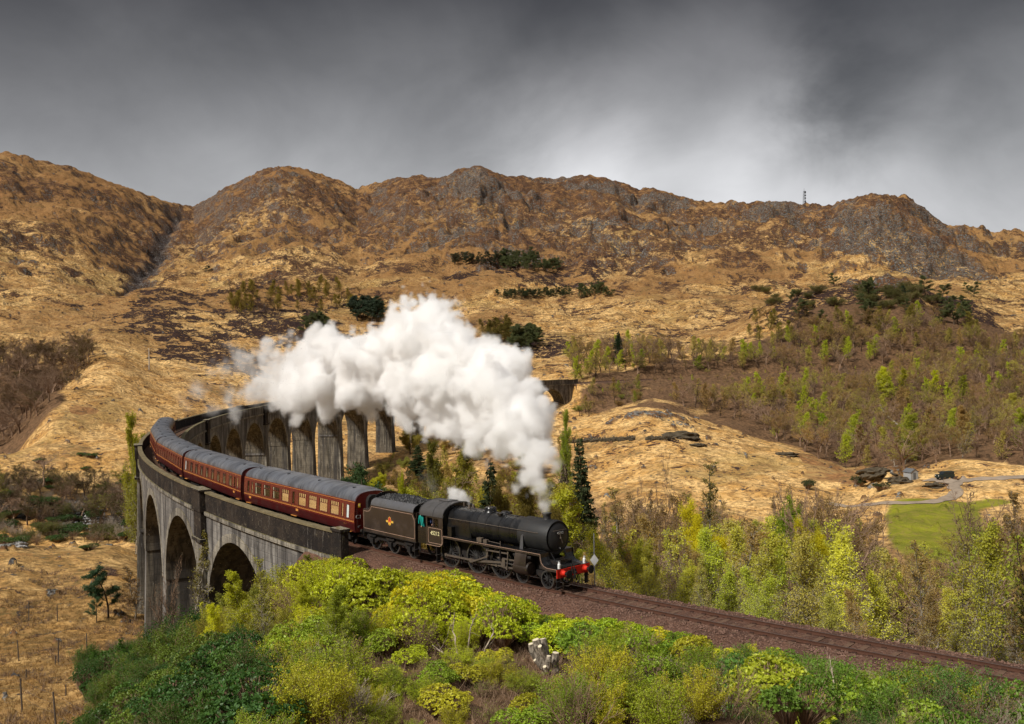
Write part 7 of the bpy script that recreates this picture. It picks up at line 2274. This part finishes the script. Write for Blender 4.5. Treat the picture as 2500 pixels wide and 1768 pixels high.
# ------------------------------------------------------------------ radio mast on the ridge
a = YAW-math.atan((1970-1250)/FPX); Dm = float(np.interp(1970, [c_[0] for c_ in CR_D], [c_[1] for c_ in CR_D]))
x, y = CAM[0]+math.cos(a)*Dm, CAM[1]+math.sin(a)*Dm; z = ground(x, y); hm = unproj(1970, 459, Dm)[2]-z
simple('mast_steel', (.04, .042, .045), .6, .3, .2)
ms = empty('radio_mast', (x, y, z-.5), a); tag(ms, 'thin dark lattice radio mast on the skyline left of the right-hand dome', 'mast')
b = MB(); W0, W1_ = 1.5, .8
for (sx_, sy_) in ((-1, -1), (1, -1), (1, 1), (-1, 1)):
    b.tube((sx_*W0, sy_*W0, 0), (sx_*W1_, sy_*W1_, hm*.86), .18, .14, 5)
b.build('leg', [MAT['mast_steel']], ms)
b = MB()
for k in range(12):
    t0, t1 = k/12, (k+1)/12
    for q in range(4):
        c0 = [(-1, -1), (1, -1), (1, 1), (-1, 1)][q]; c1_ = [(-1, -1), (1, -1), (1, 1), (-1, 1)][(q+1) % 4]
        w0, w1 = W0+(W1_-W0)*t0, W0+(W1_-W0)*t1
        b.tube((c0[0]*w0, c0[1]*w0, hm*.86*t0), (c1_[0]*w1, c1_[1]*w1, hm*.86*t1), .08, .08, 4)
        b.tube((c0[0]*w1, c0[1]*w1, hm*.86*t1), (c1_[0]*w1, c1_[1]*w1, hm*.86*t1), .08, .08, 4)
tag(b.build('bracing', [MAT['mast_steel']], ms), kind='stuff')
for k, (zz, s_) in enumerate(((.35, 1), (.5, -1), (.66, 1), (.78, -1), (.84, 1))):
    MB().lathe([(0, .0), (.1, .9), (.5, .95), (.5, 0)], 'x', (s_*1.2, -1.1, hm*zz), 12).build('dish', [MAT['mast_steel']], ms)
for sx_ in (-.8, 0, .8):
    MB().tube((sx_, 0, hm*.84), (sx_, 0, hm), .16, .12, 6).build('aerial', [MAT['mast_steel']], ms)
# ------------------------------------------------------------------ white marker post with a diamond board beside the line
best = min(((abs(uv_of(*tw(s, -3.9, 0))[0]-1452), s) for s in np.arange(-8, 8, .05)))[1]
p = tw(best, -3.9, -1.0)
simple('galvanised', (.42, .44, .46), .45, .5, .15)
sp_ = empty('marker_post', tuple(p), float(YAW)); tag(sp_, 'thin grey post with a white diamond board beyond the track in front of the engine', 'sign')
zt = unproj(1452, 1302, np.hypot(p[0]-CAM[0], p[1]-CAM[1]))[2]-p[2]
MB().tube((0, 0, 0), (0, 0, zt), .035, .032, 10).build('post', [MAT['galvanised']], sp_)
zc = unproj(1451, 1367, np.hypot(p[0]-CAM[0], p[1]-CAM[1]))[2]-p[2]
b = MB(); V = [(-.05, 0, -.36), (-.05, .25, 0), (-.05, 0, .36), (-.05, -.25, 0)]
V = [(q[0], q[1], q[2]+zc) for q in V]+[(q[0]-.02, q[1], q[2]+zc) for q in V]
b.add(V, [(0, 1, 2, 3), (7, 6, 5, 4), (0, 4, 5, 1), (1, 5, 6, 2), (2, 6, 7, 3), (3, 7, 4, 0)]); b.build('diamond_board', [MAT['white']], sp_)
# ------------------------------------------------------------------ post and wire fences in the rough grass
simple('post_wood', (.085, .065, .05), .9, 0, .4, 6); simple('wire', (.12, .115, .11), .5, .6, .1)
def fence(label, posts):
    f = None; tops = []
    for (u, vt, vb) in posts:
        r = hit(u, vb, 40)
        if r is None: continue
        h = unproj(u, vt, r[3])[2]-r[2]; h = min(max(h, .8), 2.6)
        if f is None:
            f = empty('wire_fence', (0, 0, 0)); tag(f, label, 'fence')
        lx, ly = rr.uniform(-.06, .06), rr.uniform(-.06, .06)
        MB().tube((r[0], r[1], r[2]-.4), (r[0]+lx*h, r[1]+ly*h, r[2]+h), .07, .06, 7).build('post', [MAT['post_wood']], f)
        tops.append((r[0], r[1], r[2], h))
    tops_ = tops
    for zf in (.45, .7, .95):
        pts_ = []
        for (p0, p1) in zip(tops_[:-1], tops_[1:]):
            for i in range(6):
                t = i/6; pts_.append((p0[0]+(p1[0]-p0[0])*t, p0[1]+(p1[1]-p0[1])*t, p0[2]+p0[3]*zf+(p1[2]+p1[3]*zf-p0[2]-p0[3]*zf)*t-.12*math.sin(math.pi*t)))
        pts_.append((tops_[-1][0], tops_[-1][1], tops_[-1][2]+tops_[-1][3]*zf))
        MB().pipe(pts_, .008, 4).build('wire', [MAT['wire']], f)
fence('farthest post and wire fence, two leaning posts in the bleached grass', [(-30, 1468, 1528), (56, 1469, 1524), (126, 1478, 1520), (217, 1430, 1455)])
fence('middle post and wire fence crossing the rough grass by the scrub', [(-40, 1560, 1625), (30, 1565, 1617), (126, 1563, 1624), (196, 1548, 1590)])
fence('nearest post and wire fence in the bottom left corner', [(-60, 1640, 1735), (35, 1658, 1743), (118, 1691, 1790), (204, 1739, 1830), (300, 1790, 1900)])
for (u, vt, vb, lb) in ((46, 1636, 1664, 'short stub post between the two nearer fences'), (142, 1673, 1702, 'short dark post right of the nearest fence'), (118, 1602, 1630, 'leaning stick by the middle fence')):
    r = hit(u, vb, 40); h = max(.7, unproj(u, vt, r[3])[2]-r[2])
    tag(MB().tube((r[0], r[1], r[2]-.3), (r[0]+.1, r[1], r[2]+h), .06, .05, 7).build('wooden_post', [MAT['post_wood']]), lb, 'post')
# ------------------------------------------------------------------ river
ground_path('river', [(-150, 1252), (60, 1256), (160, 1262), (250, 1276), (330, 1290), (420, 1300)], 5.5, MAT['river_water'], .12, n=60, dmin=150)
def rpos(rng, n):
    P_ = []
    while len(P_) < n:
        r = hit(rng.uniform(130, 345), rng.uniform(1222, 1300), 150)
        if r: P_.append((r[0]+rng.uniform(-.4, .4), r[1]+rng.uniform(-.4, .4), r[2]+.1))
    return np.array(P_)
stones('river_stones', 650, rpos, .18, .55, MAT['rock_pale'], 6)
# ------------------------------------------------------------------ cut stump, fallen log and dead branches in the near thicket
bark_mat('stump_wood', (.40, .34, .27), (.12, .10, .075), 9); simple('cut_wood', (.74, .64, .46), .8, 0, .25, 9)
def at_px(u, v, D):
    return Vector(tuple(map(float, unproj(u, v, D))))
D0 = 41.0
su = empty('tree_stump', tuple(at_px(1345, 1662, D0))); tag(su, 'pale many-stemmed cut tree stump standing out of the bushes at the bottom centre', 'stump')
org = Vector(su.location)
def stem(pts, r0, r1, cut=True):
    b = MB(); n = len(pts)
    for i in range(n-1):
        ra = r0+(r1-r0)*i/(n-1); rb = r0+(r1-r0)*(i+1)/(n-1)
        b.tube(Vector(pts[i])-org, Vector(pts[i+1])-org, ra, rb, 10)
    o = b.build('stem', [MAT['stump_wood']], su, True)
    if cut:
        d = (Vector(pts[-1])-Vector(pts[-2])).normalized(); e = Vector(pts[-1])-org
        MB().tube(e+d*.002, e+d*.02, r1*.95, r1*.9, 10).build('cut_face', [MAT['cut_wood']], o)
stem([at_px(1350, 1690, D0), at_px(1345, 1640, D0), at_px(1338, 1618, D0)], .45, .32, False)
stem([at_px(1340, 1632, D0), at_px(1326, 1600, D0-.1), at_px(1312, 1575, D0-.2), at_px(1308, 1562, D0-.2)], .22, .15)
stem([at_px(1338, 1628, D0), at_px(1330, 1590, D0+.2), at_px(1325, 1560, D0+.3)], .20, .15)
stem([at_px(1335, 1630, D0), at_px(1312, 1606, D0), at_px(1301, 1592, D0), at_px(1297, 1572, D0)], .20, .13)
stem([at_px(1345, 1630, D0), at_px(1322, 1590, D0-.3), at_px(1318, 1578, D0-.4)], .14, .09)
stem([at_px(1350, 1640, D0), at_px(1355, 1610, D0), at_px(1357, 1594, D0)], .20, .14)
stem([at_px(1342, 1640, D0-.2), at_px(1339, 1615, D0-.4), at_px(1340, 1602, D0-.4)], .14, .09)
stem([at_px(1338, 1640, D0-.2), at_px(1322, 1630, D0-.5), at_px(1306, 1612, D0-.6)], .13, .07)
stem([at_px(1345, 1645, D0-.2), at_px(1334, 1640, D0-.5), at_px(1330, 1628, D0-.6)], .12, .08)
o = MB(); o.tube(at_px(1210, 1775, 38.6), at_px(1262, 1728, 39.5), .16, .15, 9).tube(at_px(1262, 1728, 39.5), at_px(1338, 1668, 40.6), .15, .11, 9)
tag(o.build('fallen_log', [MAT['stump_wood']], None, True), 'long grey fallen log slanting up to the foot of the stump', 'log')
def branch(pts, r, label, seed):
    """a dead branch with forking twigs"""
    rng = np.random.RandomState(seed); S = []
    P_ = [np.array(at_px(*p)) for p in pts]
    Q = []
    for a_, b_ in zip(P_[:-1], P_[1:]):
        for t in np.linspace(0, 1, 5)[:-1]: Q.append(a_+(b_-a_)*t+rng.normal(size=3)*.022)
    Q.append(P_[-1]); n = len(Q)
    for i in range(n-1):
        ra = r*(1-.75*i/n); S.append((*Q[i], *Q[i+1], ra, r*(1-.75*(i+1)/n)))
        if rng.rand() < .6:
            d = Q[i+1]-Q[i]; d = d/np.linalg.norm(d)+rng.normal(size=3)*.55; d /= np.linalg.norm(d); p = Q[i]; l = rng.uniform(.4, 1.3); rb = ra*.45
            for k in range(4):
                d2 = d+rng.normal(size=3)*.25; d2 /= np.linalg.norm(d2); q = p+d2*l/4; S.append((*p, *q, rb, rb*.7)); p = q; rb *= .7; d = d2
    V, F = seg_mesh(S, 5)
    o = fast_mesh('dead_branch', V, F, [MAT['dead_twig']]); tag(o, label, 'branch')
bark_mat('dead_twig', (.46, .38, .29), (.24, .185, .135), 8)
for i, (pts, r_, lb) in enumerate((
  ([(1290, 1718, 39), (1330, 1712, 39.2), (1380, 1728, 39), (1440, 1760, 38)], .07, 'pale dead branch running right from the fallen log'),
  ([(1140, 1655, 42), (1120, 1600, 42.5), (1105, 1540, 43), (1110, 1495, 43)], .05, 'upright bundle of pale dead stems left of the stump, leftmost'),
  ([(1150, 1650, 42), (1140, 1590, 42.5), (1150, 1530, 43), (1165, 1500, 43)], .05, 'upright pale dead stem just right of the leftmost one'),
  ([(1160, 1650, 41.8), (1180, 1600, 42), (1205, 1545, 42.4), (1200, 1520, 42.5)], .045, 'dead stem leaning right towards the stump'),
  ([(1130, 1640, 42), (1090, 1600, 42), (1055, 1575, 42)], .045, 'dead stem bent low to the left below the wheels'),
  ([(860, 1735, 40), (950, 1742, 39.5), (1040, 1752, 39), (1130, 1768, 38.5)], .06, 'long pale dead branch lying along the bottom edge'),
  ([(1080, 1768, 38.2), (1150, 1762, 38.3), (1230, 1745, 38.6)], .05, 'grey branch lying left of the fallen log at the bottom'),
  ([(1300, 1720, 39), (1310, 1750, 38.5), (1312, 1790, 38)], .04, 'short thin branch hanging below the fallen log'),
  ([(1470, 1650, 40), (1530, 1668, 39.5), (1600, 1672, 39.3)], .045, 'thin bare branch right of the stump'),
  ([(1040, 1700, 41), (1050, 1740, 40), (1055, 1790, 39)], .035, 'thin forked branch in the dark gap at bottom centre'),
  ([(1440, 1610, 42), (1480, 1580, 42), (1505, 1560, 42)], .035, 'pale dead stem right of the stump against the bushes'),
  ([(1680, 1700, 37), (1720, 1735, 36.5), (1745, 1768, 36)], .04, 'slanting dead branch in the lower right gap'),
  ([(2030, 1690, 36), (2035, 1650, 36.5), (2025, 1600, 37)], .03, 'bare sapling rising over the ballast on the right'))):
    branch(pts, r_*.95, lb, 30+i)
# ------------------------------------------------------------------ steam
def steam_mat(name, dens, aniso=0.0, col=(1, 1, 1)):
    m, N, out = new_mat(name)
    inf = N.n('ShaderNodeAttribute', attribute_name='density')
    v = N.n('ShaderNodeVolumePrincipled')
    v.inputs['Color'].default_value = (*col, 1)
    v.inputs['Density Attribute'].default_value = 'density'
    v.inputs['Density'].default_value = dens
    v.inputs['Anisotropy'].default_value = aniso
    N.t.links.new(v.outputs[0], out.inputs['Volume'])
    return m
def plume(name, balls, res, mat, n_scale, n_amp, edge, falloff=None, pad=1.5, warp=0.0, sub=0.55, smin=.9):
    """balls: (x, y, z, r, density).  A fog volume: smooth union of balls, its edge broken up by billowing noise."""
    P3 = np.array([b[:3] for b in balls]); R = np.array([b[3] for b in balls])
    lo = (P3-R[:, None]).min(0)-pad; hi = (P3+R[:, None]).max(0)+pad
    tree = bpy.data.node_groups.new(name, 'GeometryNodeTree')
    tree.interface.new_socket('Geometry', in_out='OUTPUT', socket_type='NodeSocketGeometry')
    N = NT(tree)
    go = N.n('NodeGroupOutput')
    posn = N.n('GeometryNodeInputPosition').outputs[0]
    # billows: noise that pushes the surface in and out at several sizes
    nz1 = N.noise(posn, n_scale, 2, .5, 0, out=0)
    nz2 = N.noise(posn, n_scale*2.9, 2, .5, 0, out=0)
    nz3 = N.noise(posn, n_scale*8.0, 3, .6, .3, out=0)
    bil = lambda x: N.m('ABSOLUTE', N.m('MULTIPLY', N.m('SUBTRACT', x, .5), 2.0))
    disp = N.m('ADD', N.m('MULTIPLY', bil(nz1), n_amp*1.7), N.m('ADD', N.m('MULTIPLY', bil(nz2), n_amp*1.15), N.m('MULTIPLY', bil(nz3), n_amp*.55)))
    disp = N.m('SUBTRACT', disp, n_amp*.52)
    sdf = None; dn = None
    for (x, y, z, r, d_) in balls:
        dd = N.m('SUBTRACT', N.vm('DISTANCE', posn, (x, y, z)), r)
        sdf = dd if sdf is None else N.m('SMOOTH_MIN', sdf, dd, smin)
    # thinner at the tail
    depth = N.m('SUBTRACT', N.m('MULTIPLY', disp, 1.0), sdf)          # >0 inside
    e = N.m('DIVIDE', depth, edge, clamp=True)
    if falloff is not None:
        # falloff: (p0, p1, edge_mult): edge becomes much softer and thinner from p0 towards p1
        p0, p1 = np.array(falloff[0]), np.array(falloff[1]); ax = p1-p0; L = np.linalg.norm(ax); ax = ax/L
        t = N.m('DIVIDE', N.m('SUBTRACT', N.vm('DOT_PRODUCT', posn, tuple(ax)), float(p0 @ ax)), L, clamp=True)
        soft = N.m('ADD', 1.0, N.m('MULTIPLY', N.m('MULTIPLY', t, t), falloff[2]))
        e = N.m('DIVIDE', depth, N.m('MULTIPLY', edge, soft), clamp=True)
        wisp = N.m('MULTIPLY_ADD', N.noise(posn, n_scale*2.2, 5, .7, .8), 4.4, -1.55, clamp=True)
        thin = N.m('SUBTRACT', 1.0, N.m('MULTIPLY', t, N.m('SUBTRACT', 1.0, wisp)))
        e = N.m('MULTIPLY', N.m('MULTIPLY', e, thin), N.m('SUBTRACT', 1.0, N.m('MULTIPLY', t, .60)))
    e = N.m('MULTIPLY', e, e)
    dims = (hi-lo)
    rr3 = [max(8, int(d/res)) for d in dims]
    vc = N.n('GeometryNodeVolumeCube', {'Density': e, 'Min': tuple(lo), 'Max': tuple(hi),
             'Resolution X': rr3[0], 'Resolution Y': rr3[1], 'Resolution Z': rr3[2]})
    sm = N.n('GeometryNodeSetMaterial', {'Geometry': vc.outputs[0], 'Material': mat})
    N.t.links.new(sm.outputs[0], go.inputs[0])
    me = bpy.data.meshes.new(name); me.materials.append(mat)
    me.from_pydata([tuple(lo), tuple(hi)], [], [])
    o = link(bpy.data.objects.new(name, me))
    md = o.modifiers.new('fog', 'NODES'); md.node_group = tree
    print(name, rr3)
    return o
def uvball(u, v, r, D, d=1.0):
    p = unproj(u, v, D)
    return (*map(float, p), float(r*D/FPX), d)
steam_mat('steam', 2.6)
BIG = [(1336, 1238, 8, 55.5), (1333, 1220, 14, 56), (1326, 1196, 22, 56), (1318, 1165, 32, 57), (1306, 1130, 46, 58), (1334, 1108, 36, 58), (1285, 1095, 56, 59), (1326, 1060, 34, 60), (1270, 1040, 74, 61),
       (1308, 1010, 32, 62), (1240, 985, 80, 64), (1272, 948, 30, 63), (1200, 930, 88, 68), (1245, 893, 38, 66), (1190, 872, 52, 69), (1140, 872, 64, 72), (1098, 800, 46, 76), (1058, 788, 46, 77), (1030, 752, 30, 79), (1002, 758, 26, 80),
       (1020, 830, 92, 81), (1100, 905, 98, 74), (960, 842, 62, 84), (930, 875, 72, 86), (1000, 940, 82, 81), (1090, 990, 78, 75), (1180, 1010, 74, 69), (1212, 1075, 44, 63), (1150, 1062, 38, 69), (1050, 1040, 34, 76),
       (870, 872, 62, 90), (880, 945, 66, 91), (818, 860, 52, 94), (800, 920, 72, 98), (760, 872, 52, 102), (740, 940, 66, 104), (800, 985, 36, 100), (700, 890, 48, 107), (700, 970, 52, 107), (660, 920, 50, 110), (650, 862, 38, 112),
       (620, 960, 44, 114), (600, 890, 42, 117), (560, 965, 36, 119), (540, 900, 36, 121), (520, 1000, 32, 123), (575, 1005, 28, 118), (485, 950, 36, 126), (455, 985, 32, 128), (560, 840, 26, 120), (470, 900, 24, 127), (1238, 1092, 36, 61), (1180, 1092, 34, 64), (1285, 1140, 28, 59), (1100, 1045, 40, 73), (1000, 1005, 44, 80), (720, 1015, 24, 106), (770, 820, 26, 103), (690, 830, 26, 109)]
BIG = [uvball(*b) for b in BIG]
SF0 = unproj(800, 900, 90); SF1 = unproj(440, 930, 128)
st = plume('steam_plume', BIG, .16, MAT['steam'], .25, 1.75, .32, (SF0, SF1, 5.0))
tag(st, kind='stuff')

steam_mat('steam_thin', 1.1)
PUF = [(1152, 1232, 7, 62.5), (1143, 1224, 13, 62.8), (1130, 1216, 20, 63), (1114, 1208, 22, 63.5), (1104, 1200, 16, 64), (1122, 1228, 14, 63)]
p2 = plume('steam_puff', [uvball(*b) for b in PUF], .07, MAT['steam'], .9, .34, .16, sub=.3, pad=.6, smin=.2)
tag(p2, kind='stuff')
THIN = [(1062, 1205, 18, 66), (1050, 1185, 22, 67), (1038, 1165, 20, 68), (1030, 1150, 14, 68)]
p3 = plume('steam_wisp', [uvball(*b) for b in THIN], .12, MAT['steam_thin'], .7, .5, 1.2, pad=.8, smin=.3)
tag(p3, kind='stuff')
# ------------------------------------------------------------------ past 300 of a kind: the smallest ones become one mass
m, N, out = new_mat('leaf_mass')
ac = N.n('ShaderNodeAttribute', attribute_name='col').outputs['Color']
n2 = N.noise(N.n('ShaderNodeNewGeometry').outputs['Position'], 5.0, 2, .6)
c = N.vm('SCALE', ac, sc=N.m('ADD', .6, N.m('MULTIPLY', n2, .8)))
b_ = N.n('ShaderNodeBsdfDiffuse', {'Color': c}); t_ = N.n('ShaderNodeBsdfTranslucent', {'Color': c})
N.t.links.new(N.n('ShaderNodeMixShader', {0: .3, 1: b_.outputs[0], 2: t_.outputs[0]}).outputs[0], out.inputs['Surface'])
def seen_size(o):
    u, v, f = uv_of(*o.location)
    s_ = o.scale[2]/max(f, 1)
    return s_ if -30 < u < 2530 else s_*.01
def mesh_lod(jm, frac_w, frac_l, rng):
    nv = len(jm.vertices); V = np.empty(nv*3, np.float32); jm.vertices.foreach_get('co', V); V = V.reshape(-1, 3)
    nf = len(jm.polygons); F = np.empty(nf*4, np.int32); jm.loops.foreach_get('vertex_index', F); F = F.reshape(-1, 4)
    mi = np.empty(nf, np.int32); jm.polygons.foreach_get('material_index', mi)
    wood = F[mi == 0]; leaf = F[mi == 1]
    # wood prisms come in threes; keep the thick ones
    A = wood.reshape(-1, 3, 4); th = np.linalg.norm(V[A[:, 0, 0]]-V[A[:, 0, 1]], axis=1)
    keep = np.argsort(-th)[:int(len(A)*frac_w)]; W_ = A[keep].reshape(-1, 4)
    L_ = leaf[rng.permutation(len(leaf))[:int(len(leaf)*frac_l)]] if len(leaf) else leaf
    WV = V[W_].reshape(-1, 3)
    LV = V[L_]
    if len(L_):
        cc = LV.mean(1, keepdims=True); LV = (cc+(LV-cc)*1.9).reshape(-1, 3)
    else: LV = np.zeros((0, 3))
    return WV, LV
rng = np.random.RandomState(2); cache = {}
for nm in sorted(set(NAMES.values())):
    L = [o for o in bpy.data.objects if o.parent is None and o.name.split('.')[0] == nm]
    if len(L) <= 296: continue
    L.sort(key=seen_size)
    drop = L[:len(L)-296]
    VS, CS = [], []
    for o in drop:
        if seen_size(o) < .0008: 
            for ch in list(o.children): bpy.data.objects.remove(ch)
            bpy.data.objects.remove(o); continue
        if o.type == 'MESH': jm = o.data; colr = o.color[:3]
        else:
            wmn = [ch for ch in o.children if ch.name.startswith(('trunk', 'stems'))][0].data
            jm = [p[2] for L2 in PROTO.values() for p in L2 if p[0] == wmn][0]; cr2 = [ch for ch in o.children if ch.name.startswith(('crown', 'foliage'))]
            colr = cr2[0].color[:3] if cr2 else (.2, .15, .1)
        if jm.name not in cache: cache[jm.name] = mesh_lod(jm, .05, .12, rng)
        WV, LV = cache[jm.name]
        Mw = np.array(Matrix.LocRotScale(o.location, o.rotation_euler, o.scale))
        for A, cc in ((WV, (.10, .07, .05)), (LV, colr)):
            if len(A):
                VS.append(A @ Mw[:3, :3].T + Mw[:3, 3]); CS.append(np.tile((*cc, 1), (len(A), 1)))
        for ch in list(o.children): bpy.data.objects.remove(ch)
        bpy.data.objects.remove(o)
    if VS:
        V = np.concatenate(VS); F = np.arange(len(V)).reshape(-1, 4)
        o = fast_mesh(nm+'_mass', V, F, [MAT['leaf_mass']])
        at_ = o.data.color_attributes.new('col', 'FLOAT_COLOR', 'POINT'); at_.data.foreach_set('color', np.concatenate(CS).astype(np.float32).ravel())
        tag(o, kind='stuff'); print(nm, 'mass', len(F))

# look-alikes in the same spot: tell them apart by their order from left to right
ORD = ['leftmost', 'second from left', 'third from left', 'fourth from left', 'fifth from left', 'sixth from left', 'seventh from left', 'eighth from left']
dup = {}
for o in bpy.data.objects:
    if o.parent is None and o.get('label') and o.get('category') in ('tree', 'shrub', 'bush'):
        dup.setdefault(o['label'], []).append(o)
for lb, L in dup.items():
    if len(L) < 2 or len(L) > 8 or len(lb.split()) > 13: continue
    L.sort(key=lambda o: uv_of(*o.location)[0])
    for k, o in enumerate(L):
        if len(L) == 2: o['label'] = lb+(', left one' if k == 0 else ', right one')
        elif k == len(L)-1: o['label'] = lb+', rightmost'
        else: o['label'] = lb+', '+ORD[k]
print('objects', len(bpy.data.objects))
